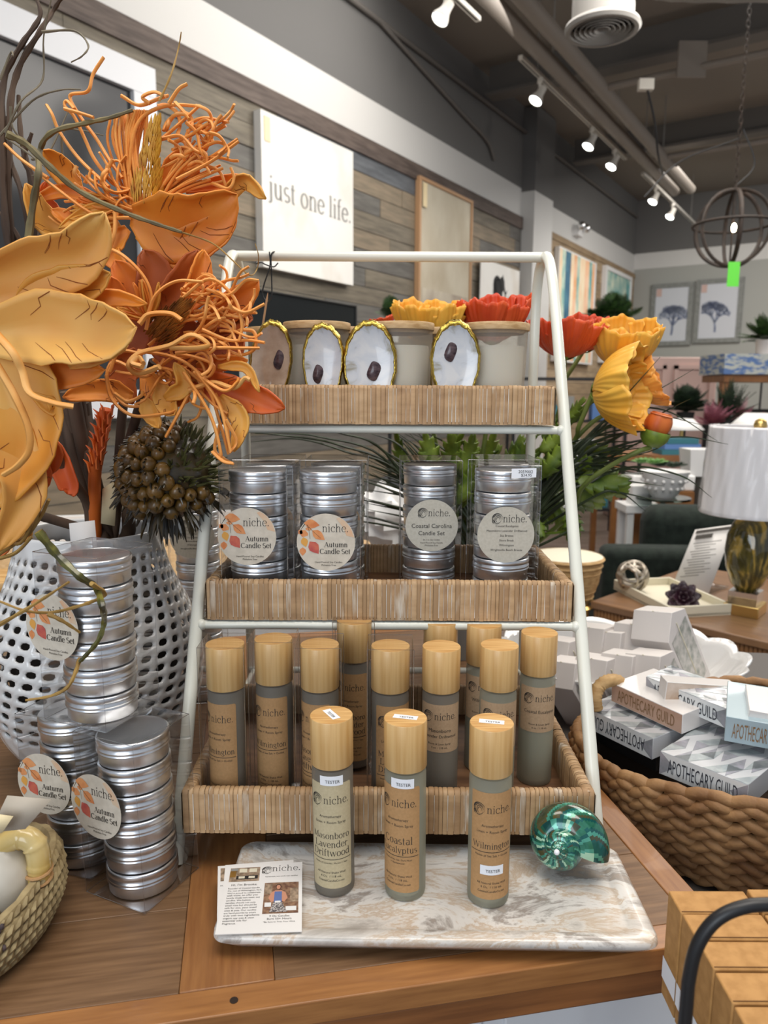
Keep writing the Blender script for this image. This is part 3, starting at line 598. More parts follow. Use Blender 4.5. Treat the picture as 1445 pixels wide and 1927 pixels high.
# counter with books and gift box
zc = PY(1270, 852, 4.9).z; ct = thing('side_console', 'brown wooden counter with books under the small flared lamp', 'counter', (1.9, 4.95, FZ)); stand(ct, (1.93, 4.95), .95, .5, zc, M['walnut'])
for k, (m_, zz) in enumerate((('teal', 0), ('blue', .035), ('teal', .07))):
    mb = MB(); box(mb, (PY(1275, 830, 4.8).x, 4.8, zc+.0175+zz), (.26-.03*k, .18, .033)); o = obj('book', mb, M[m_]); tag(o, ['teal book at the bottom of the pile on the brown counter', 'blue book in the middle of the pile on the brown counter', 'teal book on top of the pile on the brown counter'][k], 'book', 'books on the brown counter')
# grey cabinet, gift box, white footed bowl of succulents
zg = PY(1310, 898, 4.2).z; gx = PY(1288, 900, 4.2).x
gx += .12
gc = thing('grey_cabinet', 'grey cabinet beyond the green armchair, white gift box on top', 'cabinet', (gx+.3, 4.4, FZ)); mb = MB(); box(mb, (gx+.32, 4.4, (zg+FZ)/2), (.66, .42, zg-FZ)); obj('body', mb, M['gray_cab'], gc, bevel=.01)
mb = MB(); box(mb, (gx+.32, 4.18, (zg+FZ)/2), (.5, .02, zg-FZ-.12)); obj('door', mb, M['gray_cab'], gc)
mb = MB(); gb = PY(1312, 898, 4.3); mb.add([(gb.x+sx*(w_), 4.3+sy*w_, z) for z, w_ in ((zg, .07), (zg+.155, .085)) for sx, sy in ((-1, -1), (1, -1), (1, 1), (-1, 1))], [(0, 1, 2, 3), (4, 5, 6, 7), (0, 1, 5, 4), (1, 2, 6, 5), (2, 3, 7, 6), (3, 0, 4, 7)], 0, False)
o = obj('gift_box', mb, M['white']); tag(o, 'white flared box with a small gold 1 on its front, on the grey cabinet', 'box'); smalllamp('white tapered lamp shade above the plastic-wrapped drum lamp', 1428, 778, 806, 4.42, .17, M['white'], M['gold'], zg)
q = MB(); put(q, sans('1', None, .045), 0, 0); upright(q, Tm(gb.x, 4.222, zg+.055), .002); obj('lettering', q, M['gold'], o)
tt = PY(1248, 935, 3.9); gt = thing('glass_side_table', 'small round glass table on a black pedestal behind the armchair', 'side table', (tt.x, tt.y, FZ))
mb = MB(); cyl(mb, .14, tt.z-.012, tt.z, 32, Tm(tt.x, tt.y, 0)); obj('table_top', mb, M['green_glass'], gt)
mb = MB(); tube(mb, [(tt.x, tt.y, FZ), (tt.x, tt.y, tt.z-.012)], .014, 10); lathe(mb, [(0, 0), (.13, 0), (.13, .015), (.02, .03)], 24, Tm(tt.x, tt.y, FZ)); obj('pedestal', mb, M['black'], gt)
bo = thing('footed_bowl', 'pale glass bowl with raised dots on the round glass table', 'bowl', tt)
mb = MB(); lathe(mb, [(0, .0), (.06, 0), (.075, .02), (.11, .09), (.125, .14), (.118, .14), (.10, .09), (.06, .02), (0, .015)], 32, Tm(*tt))
for r_, z_ in ((.097, .05), (.113, .09)):
    for k in range(16): ball(mb, (tt.x+r_*cos(k*pi/8), tt.y+r_*sin(k*pi/8), tt.z+z_), .009, 8, 5)
obj('bowl', mb, M['white'], bo)
def rosette(mb, c, r, n=3, tilt=(0, 0, 1), mi=0, seed=0):
    rr_ = random.Random(seed); F = frame(c, (1, .1, 0), tilt)
    for L_ in range(n):
        k = 9-L_*2; el = .25+.38*L_; rl = r*(1-.24*L_)
        for i in range(k):
            a_ = 2*pi*i/k+L_*.4
            def fn(u_, v_, a_=a_, rl=rl, el=el):
                l = rl*u_; w_ = rl*.36*sin(pi*min(1, .12+u_*.82)); s = (v_-.5)*2
                x, y, z = l*cos(el), w_*s, l*sin(el)*(.6+.4*u_)+.18*abs(s)*w_
                return (x*cos(a_)-y*sin(a_), x*sin(a_)+y*cos(a_), z)
            grid(mb, fn, 5, 4, mi, True, F)
M['succ_green'] = pm('succ_green', h('3f6a35'), h('6f9a4a'), 25, rough=.5); M['succ_dark'] = pm('succ_dark', h('24121c'), h('3a1f2c'), 25, rough=.4)
for k, (u, v, mm, lb) in enumerate(((1222, 872, 'succ_green', 'bright green succulent heap left in the planter behind the bud'), (1258, 878, 'fol_dark', 'dark green succulent heap right in the planter behind the bud'))):
    p = PY(u, v, 4.25); mb = MB()
    for i in range(4): rosette(mb, (p.x+.05*cos(i*1.6), p.y+.05*sin(i*1.6), p.z), .06, 3, seed=i)
    o = obj('succulent', mb, M[mm], solid=.003); tag(o, lb, 'plant', 'succulents behind the bud')
p = PY(1240, 900, 4.27); pb_ = thing('planter_tray', 'long white planter holding two succulent heaps', 'planter', (p.x, p.y, p.z)); mb = MB(); box(mb, (p.x, p.y, p.z-.02), (.36, .16, .09)); obj('planter', mb, M['white'], pb_, bevel=.01)
pt = PY(1215, 925, 4.1); stt = thing('wood_pedestal', 'brown square wooden pedestal behind the small glass table', 'pedestal', (p.x, 4.27, FZ)); mb = MB(); zz = p.z-.066; box(mb, (p.x, 4.27, (zz+FZ)/2), (.34, .2, zz-FZ)); obj('body', mb, M['walnut'], stt)
mb = MB(); q = PY(1203, 930, 4.05); box(mb, q, (.11, .1, .10)); o = obj('candle_cube', mb, M['white']); tag(o, 'white cube-shaped box left of the glass table', 'box')
tq = thing('white_side_table', 'white low side table under the white cube left of the glass table', 'side table', (q.x, q.y, FZ)); stand(tq, (q.x, q.y), .2, .2, q.z-.05, M['white'])
# people-height floor rack far left of the aisle: small easel stand
sb = PY(1195, 1003, 4.6); mb = MB(); lathe(mb, [(0, 0), (.14, 0), (.14, .02), (.02, .035), (.012, .9), (0, .9)], 20, Tm(sb.x, sb.y, FZ)); o = obj('floor_stand', mb, M['black']); tag(o, 'black round-based floor stand on the wood floor beyond the armchair', 'stand')
# ---------------------------------------------------------------- green armchair
M['velvet'] = pm('velvet', h('1b221e'), h('262f29'), 30, rough=.85, sheen=.05, spec=.2)
ac = thing('armchair', 'dark green upholstered armchair behind the side table', 'armchair', (1.45, 3.3, FZ))
def soft(name, c, s, parent, m, rz=0, b=.04):
    mb = MB(); box(mb, (0, 0, 0), s, Tm(*c) @ Rz(rz)); o = obj(name, mb, m, parent)
    md = o.modifiers.new('b', 'BEVEL'); md.width = b; md.segments = 4; return o
soft('arm', (1.28, 3.05, -.45), (.72, .16, .62), ac, M['velvet'], -.05); soft('seat', (1.38, 3.45, -.5), (.75, .7, .35), ac, M['velvet'], -.05)
soft('back', (1.78, 3.45, -.3), (.2, .9, .8), ac, M['velvet'], -.05); soft('cushion', (1.53, 3.42, -.19), (.62, .22, .34), ac, M['velvet'], -.1, .08)
for x, y in ((1.0, 3.0), (1.75, 3.0), (1.0, 3.8)):
    mb = MB(); tube(mb, [(x, y, FZ), (x, y, -.74)], .018, 8); obj('leg', mb, M['black'], ac)
# ---------------------------------------------------------------- fluted side table with lamp, tray, sign
M['fluted'] = pm('fluted', h('7a5535'), h('93683f'), 8, (1, 1, 8), rough=.45); M['table_brown'] = pm('table_brown', h('7b5a3f'), h('8e6a4a'), 7, (1, 8, 1), rough=.32)
S0 = Tm(.70, 2.425, 0) @ Rz(-math.atan2(.724, .69)); ZS = -.2; LX, LY = .60, .78
st = thing('side_table', 'brown side table with fluted sides holding the wrapped lamp', 'side table', M=S0)
mb = MB(); box(mb, (LX/2, LY/2, ZS-.0125), (LX, LY, .025)); obj('table_top', mb, M['table_brown'], st, False, bevel=.004)
def flute(mb, x0, x1, y, z0, z1, along='x'):
    n = int((x1-x0)/.0125)
    for k in range(n):
        c = x0+(k+.5)*(x1-x0)/n; r_ = (x1-x0)/n/2
        pts = [(c+r_*cos(q), y-r_*.9*sin(q)) for q in [pi*i/5 for i in range(6)]]
        vs = [((a_, b_, z) if along == 'x' else (b_, a_, z)) for a_, b_ in pts for z in (z0, z1)]
        mb.add(vs, [(2*i, 2*i+2, 2*i+3, 2*i+1) for i in range(5)], 0, True)
mb = MB(); flute(mb, .01, LX-.01, .012, ZS-.155, ZS-.025); box(mb, (LX/2, .03, ZS-.09), (LX-.02, .03, .13)); obj('apron', mb, M['fluted'], st, False)
mb = MB(); flute(mb, .01, LY-.01, .012, ZS-.155, ZS-.025, 'y'); box(mb, (.03, LY/2, ZS-.09), (.03, LY-.02, .13)); obj('apron', mb, M['fluted'], st, False)
mb = MB(); box(mb, (LX-.03, LY/2, ZS-.09), (.03, LY-.02, .13)); obj('apron', mb, M['fluted'], st, False)
for xa, xb in ((.01, .075), (LX-.075, LX-.01), (.335, .37)):
    mb = MB(); flute(mb, xa, xb, .012, FZ, ZS-.155); box(mb, ((xa+xb)/2, .03, (FZ+ZS-.155)/2), (xb-xa, .035, ZS-.155-FZ)); obj('leg', mb, M['fluted'], st, False)
mb = MB(); box(mb, (.04, LY-.05, (FZ+ZS-.155)/2), (.06, .06, ZS-.155-FZ)); obj('leg', mb, M['fluted'], st, False)
mb = MB(); box(mb, (LX-.04, LY-.05, (FZ+ZS-.155)/2), (.06, .06, ZS-.155-FZ)); obj('leg', mb, M['fluted'], st, False)
mb = MB(); box(mb, (LX/2+.01, LY-.02, (FZ+ZS-.155)/2), (LX-.1, .01, ZS-.16-FZ)); box(mb, (LX/2, LY/2, FZ+.1), (LX-.1, LY-.1, .02)); obj('dark_back_panel', mb, M['black_matte'], st, False)
# arch at the left bay
vs = []; n = 16
for i in range(n+1):
    a_ = pi*i/n; vs += [(.205+.13*cos(a_), .02, ZS-.30+.13*sin(a_)), (.205+.13*cos(a_), .02, ZS-.154)]
mb = MB(); mb.add(vs, [(2*i, 2*i+2, 2*i+3, 2*i+1) for i in range(n)], 0, False); obj('arch_panel', mb, M['fluted'], st, False, solid=.02)
lx = PY(1405, 1100, 2.3).x
lp = thing('table_lamp', 'olive swirled glass lamp with a plastic-wrapped white drum shade', 'lamp', (lx, 2.3, ZS))
K = Tm(lx, 2.3, ZS) @ Rz(R(-40))
mb = MB(); box(mb, (0, 0, .0175), (.105, .105, .035), K); obj('gold_base', mb, M['gold'], lp, bevel=.002)
mb = MB(); box(mb, (0, 0, .055), (.085, .085, .04), K); obj('crystal_block', mb, M['film_edge'], lp)
gm = pm('swirl_glass', h('3d3818'), h('a88c40'), 14, (1, 1, .22), rough=.08, dist=3, coat=.6, lo=.42, hi=.6, c3=h('5f5628')); M['swirl'] = gm
prof = [(.03, .075), (.05, .10), (.068, .15), (.073, .20), (.068, .25), (.055, .29), (.036, .32), (.03, .33)]
mb = MB(); seg = 48
vs = []
for k in range(seg):
    for i, (r_, z_) in enumerate(prof): q = 2*pi*k/seg+z_*4; rr_ = r_*(1+.02*sin(6*2*pi*k/seg)); vs.append((rr_*cos(q), rr_*sin(q), z_))
n = len(prof); mb.add(vs, [(k*n+i, ((k+1) % seg)*n+i, ((k+1) % seg)*n+i+1, k*n+i+1) for k in range(seg) for i in range(n-1)], 0, True, K); obj('glass_body', mb, gm, lp)
mb = MB(); lathe(mb, [(.036, .325), (.038, .335), (.03, .34), (.012, .345), (.012, .57), (.016, .585), (.020, .60), (.016, .615), (0, .625)], 20, K); obj('brass_neck', mb, M['gold'], lp)
mb = MB(); lathe(mb, [(.158, .325), (.150, .335), (.142, .59), (.138, .597)], 48, K); sh_ = obj('lamp_shade', mb, pm('shade', h('f6f4f4'), rough=.8, trans=0), lp, solid=.002)
mb = MB()
def wrapf(u_, v_):
    a_ = 2*pi*u_; r_ = lerp(.160, .145, v_)+.0022*sin(a_*17+v_*5)+.0018*sin(a_*29-v_*9); return (r_*cos(a_), r_*sin(a_), .325+.275*v_)
grid(mb, wrapf, 140, 10, 0, True, K, True); obj('plastic_wrap', mb, M['cello'], sh_)
K2 = Tm(.828, 2.586, ZS) @ Rz(math.atan2(2.236-2.586, .896-.828)); TW = math.hypot(.35, .068)
# tray placed by two measured corners; its long side runs away to the left
e1 = Vector((.896-.828, 2.236-2.586, 0)); L1 = e1.length; e1.normalize(); e2 = Vector((-e1.y, e1.x, 0)); L2 = .22
tb = thing('white_tray', 'small cream wooden tray on the fluted side table', 'tray', (.93, 2.45, ZS)); F = Matrix(((e1.x, e2.x, 0, .828), (e1.y, e2.y, 0, 2.586), (0, 0, 1, ZS), (0, 0, 0, 1)))
M['cream'] = pm('cream', h('ddd6bf'), rough=.5)
mb = MB(); box(mb, (L1/2, L2/2, .005), (L1, L2, .01), F)
obj('bottom', mb, M['cream'], tb)
for c_, s_ in (((L1/2, .005, .018), (L1, .01, .034)), ((L1/2, L2-.005, .018), (L1, .01, .034)), ((.005, L2/2, .018), (.01, L2-.02, .034)), ((L1-.005, L2/2, .018), (.01, L2-.02, .034))):
    mb = MB(); box(mb, c_, s_, F); obj('rim', mb, M['cream'], tb, bevel=.001)
kb = Vector((.872, 2.52, ZS+.065)); mb = MB(); rr = random.Random(2)
for i in range(9):
    ax = Vector((rr.uniform(-1, 1), rr.uniform(-1, 1), rr.uniform(-1, 1))).normalized(); F2 = frame(kb, ax.orthogonal(), ax); o_ = rr.uniform(-.02, .02); r_ = math.sqrt(.05**2-o_*o_)
    tube(mb, [F2 @ Vector((r_*cos(t), r_*sin(t), o_+.006*sin(3*t))) for t in [2*pi*j/24 for j in range(24)]], .0062, 6, closed=True)
o = obj('knot_sphere', mb, pm('pewter', h('8f8474'), h('c9c0b2'), 60, rough=.35, metal=.6)); tag(o, 'silvery openwork knot ball in the cream tray', 'ornament')
mb = MB(); rosette(mb, (.985, 2.36, ZS+.03), .058, 4, (-.2, -.8, .5)); o = obj('faux_succulent', mb, M['succ_dark'], solid=.004); tag(o, 'dark purple rosette succulent at the front of the cream tray', 'succulent')
# acrylic notice
A_, B_, C_, D_ = PY(1308, 997, 2.66), PY(1382, 987, 2.58), PY(1333, 1118, 2.5), PY(1266, 1100, 2.58)
sg = thing('acrylic_sign', 'slanted clear sign holder with a printed notice beside the lamp', 'sign', C_)
mb = MB(); mb.add([A_, B_, C_, D_], [(0, 1, 2, 3)], 0, False); obj('notice_sheet', mb, M['paper'], sg, solid=.002)
mb = MB(); sx = (B_-A_); sy = (D_-A_); nn_ = sx.cross(sy).normalized(); nn_ = nn_ if nn_.y < 0 else -nn_
def q4(mb, u0, u1, v0, v1):
    mb.add([A_+sx*a_+sy*b_+nn_*.003 for a_, b_ in ((u0, v0), (u1, v0), (u1, v1), (u0, v1))], [(0, 1, 2, 3)], 0, False)
q4(mb, .06, .94, .03, .09); q4(mb, .1, .55, .12, .2)
for k in range(13): q4(mb, .12+.05*(k % 3), .84-.06*((k*2) % 5), .27+.05*k, .282+.05*k)
obj('lettering', mb, M['ink_soft'], sg)
mb = MB(); mb.add([D_, C_, C_+Vector((.12, .1, 0)), D_+Vector((.12, .1, 0))], [(0, 1, 2, 3)], 0, False); obj('acrylic_foot', mb, M['film'], sg, solid=.002)
# tan hat-like basket table left of the armchair
M['wicker'] = pm('wicker', h('b08a58'), h('d0ac78'), 40, (1, 1, 4), rough=.7)
q = PY(1066, 1075, 2.5); wb = thing('wicker_basket', 'tan wicker basket with a pale cloth lid, seen between rack leg and armchair', 'basket', (q.x, q.y, q.z-.1)); mb = MB(); lathe(mb, [(0, -.1), (.085, -.1), (.11, -.03), (.12, .05), (.11, .05)], 32, Tm(*q))
for k in range(7): rr_ = lerp(.09, .121, k/6); lathe(mb, [(rr_, -.09+k*.022), (rr_+.006, -.082+k*.022), (rr_, -.074+k*.022)], 32, Tm(*q))
obj('basket_body', mb, M['wicker'], wb); mb = MB(); lathe(mb, [(.118, .05), (.122, .056), (.07, .068), (0, .072)], 32, Tm(*q)); obj('cloth_lid', mb, M['cream'], wb)
ws = thing('metal_plant_stand', 'thin brass-legged stand under the tan wicker basket', 'stand', (q.x, q.y, FZ))
mb = MB(); lathe(mb, [(.10, 0), (.11, .008), (.10, .016), (.09, .008), (.10, 0)], 32, Tm(q.x, q.y, q.z-.118)); obj('ring', mb, M['gold'], ws)
for k in range(4):
    a_ = k*pi/2+.5; mb = MB(); tube(mb, [(q.x+.10*cos(a_), q.y+.10*sin(a_), q.z-.11), (q.x+.12*cos(a_), q.y+.12*sin(a_), FZ)], .009, 8); obj('leg', mb, M['gold'], ws)
# ---------------------------------------------------------------- display table
h = hexc
M['oak_border'] = pm('oak_border', h('8a5a30'), h('a5713f'), 14, (1, 12, 12), rough=.42, coat=.12, bump=.1, lo=.3, hi=.7)
M['oak_stile'] = pm('oak_stile', h('82532d'), h('9b6a3c'), 14, (12, 1, 12), rough=.42, coat=.12, bump=.1, lo=.3, hi=.7)
M['oak_plank'] = pm('oak_plank', h('66492f'), h('866546'), 12, (1, 14, 12), rough=.5, bump=.15, lo=.3, hi=.72)
M['oak_apron'] = pm('oak_apron', h('704524'), h('905c32'), 10, (1, 12, 12), rough=.45, bump=.1, lo=.3, hi=.7)
M['seam'] = pm('seam', h('2a1c12'), rough=.9)
TK = thing('display_table', 'wooden display table with brown plank panels and an orange-brown border', 'table', M=Tm(.3277, .6107, 0) @ Rz(R(11)))
t = MB()
for (x0, x1, y0, y1, nm, mt) in [(-1.7, 0, 0, .029, 'border_board', 'oak_border'), (-.029, 0, .0293, .95, 'border_board', 'oak_stile'),
        (-1.7, -.0293, .9213, .95, 'border_board', 'oak_border'), (-.50, -.421, .0293, .921, 'stile', 'oak_stile'), (-1.7, -1.66, .0293, .921, 'border_board', 'oak_stile')]:
    b = MB(); box(b, ((x0+x1)/2, (y0+y1)/2, -.011), (x1-x0, y1-y0, .022)); obj(nm, b, M[mt], TK, False, bevel=.0012)
for (x0, x1) in [(-.4207, -.0293), (-1.6597, -.5003)]:
    k = 0; y = .0293
    while y < .92:
        y1 = min(y+.1062, .921); b = MB(); box(b, ((x0+x1)/2, (y+y1)/2-.0003, -.0115), (x1-x0, y1-y-.0006, .022))
        obj('plank', b, M['oak_plank'], TK, False, bevel=.0008); y = y1; k += 1
b = MB(); box(b, (-.85, .475, -.036), (1.696, .945, .026)); obj('apron', b, M['oak_apron'], TK, False, bevel=.002)
b = MB(); cyl(b, .0035, -.002, .0005, 12, Tm(-.455, .013, 0)); obj('dowel', b, M['seam'], TK, False)
b = MB()
box(b, (-.85, .52, -.42), (1.62, .80, .74))
obj('base_cabinet', b, M['white_paint'], TK, False, bevel=.003)
b = MB()
for x in (-.32, -.06, -.58, -.84): box(b, (x, .118, -.42), (.235, .006, .66))
obj('drawer_front', b, M['white_paint'], TK, False, bevel=.002)

# ---------------------------------------------------------------- white A-frame rack
RX, RW = .006, .2245
rack = thing('display_rack', 'white metal A-frame rack holding three trays one above the other', 'rack', (RX, .95, 0))
side = [(.714, .0), (.80, .1645), (.90, .356), (1.0, .547), (1.035, .612), (1.062, .655), (1.088, .681), (1.117, .689), (1.143, .681), (1.160, .655), (1.167, .612), (1.168, .5), (1.168, .25), (1.168, 0)]
for s in (-1, 1):
    mb = MB(); tube(mb, crom([(RX+s*RW, y, z) for y, z in side], 4), .0075, 12); obj('side_frame', mb, M['white_metal'], rack)
def yf(z): return .714+.523*z
mb = MB(); tube(mb, [(RX-RW, 1.117, .689), (RX+RW, 1.117, .689)], .0073, 12); obj('top_bar', mb, M['white_metal'], rack)
for z in (.040, .226, .448):
    for y in (yf(z), 1.168):
        mb = MB(); tube(mb, [(RX-RW, y, z), (RX+RW, y, z)], .0052, 10)
        if y < 1.1:
            for s in (-1, 1): ball(mb, (RX+s*(RW-.006), y-.001, z), .0068, 10, 6)
        obj('cross_bar', mb, M['white_metal'], rack)
    for s in (-1, 1):
        mb = MB(); tube(mb, [(RX+s*(RW-.004), yf(z), z), (RX+s*(RW-.004), 1.168, z)], .004, 8); obj('side_bar', mb, M['white_metal'], rack)
# ---------------------------------------------------------------- reed trays
def reed_tray(label, x0, x1, y0, y1, z0, z1):
    tr = thing('reed_tray', label, 'tray', ((x0+x1)/2, (y0+y1)/2, z0)); cx, cy = (x0+x1)/2, (y0+y1)/2
    mb = MB(); T = .0135
    prof = [(-.0005, 0), (0, .002), (0, (z1-z0)-.005), (.0015, (z1-z0)-.0012), (.005, z1-z0), (T-.005, z1-z0), (T-.0015, (z1-z0)-.0012), (T, (z1-z0)-.005), (T, .004)]
    def run(L, MM):
        x = -L/2
        while x < L/2-.001:
            wd = rnd.uniform(.0036, .0066); wd = min(wd, L/2-x); g = .00012; o = rnd.uniform(-.0004, .0003); dz = rnd.uniform(-.0004, .0004)
            vs = []
            for k, (q, ins) in enumerate(((0, .0005), (.2, 0), (.8, 0), (1, .0005))):
                xx = x+g+(wd-2*g)*q
                for a, b in prof:
                    c = T/2; a2 = c+(a-c)*(1-ins/c)+o*(1 if a < c else -1); vs.append((xx, a2, b+dz-(ins if b > .02 else 0)))
            n = len(prof); fs = [(k*n+i, (k+1)*n+i, (k+1)*n+i+1, k*n+i+1) for k in range(3) for i in range(n-1)]
            mb.add(vs, fs, rnd.choice([0, 0, 1, 1, 2, 2, 3, 3, 0, 1, 2]), True, MM)
            if rnd.random() < .6: mb.add([(x-.0004, .0000, .003), (x+.0004, .0000, .003), (x+.0004, .0000, z1-z0-.004), (x-.0004, .0000, z1-z0-.004)], [(0, 1, 2, 3)], 4, False, MM)
            x += wd
    W, D = x1-x0, y1-y0
    run(W-.004, Tm(cx, y0, z0)); run(W-.004, Tm(cx, y1, z0) @ Rz(pi))
    run(D-.004, Tm(x1, cy, z0) @ Rz(pi/2)); run(D-.004, Tm(x0, cy, z0) @ Rz(-pi/2))
    obj('reed_wall', mb, [M['reed1'], M['reed2'], M['reed3'], M['reed4'], M['reed5']], tr)
    mb = MB()
    for (a, b, c, d) in [(cx, y0+T/2, W-.004, T-.003), (cx, y1-T/2, W-.004, T-.003), (x0+T/2, cy, T-.003, D-.004), (x1-T/2, cy, T-.003, D-.004)]:
        box(mb, (a, b, (z0+z1)/2-.001), (c, d, z1-z0-.004))
    obj('core_frame', mb, M['reed_dark'], tr)
    mb = MB(); box(mb, (cx, cy, z0+.004), (W-.016, D-.016, .006)); obj('tray_floor', mb, M['tray_floor'], tr)
    return tr
ZL, ZM, ZT = .0525, .2400, .4622       # where things stand in the three trays
reed_tray('whitewashed reed tray on the lowest level of the rack, full of spray bottles', -.207, .219, .700, .985, .0455, .0925)
reed_tray('whitewashed reed tray on the middle level of the rack, holding tin stacks', -.207, .2205, .829, 1.046, .2330, .2800)
reed_tray('whitewashed reed tray on the top level of the rack, holding jar candles', -.2, .2155, .940, 1.152, .4552, .5040)
# ---------------------------------------------------------------- marble tray
def rrect(x0, x1, y0, y1, r, n=6):
    pts = []
    for cx, cy, a in ((x1-r, y1-r, 0), (x0+r, y1-r, 90), (x0+r, y0+r, 180), (x1-r, y0+r, 270)):
        pts += [(cx+r*cos(R(a+90*i/n)), cy+r*sin(R(a+90*i/n))) for i in range(n+1)]
    return pts
M['marble'] = pm('marble', h('aaa39b'), h('aa9a8a'), 9, (1, 2.6, 1), rough=.28, coat=.3, dist=.7, det=12, lo=.34, hi=.66, c3=h('d3cec7'), rot=(0, 0, -.6))
[n for n in M['marble'].node_tree.nodes if n.type == 'TEX_NOISE'][0].inputs['Roughness'].default_value = .68
nt = M['marble'].node_tree; cr = [n for n in nt.nodes if n.type == 'VALTORGB'][0].color_ramp
for p, c in ((.43, 'cfc9c1'), (.47, 'bca892'), (.54, 'd6d2cc'), (.60, '989089')):
    e = cr.elements.new(p); e.color = (*h(c), 1)
mt_ = thing('marble_tray', 'white and tan veined marble tray in front of the rack', 'tray', (.048, .65, 0))
mb = MB(); MX = (-.150, .246, .580, .722); MR = Rz(R(-.8)); MC = Tm(.048, .65, 0)
loops = [(.014, .004, .012), (0, .016, .014), (.0006, .020, .014), (.0035, .022, .012), (.016, .0218, .012), (.021, .0185, .014), (.024, .018, .014)]
prev = None; vs = []; fs = []
for ins, z, r in loops:
    p = rrect(-.198+ins, .198-ins, -.0715+ins*.8, .0715-ins*.8, max(.004, r)); vs += [(x, y, z) for x, y in p]
n = len(p)
for k in range(len(loops)-1): fs += [(k*n+i, k*n+(i+1) % n, (k+1)*n+(i+1) % n, (k+1)*n+i) for i in range(n)]
fs += [tuple(range(n))[::-1], tuple(range((len(loops)-1)*n, len(loops)*n))]
mb.add(vs, fs, 0, True, MC @ MR); obj('slab', mb, M['marble'], mt_)
for sx, sy in ((-.17, -.05), (.17, -.05), (-.17, .05), (.17, .05)):
    mb = MB(); cyl(mb, .006, 0, .0045, 14, MC @ MR @ Tm(sx, sy, 0)); obj('foot', mb, M['film_edge'], mt_)
# ---------------------------------------------------------------- spray bottles
NM = {'masonboro': (['Masonboro', 'Lavender', 'Driftwood'], 'Notes of Lavender, Marine + Sage'), 'coastal': (['Coastal', 'Eucalyptus'], 'Notes of Sea Salt, Dark Musk'),
      'wilmington': (['Wilmington'], 'Notes of Sea Salt + Orchid')}
def tall_text(kind):
    t = MB(); put(t, shellmark(.0125), -.0135, .1005); put(t, serif('niche.', .0255, thick=.06), .0065, .0975)
    put(t, sans('Aromatherapy', .0215), 0, .0835); put(t, sans('Linen + Room Spray', .031), 0, .0775)
    ls, note = NM[kind]; y = {1: .062, 2: .0600, 3: .0620}[len(ls)]
    for l in ls: put(t, serif(l, min(.0395, .0042*len(l)+.001)), 0, y); y -= .0089
    y += .0051; t.add([(-.021+.042*i/12, y+d, 0) for i in range(13) for d in (0, .0006)], [(2*i, 2*i+2, 2*i+3, 2*i+1) for i in range(12)], 0, False)
    put(t, sans(note, .033 if kind != 'coastal' else .029), 0, y-.0042)
    if kind == 'coastal': put(t, sans('+ Sandalwood', .014), 0, y-.0075)
    put(t, sans('All Natural Shake Well', .0285), 0, .0262); put(t, sans('4 Oz.  / 118 mL.', .021), 0, .0222); put(t, sans('CoastalCandleCo.net', .0265), 0, .0178)
    return t
def short_text(ls):
    t = MB(); put(t, shellmark(.0125), -.0135, .1055); put(t, serif('niche.', .0255, thick=.06), .0065, .1025)
    y = .0885
    for l in ls: put(t, sans(l, min(.038, .00275*len(l))), 0, y); y -= .0062
    put(t, sans('Room & Linen Spray', .025), 0, .0745); put(t, sans('4 oz. / 118 mL.', .018), 0, .0703); return t
def sticker(mb_l, mb_t, x, y, wd=.0225, hh=.0095):
    mb_l.add([(x+(-.5+i/6)*wd, y+d*hh, 0) for i in range(7) for d in (-.5, .5)], [(2*i, 2*i+2, 2*i+3, 2*i+1) for i in range(6)])
    put(mb_t, sans('TESTER', .014, bold=True), x+.001, y-.0022)
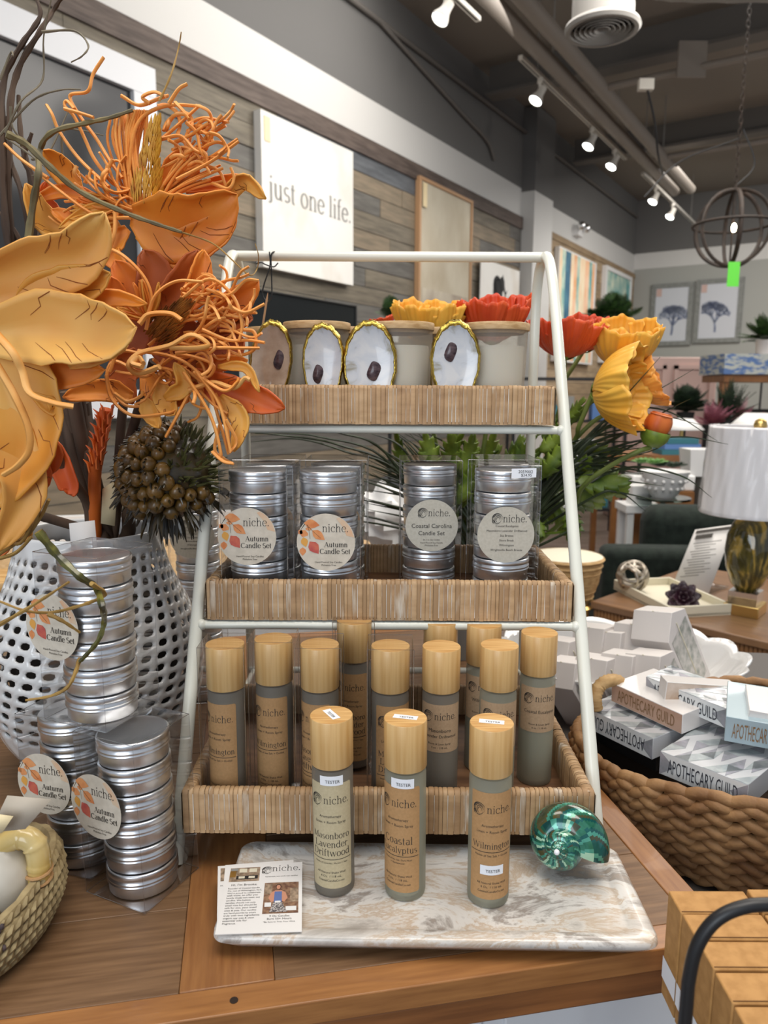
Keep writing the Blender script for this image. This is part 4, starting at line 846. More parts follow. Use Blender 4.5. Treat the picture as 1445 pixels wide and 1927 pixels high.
def spray(label, M0, kind='wilmington', tall=True, rot=0, group=None, boxed=False, pale=False, tester=None, tilt=0, clear=False):
    nm = 'boxed_room_spray' if boxed else 'room_spray'
    o = thing(nm, label, 'spray bottle', M=M0, group=group); zz = .004 if boxed else 0; K = Tm(0, 0, zz)
    mb = MB(); lathe(mb, [(.0, 0), (.017, 0), (.0190, .0012), (.0197, .004), (.0197, .124), (.0188, .1285), (.0150, .130), (.0150, .133)], 40, K)
    gl = obj('glass_bottle', mb, M['frost_clear' if clear else 'frost'], o, False)
    mb = MB(); lathe(mb, [(0, .004), (.0165, .0045), (.0172, .006), (.0172, .117), (0, .117)], 28, K); obj('liquid', mb, M['liquid' if clear else 'liquid_gray'], gl, False)
    mb = MB(); lathe(mb, [(.0200, .1308), (.0203, .1313), (.0203, .1762), (.0199, .1770)], 48, K, 0, True, True, False)
    cp = obj('cap', mb, M['bamboo'], o, False)
    mb = MB(); mb.add([(.0199*cos(2*pi*k/48), .0199*sin(2*pi*k/48), .1770) for k in range(48)], [tuple(range(48))], 0, False, K); obj('cap_top', mb, M['bamboo_top'], cp, False)
    if tall: lb = labelpatch(.0199, -1.12, 1.12, .0105, .1175); tx = tall_text(kind)
    else: lb = labelpatch(.0199, -1.3, 1.3, .066, .119); tx = short_text(kind)
    lb.v = [tuple(K @ Rz(rot) @ Vector(v)) for v in lb.v]
    lo = obj('label', lb, M['kraft_pale' if pale else ('kraft_label' if tall else 'kraft_label_b')], o, False)
    wrapcyl(tx, .0201); tx.v = [tuple(K @ Rz(rot) @ Vector(v)) for v in tx.v]; obj('lettering', tx, M['ink'], lo, False)
    if tester:
        for kx, (x, y) in enumerate(tester):
            a, b = MB(), MB(); sticker(a, b, x, y); wrapcyl(a, .0202, rot); wrapcyl(b, .0204, rot)
            so = obj('tester_sticker', a, M['white_label'], o, False); obj('lettering', b, M['ink'], so, False)
        a, b = MB(), MB(); sticker(a, b, 0, 0, .023, .008)
        T = Tm(0, .001, .1772) @ Rz(tilt); a.v = [tuple(T @ Vector(v)) for v in a.v]; T = Tm(0, .001, .1774) @ Rz(tilt); b.v = [tuple(T @ Vector(v)) for v in b.v]
        so = obj('tester_sticker', a, M['white_label'], o, False); obj('lettering', b, M['ink'], so, False)
    if boxed: clearbox(o, .0475, .1845)
    return o
def clearbox(o, s, hh):
    mb = MB(); box(mb, (0, 0, hh/2+.0004), (s, s, hh)); bx = obj('clear_box', mb, M['film'], o, False)
    mb = MB(); q = s/2
    for a, b in ((-q, -q), (q, -q), (q, q), (-q, q)): tube(mb, [(a, b, .001), (a, b, hh)], .00035, 4)
    for z in (.001, hh): tube(mb, [(-q, -q, z), (q, -q, z), (q, q, z), (-q, q, z)], .00035, 4, closed=True)
    obj('box_edge', mb, M['film_edge'], bx, False)
p = PZ(625, 1692, .018)
spray('tester spray bottle reading Masonboro Lavender Driftwood, pale label, on marble tray', Tm(-.0465, .657, .018) @ Ry(-.012), 'masonboro', rot=-.08, pale=True, tester=[(.002, .1205)], tilt=-1.05)
spray('tester spray bottle reading Coastal Eucalyptus, on marble tray', Tm(.0225, .6515, .018) @ Ry(-.008), 'coastal', rot=-.42, tester=[(.005, .121)], tilt=-.25, clear=True)
spray('tester spray bottle reading Wilmington with a sticker low on its label, on marble tray', Tm(.1015, .6425, .018) @ Ry(-.006), 'wilmington', rot=.02, tester=[(.0, .0405)], tilt=-.2, clear=True)
def atu(u, Y): return (u-722.5)/FPX*Y*1.045
gB = 'room sprays in clear boxes'
spray('boxed Wilmington spray bottle at the left end of the lowest tray', Tm(atu(425, .745), .745, ZL), 'wilmington', rot=-.42, group=gB, boxed=True)
spray('boxed Wilmington spray bottle, second from the left end of the lowest tray', Tm(atu(516, .762), .762, ZL), 'wilmington', rot=-.22, group=gB, boxed=True)
spray('boxed Masonboro spray bottle behind the pale-labelled tester', Tm(atu(603, .745), .745, ZL), 'masonboro', rot=-.5, group=gB, boxed=True)
spray('boxed spray bottle in shadow behind the other boxed sprays, between two of them', Tm(atu(668, .83), .83, ZL), 'masonboro', rot=-.25, group=gB, boxed=True)
spray('boxed Masonboro spray bottle nearest the unboxed sprays, label turned right', Tm(atu(736, .742), .742, ZL), 'masonboro', rot=.3, group=gB, boxed=True)
gU = 'room sprays without boxes in the lowest tray'
spray('unboxed Masonboro Lavender Driftwood spray with a half-height label in lowest tray', Tm(atu(832, .752), .752, ZL), ['Masonboro', 'Lavender Driftwood'], False, rot=-.1, group=gU)
spray('unboxed spray whose label is cut off by the Wilmington tester cap', Tm(atu(941, .757), .757, ZL), ['Wilmington'], False, rot=-.02, group=gU, clear=True)
spray('unboxed Coastal Eucalyptus spray at the right end of the lowest tray', Tm(atu(1015, .80), .80, ZL), ['Coastal Eucalyptus'], False, rot=.0, group=gU, clear=True)
spray('unboxed Wilmington spray half hidden behind another, showing only its label edge', Tm(atu(911, .83), .83, ZL), ['Wilmington'], False, rot=-.1, group=gU, clear=True)
spray('unboxed spray standing behind the Masonboro Lavender Driftwood spray, cap only', Tm(atu(830, .84), .84, ZL), ['Sea Breeze'], False, rot=.1, group=gU)
spray('unboxed spray in the back corner, cap just above the Coastal Eucalyptus one', Tm(atu(1012, .90), .90, ZL), ['Shore Break'], False, rot=.1, group=gU)
# ---------------------------------------------------------------- tins and candle sets
mb = MB(); lathe(mb, [(0, 0), (.032, 0), (.0335, .0012), (.0338, .0135), (.0338, .02)], 56); TIN = mb
mb = MB(); lathe(mb, [(.0343, .0118), (.0352, .0124), (.0353, .0134), (.0345, .0142), (.0345, .0150), (.0352, .0158), (.0352, .0168), (.0344, .0176), (.0343, .0200)], 64)
seg = 150; vs = []
for k in range(seg):
    q = 2*pi*k/seg; e = .0002 if k % 2 else 0
    for r_, z_ in ((.0346, .0202), (.0350-e, .0208), (.0350-e, .0248), (.0344, .0258), (.0330, .0262), (.0322, .0256), (.0, .0256)): vs.append((r_*cos(q), r_*sin(q), z_))
mb.add(vs, [(k*7+i, ((k+1) % seg)*7+i, ((k+1) % seg)*7+i+1, k*7+i+1) for k in range(seg) for i in range(6)], 0, True); LID = mb
tin_proto = None
def round_art(kind):
    """printing on a round label of radius .034: returns leaf patches per material and text"""
    L = {'leaf_o': MB(), 'leaf_y': MB(), 'leaf_r': MB(), 'leaf_wash': MB()}; t = MB()
    def leaf(m, x, y, l, wd, a):
        pts = [(0, 0), (l*.25, wd*.42), (l*.5, wd*.5), (l*.75, wd*.3), (l, 0), (l*.75, -wd*.3), (l*.5, -wd*.5), (l*.25, -wd*.42)]
        poly(L[m], pts, 0, 0, Tm(x, y, 0) @ Rz(a))
    def clipd(p): r = math.hypot(*p); return p if r < .0335 else (p[0]*.0335/r, p[1]*.0335/r)
    if kind == 'autumn':
        poly(L['leaf_wash'], [clipd(q) for q in [(.018, .034), (.012, .028), (.02, .018), (.024, .008), (.034, .006), (.034, .02), (.026, .03)]])
        poly(L['leaf_wash'], [clipd(q) for q in [(-.034, .012), (-.026, .02), (-.022, .03), (-.012, .034), (-.03, .03)]])
        leaf('leaf_o', -.0255, .023, .0185, .011, -.15); leaf('leaf_o', -.016, .014, .0185, .0105, -.65); leaf('leaf_o', -.024, .0145, .009, .011, -2.0)
        leaf('leaf_y', -.0265, .006, .012, .0085, -1.3); leaf('leaf_o', -.027, -.006, .010, .008, -1.6); leaf('leaf_r', -.0190, .001, .018, .0125, -.95)
        leaf('leaf_o', -.0275, .014, .006, .006, -2.4); leaf('leaf_o', -.024, .0165, .008, .004, -.2)
        put(t, serif('niche.', .031, thick=.055), .011, .0125); put(t, serif('Autumn', .0275, thick=.11), .0115, -.0055); put(t, serif('Candle Set', .036, thick=.11), .0105, -.0135)
        put(t, sans('Hand-Poured Soy Candles', .032), .003, -.0245); put(t, sans('Phthalate Free', .017), .003, -.028)
        ribbon(t, [(-.022, .021), (-.0195, .014), (-.0185, .004)], lambda a, b, c: .0003); ribbon(t, [(-.022, .021), (-.016, .014), (-.006, .005)], lambda a, b, c: .0003)
    elif kind == 'coastal':
        put(t, shellmark(.013), -.0115, .0165); put(t, serif('niche.', .029, thick=.06), .0095, .0125)
        put(t, sans('Coastal Carolina', .052), 0, -.003); put(t, sans('Candle Set', .034), 0, -.0125)
        put(t, sans('Six 2 oz. Soy Candles', .022), 0, -.0195); put(t, sans('Hand-Poured Soy Candle', .029), 0, -.0235); put(t, sans('Phthalate Free', .017), 0, -.027)
    else:
        put(t, shellmark(.013), -.0105, .0195); put(t, serif('niche.', .029, thick=.06), .0105, .0155)
        for i, (s, ww) in enumerate([('Coastal Eucalyptus', .027), ('Masonboro Lavender Driftwood', .048), ('Sea Breeze', .016), ('Shore Break', .0175), ('Wilmington', .0175), ('Wrightsville Beach Breeze', .038)]):
            put(t, sans(s, ww), .001, .0095-.0058*i)
    return L, t
def candle_set(label, M0, kind='autumn', group='candle sets in clear boxes', rl=.034, lz=.088, lx=-.002, price=False, face=0):
    global tin_proto
    o = thing('candle_set', label, 'candle set', M=M0, group=group)
    for k in range(6):
        if tin_proto is None:
            tn = obj('tin', TIN, M['alu'], o, False); ld = obj('tin_lid', LID, M['alu_lid'], tn, False); tin_proto = tn
        else:
            tn = tin_proto.copy(); COL.objects.link(tn); ld = tin_proto.children[0].copy(); COL.objects.link(ld); tn.parent = o; ld.parent = tn
        tn.location = (0, 0, .001+k*.0272); tn.rotation_euler = (0, 0, rnd.uniform(0, 6))
    S_ = .0775; HH = .1705
    clearbox(o, S_, HH)
    F = Rz(face) @ Tm(lx, -S_/2-.0006, lz)
    d = MB(); d.add([(rl*cos(2*pi*k/48), 0, rl*sin(2*pi*k/48)) for k in range(48)], [tuple(range(48))], 0, False, F)
    lb = obj('round_label', d, M['round_label' if kind == 'autumn' else 'round_gray'], o, False)
    L, t = round_art(kind); sc = rl/.034
    for n_, q in L.items():
        if q.v:
            q.v = [(a*sc, b*sc, c) for a, b, c in q.v]; upright(q, F, {'leaf_wash': .0001, 'leaf_o': .0002, 'leaf_y': .00025, 'leaf_r': .0003}[n_]); obj('printed_leaves', q, M[n_], lb, False)
    t.v = [(a*sc, b*sc, c) for a, b, c in t.v]; upright(t, F, .0004); obj('lettering', t, M['ink'], lb, False)
    if price:
        F2 = Tm(.018, -S_/2-.0006, .1615); d = MB(); d.add([(-.0145, 0, -.006), (.0145, 0, -.0045), (.0145, 0, .0065), (-.0145, 0, .0055)], [(0, 1, 2, 3)], 0, False, F2)
        st = obj('price_sticker', d, M['white_label'], o, False)
        t = MB(); put(t, sans('2059002', .017), .002, .0005); put(t, sans('$34.95', .0125), .003, -.0035); upright(t, F2, .0003); obj('lettering', t, M['ink'], st, False)
    return o
def at2(u, Y, k=1.02): return (u-722.5)/FPX*Y*k
candle_set('boxed Autumn Candle Set at the left end of the middle tray', Tm(at2(489, .884), .884, ZM), lx=-.008, lz=.0885)
candle_set('boxed Autumn Candle Set beside the left-end one in the middle tray', Tm(at2(620, .884), .884, ZM), lx=-.001, lz=.082)
candle_set('boxed candle set directly behind the left-end Autumn set, seen only over it', Tm(at2(489, .884)+.006, .9655, ZM))
candle_set('boxed candle set behind the second Autumn set, white flap showing', Tm(at2(620, .884)+.006, .966, ZM))
candle_set('boxed Coastal Carolina Candle Set with round grey label in the middle tray', Tm(at2(807, .965), .965, ZM), 'coastal', lx=.001, lz=.088, rl=.0335)
candle_set('boxed candle set listing six scents, price sticker 2059002 on its corner', Tm(at2(943, .905), .905, ZM), 'list', price=True, lx=-.001, lz=.088)
candle_set('boxed candle set directly behind the one with the price sticker', Tm(at2(955, .905)+.006, .986, ZM), 'list')
# three sets stacked on the table at the left
candle_set('boxed Autumn Candle Set standing on the table, the nearest of the stacked three', Tm(-.244, .688, .0) @ Rz(R(-26)) @ Ry(-.03), lx=-.015, lz=.098, rl=.033)
candle_set('boxed Autumn Candle Set on the table beside the rope basket handle', Tm(-.322, .735, .0) @ Rz(R(-18)) @ Ry(-.03), lx=-.010, lz=.098, rl=.033)
candle_set('boxed Autumn Candle Set on top of the two others, a twig crossing its label', Tm(-.285, .712, .1725) @ Rz(R(-22)), lx=-.020, lz=.098, rl=.033)
# ---------------------------------------------------------------- jar candles and oyster shells on the top tray
h = hexc
M['shell_rough'] = pm('shell_rough', h('5a4c30'), h('2f2a20'), 60, rough=.6, bump=.8, bsc=120); M['pearl'] = pm('pearl', h('d2d2d2'), h('8d8468'), 30, rough=.22, coat=.5, lo=.40, hi=.70, dist=1, c3=h('c4c7cc'))
M['pearl_tan'] = pm('pearl_tan', h('a58e78'), h('cdbba6'), 30, rough=.2, coat=.6); M['gilt'] = pm('gilt', (.62, .45, .10), (.36, .24, .04), 90, rough=.32, metal=1, bump=.6, bsc=200); M['scar'] = pm('scar', h('2a1a20'), h('5c4a4c'), 90, (1, 1, 2), rough=.25)
def jar(label, x, y, r=.0432):
    o = thing('jar_candle', label, 'candle', (x, y, ZT), group='frosted jar candles on the top tray'); hh = .113
    mb = MB(); lathe(mb, [(0, 0), (r-.008, 0), (r-.005, .003), (r-.003, .05), (r-.0005, hh)], 56); g = obj('glass_jar', mb, M['frost_jar'], o, False)
    mb = MB(); lathe(mb, [(0, .004), (r-.010, .005), (r-.0065, .05), (r-.0055, .093), (0, .093)], 40); obj('wax', mb, M['wax'], g, False)
    mb = MB(); lathe(mb, [(r-.006, hh-.004), (r-.004, hh-.0005), (r+.0012, hh), (r+.0015, hh+.001), (r+.0015, hh+.0085), (r+.0008, hh+.0095), (0, hh+.0095)], 56); obj('wood_lid', mb, M['lid_wood'], o, False)
    return o
def atj(u, Y): return (u-722.5)/FPX*Y*.972
for u, Y, lb in ((594, 1.006, 'frosted jar candle with wood lid, left of the three in front'), (752, 1.006, 'frosted jar candle with wood lid, middle of the three in front'), (931, 1.006, 'frosted jar candle with wood lid, right of the three in front'),
                 (520, 1.0935, 'frosted jar candle in the back row behind the leftmost oyster shell'), (668, 1.0935, 'frosted jar candle in the back row, lid showing between two front jars'), (828, 1.0935, 'frosted jar candle in the back row, lid beside the right oyster shell')):
    jar(lb, atj(u, Y), Y)
def oyster(label, uc, vt, Y, wd, hh, lean=0, tilt=0, seed=0, pearl='pearl', scar=(.15, -.1)):
    rr = random.Random(seed); top = PY(uc, vt, Y); zb = ZT+.002; L = (top.z-zb); o = thing('oyster_shell', label, 'shell', (top.x, Y, zb), group='gilded oyster shells on the top tray')
    F = Tm(top.x, Y, zb) @ Rz(tilt) @ Ry(lean); ph = [rr.uniform(0, 6) for _ in range(4)]
    def outl(a, jag=0):
        c, s = cos(a), sin(a); w_ = wd/2*(1+.24*s-.08*s*s+.05*sin(2*a+ph[0])+.03*sin(3*a+ph[1]))
        k = 1+jag*(.010*sin(17*a+ph[2])+.007*sin(41*a+ph[3])); return w_*c*k, L*.5*s*k+L*.5
    def surf(k, jag):
        def fn(u_, v_):
            x, y = outl(2*pi*u_, jag); q, d = k(v_); return (x*q, d, L*.5+(y-L*.5)*q)
        return fn
    mb = MB(); grid(mb, surf(lambda v: (.93*v, .0045*(1-v**3)-.0015), 0), 48, 8, 0, True, F, True); obj('pearly_inside', mb, M[pearl], o)
    mb = MB(); grid(mb, surf(lambda v: (.90+.13*v, -.0012-.0022*sin(pi*v**.8)+.004*v*v), 1.2), 110, 5, 0, True, F, True); obj('gilded_rim', mb, M['gilt'], o)
    mb = MB(); grid(mb, surf(lambda v: (1.03*math.sqrt(max(0, 1-v*v)), .0030+.006*v), 1.2), 60, 6, 0, True, F, True); obj('rough_back', mb, M['shell_rough'], o)
    mb = MB(); sx, sy = scar
    grid(mb, lambda u_, v_: (sx*wd+.13*wd*v_*cos(2*pi*u_)*(1+.25*sin(4*pi*u_)), .0022-.0028*(1-v_*v_), L*.5+sy*L+.105*L*v_*sin(2*pi*u_)), 20, 4, 0, True, F, True); obj('muscle_scar', mb, M['scar'], o)
oyster('gold-rimmed oyster shell half hidden by the orange flower, left end of top tray', 503, 603, .9575, .050, .11, .05, .0, 1, 'pearl_tan', (.2, .1))
oyster('narrow gold-rimmed oyster shell leaning on the left front jar', 609, 609, .9575, .051, .11, -.02, .0, 2, 'pearl', (-.14, -.04))
oyster('widest gold-rimmed oyster shell, between the left and middle front jars', 696, 604, .9575, .064, .11, .0, .0, 3, 'pearl', (.08, -.02))
oyster('gold-rimmed oyster shell with a rough grey side, between middle and right jars', 858, 603, .9575, .058, .11, .0, .0, 4, 'pearl', (-.10, .18))
oyster('oyster shell sliver behind, seen between the middle and right jars', 832, 655, 1.045, .03, .09, 0, 0, 5, 'pearl_tan', (0, .2))
mb = MB(); tube(mb, crom([PY(507, 474, 1.108), PY(508, 500, 1.106), PY(497, 535, 1.107), PY(494, 555, 1.108), PY(503, 567, 1.108), PY(511, 556, 1.108), PY(511, 520, 1.108), PY(510, 482, 1.106), PY(516, 474, 1.112), PY(521, 477, 1.118)], 6), .0011, 6)
tube(mb, crom([PY(482, 496, 1.107), PY(492, 494, 1.105), PY(500, 498, 1.105), PY(515, 502, 1.105), PY(523, 495, 1.108)], 6), .0011, 6); o = obj('twist_tie', mb, M['black']); tag(o, 'black elastic cord looped over the left end of the top bar', 'cord')
mb = MB(); a_, b_ = PY(487, 660, 1.03), PY(504, 551, 1.03); tube(mb, [Vector((a_.x-.004, 1.03, ZT+.002)), a_, a_.lerp(b_, .9), b_], [.0017, .0017, .0014, .0004], 6); o = obj('wooden_skewer', mb, M['wood_frame']); tag(o, 'thin pointed wooden stick behind the leftmost oyster shell', 'stick')
# ---------------------------------------------------------------- sea snail shell
M['abalone'] = pm('abalone', h('0c3a3a'), h('5a9c84'), 60, (1.5, .4, 1.5), rough=.12, coat=.9, dist=1.5, lo=.38, hi=.62, c3=h('1f6f66'), metal=.35)
e = M['abalone'].node_tree.nodes; cr = [n for n in e if n.type == 'VALTORGB'][0].color_ramp
for p_, c_ in ((.46, '4a5a3c'), (.53, '0c3c40'), (.66, 'b8d8c0')): q = cr.elements.new(p_); q.color = (*h(c_), 1)
sc = PY(1060, 1618, .65); so = thing('sea_snail_shell', 'glossy blue-green striped sea snail shell at the right end of the marble tray', 'shell', (sc.x+.02, .66, .018))
F = frame(sc+Vector((.002, .020, .004)), (1, .25, -.1), (-.38, -.90, .22))
mb = MB(); NT = 360; NP = 72; TH = 2*pi*3.6; vs = []
for i in range(NT+1):
    th = TH*i/NT; gth = math.exp(-.118*(TH-th)); rho = .0205*gth; tr = .0275*gth; a_ = TH-th-.30
    for j in range(NP):
        p_ = 2*pi*j/NP; r_ = rho+tr*cos(p_)*.95; z_ = -.034*gth+.034+tr*sin(p_)*.92-.0; z_ = .022-.040*gth+tr*.95*sin(p_)
        r_ *= 1+.006*sin(9*p_); vs.append((r_*cos(a_), r_*sin(a_), z_))
fs = [(i*NP+j, i*NP+(j+1) % NP, (i+1)*NP+(j+1) % NP, (i+1)*NP+j) for i in range(NT) for j in range(NP)]; fs.append(tuple(range(NT*NP, NT*NP+NP))); mb.add(vs, fs, 0, True, F); pal = {}; r2 = random.Random(3)
for i in range(NT):
    for j in range(NP):
        k = (int(i*.5+2.6*sin(j*.18)+j*.26), j//12); pal.setdefault(k, r2.choice([0, 0, 0, 1, 1, 1, 2, 2, 3, 4, 4])); mb.m[i*NP+j] = pal[k]
obj('whorls', mb, [pm('shell_teal', h('0d4444'), h('1c6660'), 60, rough=.16, coat=.6, metal=.3), pm('shell_green', h('1d5a48'), h('3a8268'), 60, rough=.16, coat=.6, metal=.3), pm('shell_sea', h('3f8f7c'), h('5ea892'), 60, rough=.16, coat=.6, metal=.3), pm('shell_pale', h('9cc0a4'), rough=.16, coat=.6), pm('shell_brown', h('4e4a2c'), h('2e3c30'), 60, rough=.16, coat=.6)], so)
mb = MB(); ball(mb, F @ Vector((0, 0, .0245)), .0028); obj('white_tip', mb, M['white_label'], so)
# ---------------------------------------------------------------- info cards on the marble tray
def quadpt(c, s, t): return c[0].lerp(c[1], s).lerp(c[3].lerp(c[2], s), t)
def card(label, px, z, full):
    c = [PZ(u, v, z) for u, v in px]; o = thing('info_card', label, 'card', c[0].lerp(c[2], .5), group='info cards on the marble tray')
    n = 1; mb = MB(); mb.add([tuple(p) for p in c]+[(p.x, p.y, p.z+.0006) for p in c], [(3, 2, 1, 0), (4, 5, 6, 7), (0, 1, 5, 4), (1, 2, 6, 5), (2, 3, 7, 6), (3, 0, 4, 7)], 0, False); obj('card_sheet', mb, M['paper'], o)
    def lay(mb_, s0, t0, sc_, dz, asp=1.0):     # drawing (x right, y up) onto the card; s0,t0 = anchor
        ex = c[1]-c[0]; ey = c[0]-c[3]; W_ = ex.length; H_ = ey.length
        out = []
        for x, y, z_ in mb_.v: q = quadpt(c, s0+x*sc_, t0-y*sc_*W_/H_*asp); out.append((q.x, q.y, z+.0006+dz))
        mb_.v = out; return mb_
    def rect(s0, s1, t0, t1, m, dz, nm='printed_photo'):
        q = MB(); q.add([tuple(quadpt(c, s, t)+Vector((0, 0, .0006+dz))) for s, t in ((s0, t0), (s1, t0), (s1, t1), (s0, t1))], [(0, 1, 2, 3)], 0, False); return q
    if not full:
        obj('printed_photo', rect(.04, .4, .04, .25, m_ph, .0001), M['photo_tan'], o); obj('lettering', lay(sans('Hi, I', .06), .07, .33, 1, .0002), M['ink'], o); return o
    q = rect(.05, .44, .05, .27, 0, .0001); obj('printed_photo', q, M['photo_tan'], o)
    for m_, rs in (('dark_bezel', [(.14, .42, .18, .235)]), ('gold', [(.05, .13, .1, .2)]), ('cream', [(.17, .27, .07, .13), (.30, .40, .07, .13), (.17, .25, .19, .225), (.30, .38, .19, .225)]), ('gray_cab', [(.06, .15, .06, .1)])):
        q = MB()
        for i, r_ in enumerate(rs): q.join(rect(*r_, 0, .0002 if m_ == 'dark_bezel' else .0003))
        obj('printed_candles', q, M[m_], o)
    t = MB(); t.join(lay(shellmark(.15), .54, .11, 1, .0002)); t.join(lay(serif('niche.', .38, thick=.05), .79, .13, 1, .0002)); t.join(lay(sans('handmade non-toxic soy candles', .42), .73, .22, 1, .0002))
    t.join(lay(sans('Hi, I\'m Brooke.', .33), .26, .335, 1, .0002))
    for i, s in enumerate(['Founder of Coastal Candle', 'Co. out of Wilmington, N.C.', 'We\'re proud to collaborate', 'with niche. to offer you', 'locally made non toxic soy', 'candles. We believe', 'candles should not only', 'smell nice but should be', 'safe for you, your loved', 'ones & pets. Our candles', 'are hand-poured by yours', 'truly with two ingredients:', 'organic soy wax & clean', 'essential oils for', 'fragrance.']):
        ww = .016*len(s); t.join(lay(sans(s, ww), .06+ww/2, .383+.0355*i, 1, .0002))
    for i, (s, ww) in enumerate((('9 Oz Candles', .24), ('Burn 50+ Hours', .29), ('*Be Sure to Trim Your Wick', .38))): t.join(lay(sans(s, ww), .73, .80+.037*i, 1, .0002))
    obj('lettering', t, M['ink'], o)
    ph = obj('printed_portrait', rect(.52, .955, .31, .755, 0, .0001), M['photo_dark'], o)
    for m_, sh_ in (('photo_tan', [(.53, .62, .33, .48), (.85, .95, .4, .6)]), ('white', [(.54, .62, .60, .66), (.8, .93, .66, .72)])):
        q = MB()
        for r_ in sh_: q.join(rect(*r_, 0, .0002))
        obj('printed_shelves', q, M[m_], ph)
    def blob(pts, m_, dz): q = MB(); q.add([tuple(quadpt(c, s, t_)+Vector((0, 0, .0006+dz))) for s, t_ in pts], [tuple(range(len(pts)))], 0, False); obj('printed_person', q, M[m_], ph)
    blob([(.70+.035*cos(a), .375+.04*sin(a)) for a in [2*pi*i/14 for i in range(14)]], 'hair_print', .0003)
    blob([(.70+.026*cos(a), .382+.033*sin(a)) for a in [2*pi*i/14 for i in range(14)]], 'skin_print', .0004)
    blob([(.66, .43), (.74, .43), (.79, .46), (.82, .54), (.78, .6), (.74, .58), (.66, .58), (.62, .6), (.58, .54), (.61, .46)], 'skin_print', .0003)
    blob([(.655, .45), (.745, .45), (.75, .6), (.65, .6)], 'blue_print', .0005); blob([(.65, .6), (.75, .6), (.82, .74), (.6, .74)], 'skirt_print', .0005)
    blob([(.665, .585), (.735, .585), (.735, .61), (.665, .61)], 'white', .0006)
    return o
m_ph = 0
M.update(photo_tan=pm('photo_tan', h('b79f86'), h('776553'), 200, rough=.5), photo_dark=pm('photo_dark', h('6b4a3c'), h('9c7b60'), 260, rough=.5), skin_print=pm('skin_print', h('c98f74'), rough=.5), hair_print=pm('hair_print', h('3b2a24'), rough=.5),
 blue_print=pm('blue_print', h('5f74a8'), rough=.5), skirt_print=pm('skirt_print', h('5a5658'), h('c2bcb8'), 700, rough=.5, lo=.45, hi=.55))
card('bottom info card, only its left strip showing under the others', [(410, 1631), (540, 1622), (540, 1752), (408, 1760)], .0226, False)
card('second info card, its upper edge peeking out behind the top card', [(424, 1629), (552, 1619), (556, 1750), (412, 1758)], .0234, False)
card('top info card with a portrait photo and a paragraph about the candles', [(428.7, 1630), (568.8, 1623), (567.9, 1754), (404.4, 1759.5)], .0242, True)
# ---------------------------------------------------------------- white openwork vase and its dried arrangement
VX, VY = -.385, .95
M['ceramic'] = pm('ceramic', h('d9d8d6'), rough=.12, coat=.5); M['core_shade'] = pm('core_shade', h('2a241e'), rough=.9)
va = thing('openwork_vase', 'big glossy white ceramic vase pierced with rows of small holes', 'vase', (VX, VY, 0))
vp = [(.075, 0), (.095, .02), (.118, .055), (.134, .10), (.138, .14), (.134, .175), (.122, .21), (.108, .24), (.096, .27), (.088, .30), (.086, .318)]
def vr(z):
    for (r0, z0), (r1, z1) in zip(vp, vp[1:]):
        if z <= z1: t = (z-z0)/(z1-z0); return lerp(r0, r1, t)
    return vp[-1][0]
mb = MB(); NC, NR = 76, 44; vs = []
for j in range(NR+1):
    z = .318*j/NR
    for i in range(NC):
        off = -.18 if i % 2 else .12
        a = 2*pi*(i+off)/NC+z*2.6; zz = z+(-.0004 if j % 2 else .0004)*(1 if 6 < j < 42 else 0)+.0035*sin(i*pi/NC*8)*(1 if 0 < j < NR else 0); r_ = vr(z)+(.0022*sin(i*2.1+j*1.7) if j < 11 else .0008*sin(i*1.3+j)); vs.append((VX+r_*cos(a), VY+r_*sin(a), max(0, zz)))
fs = []
for j in range(NR):
    for i in range(NC):
        hole = (i % 2 == 1) and (j % 2 == 1) and 10 < j < 41
        if not hole: fs.append((j*NC+i, j*NC+(i+1) % NC, (j+1)*NC+(i+1) % NC, (j+1)*NC+i))
fs.append(tuple(range(NC))[::-1])
mb.add(vs, fs, 0, True); o = obj('vase_body', mb, M['ceramic'], va, solid=.006); m_ = o.modifiers.new('u', 'SUBSURF'); m_.levels = 1; m_.render_levels = 1
mb = MB(); lathe(mb, [(0, .02), (.07, .03), (.105, .1), (.108, .16), (.09, .22), (.07, .28), (0, .285)], 24, Tm(VX, VY, 0)); obj('shade_core', mb, M['core_shade'], va)  # dark core added inside the vase so its holes look shaded
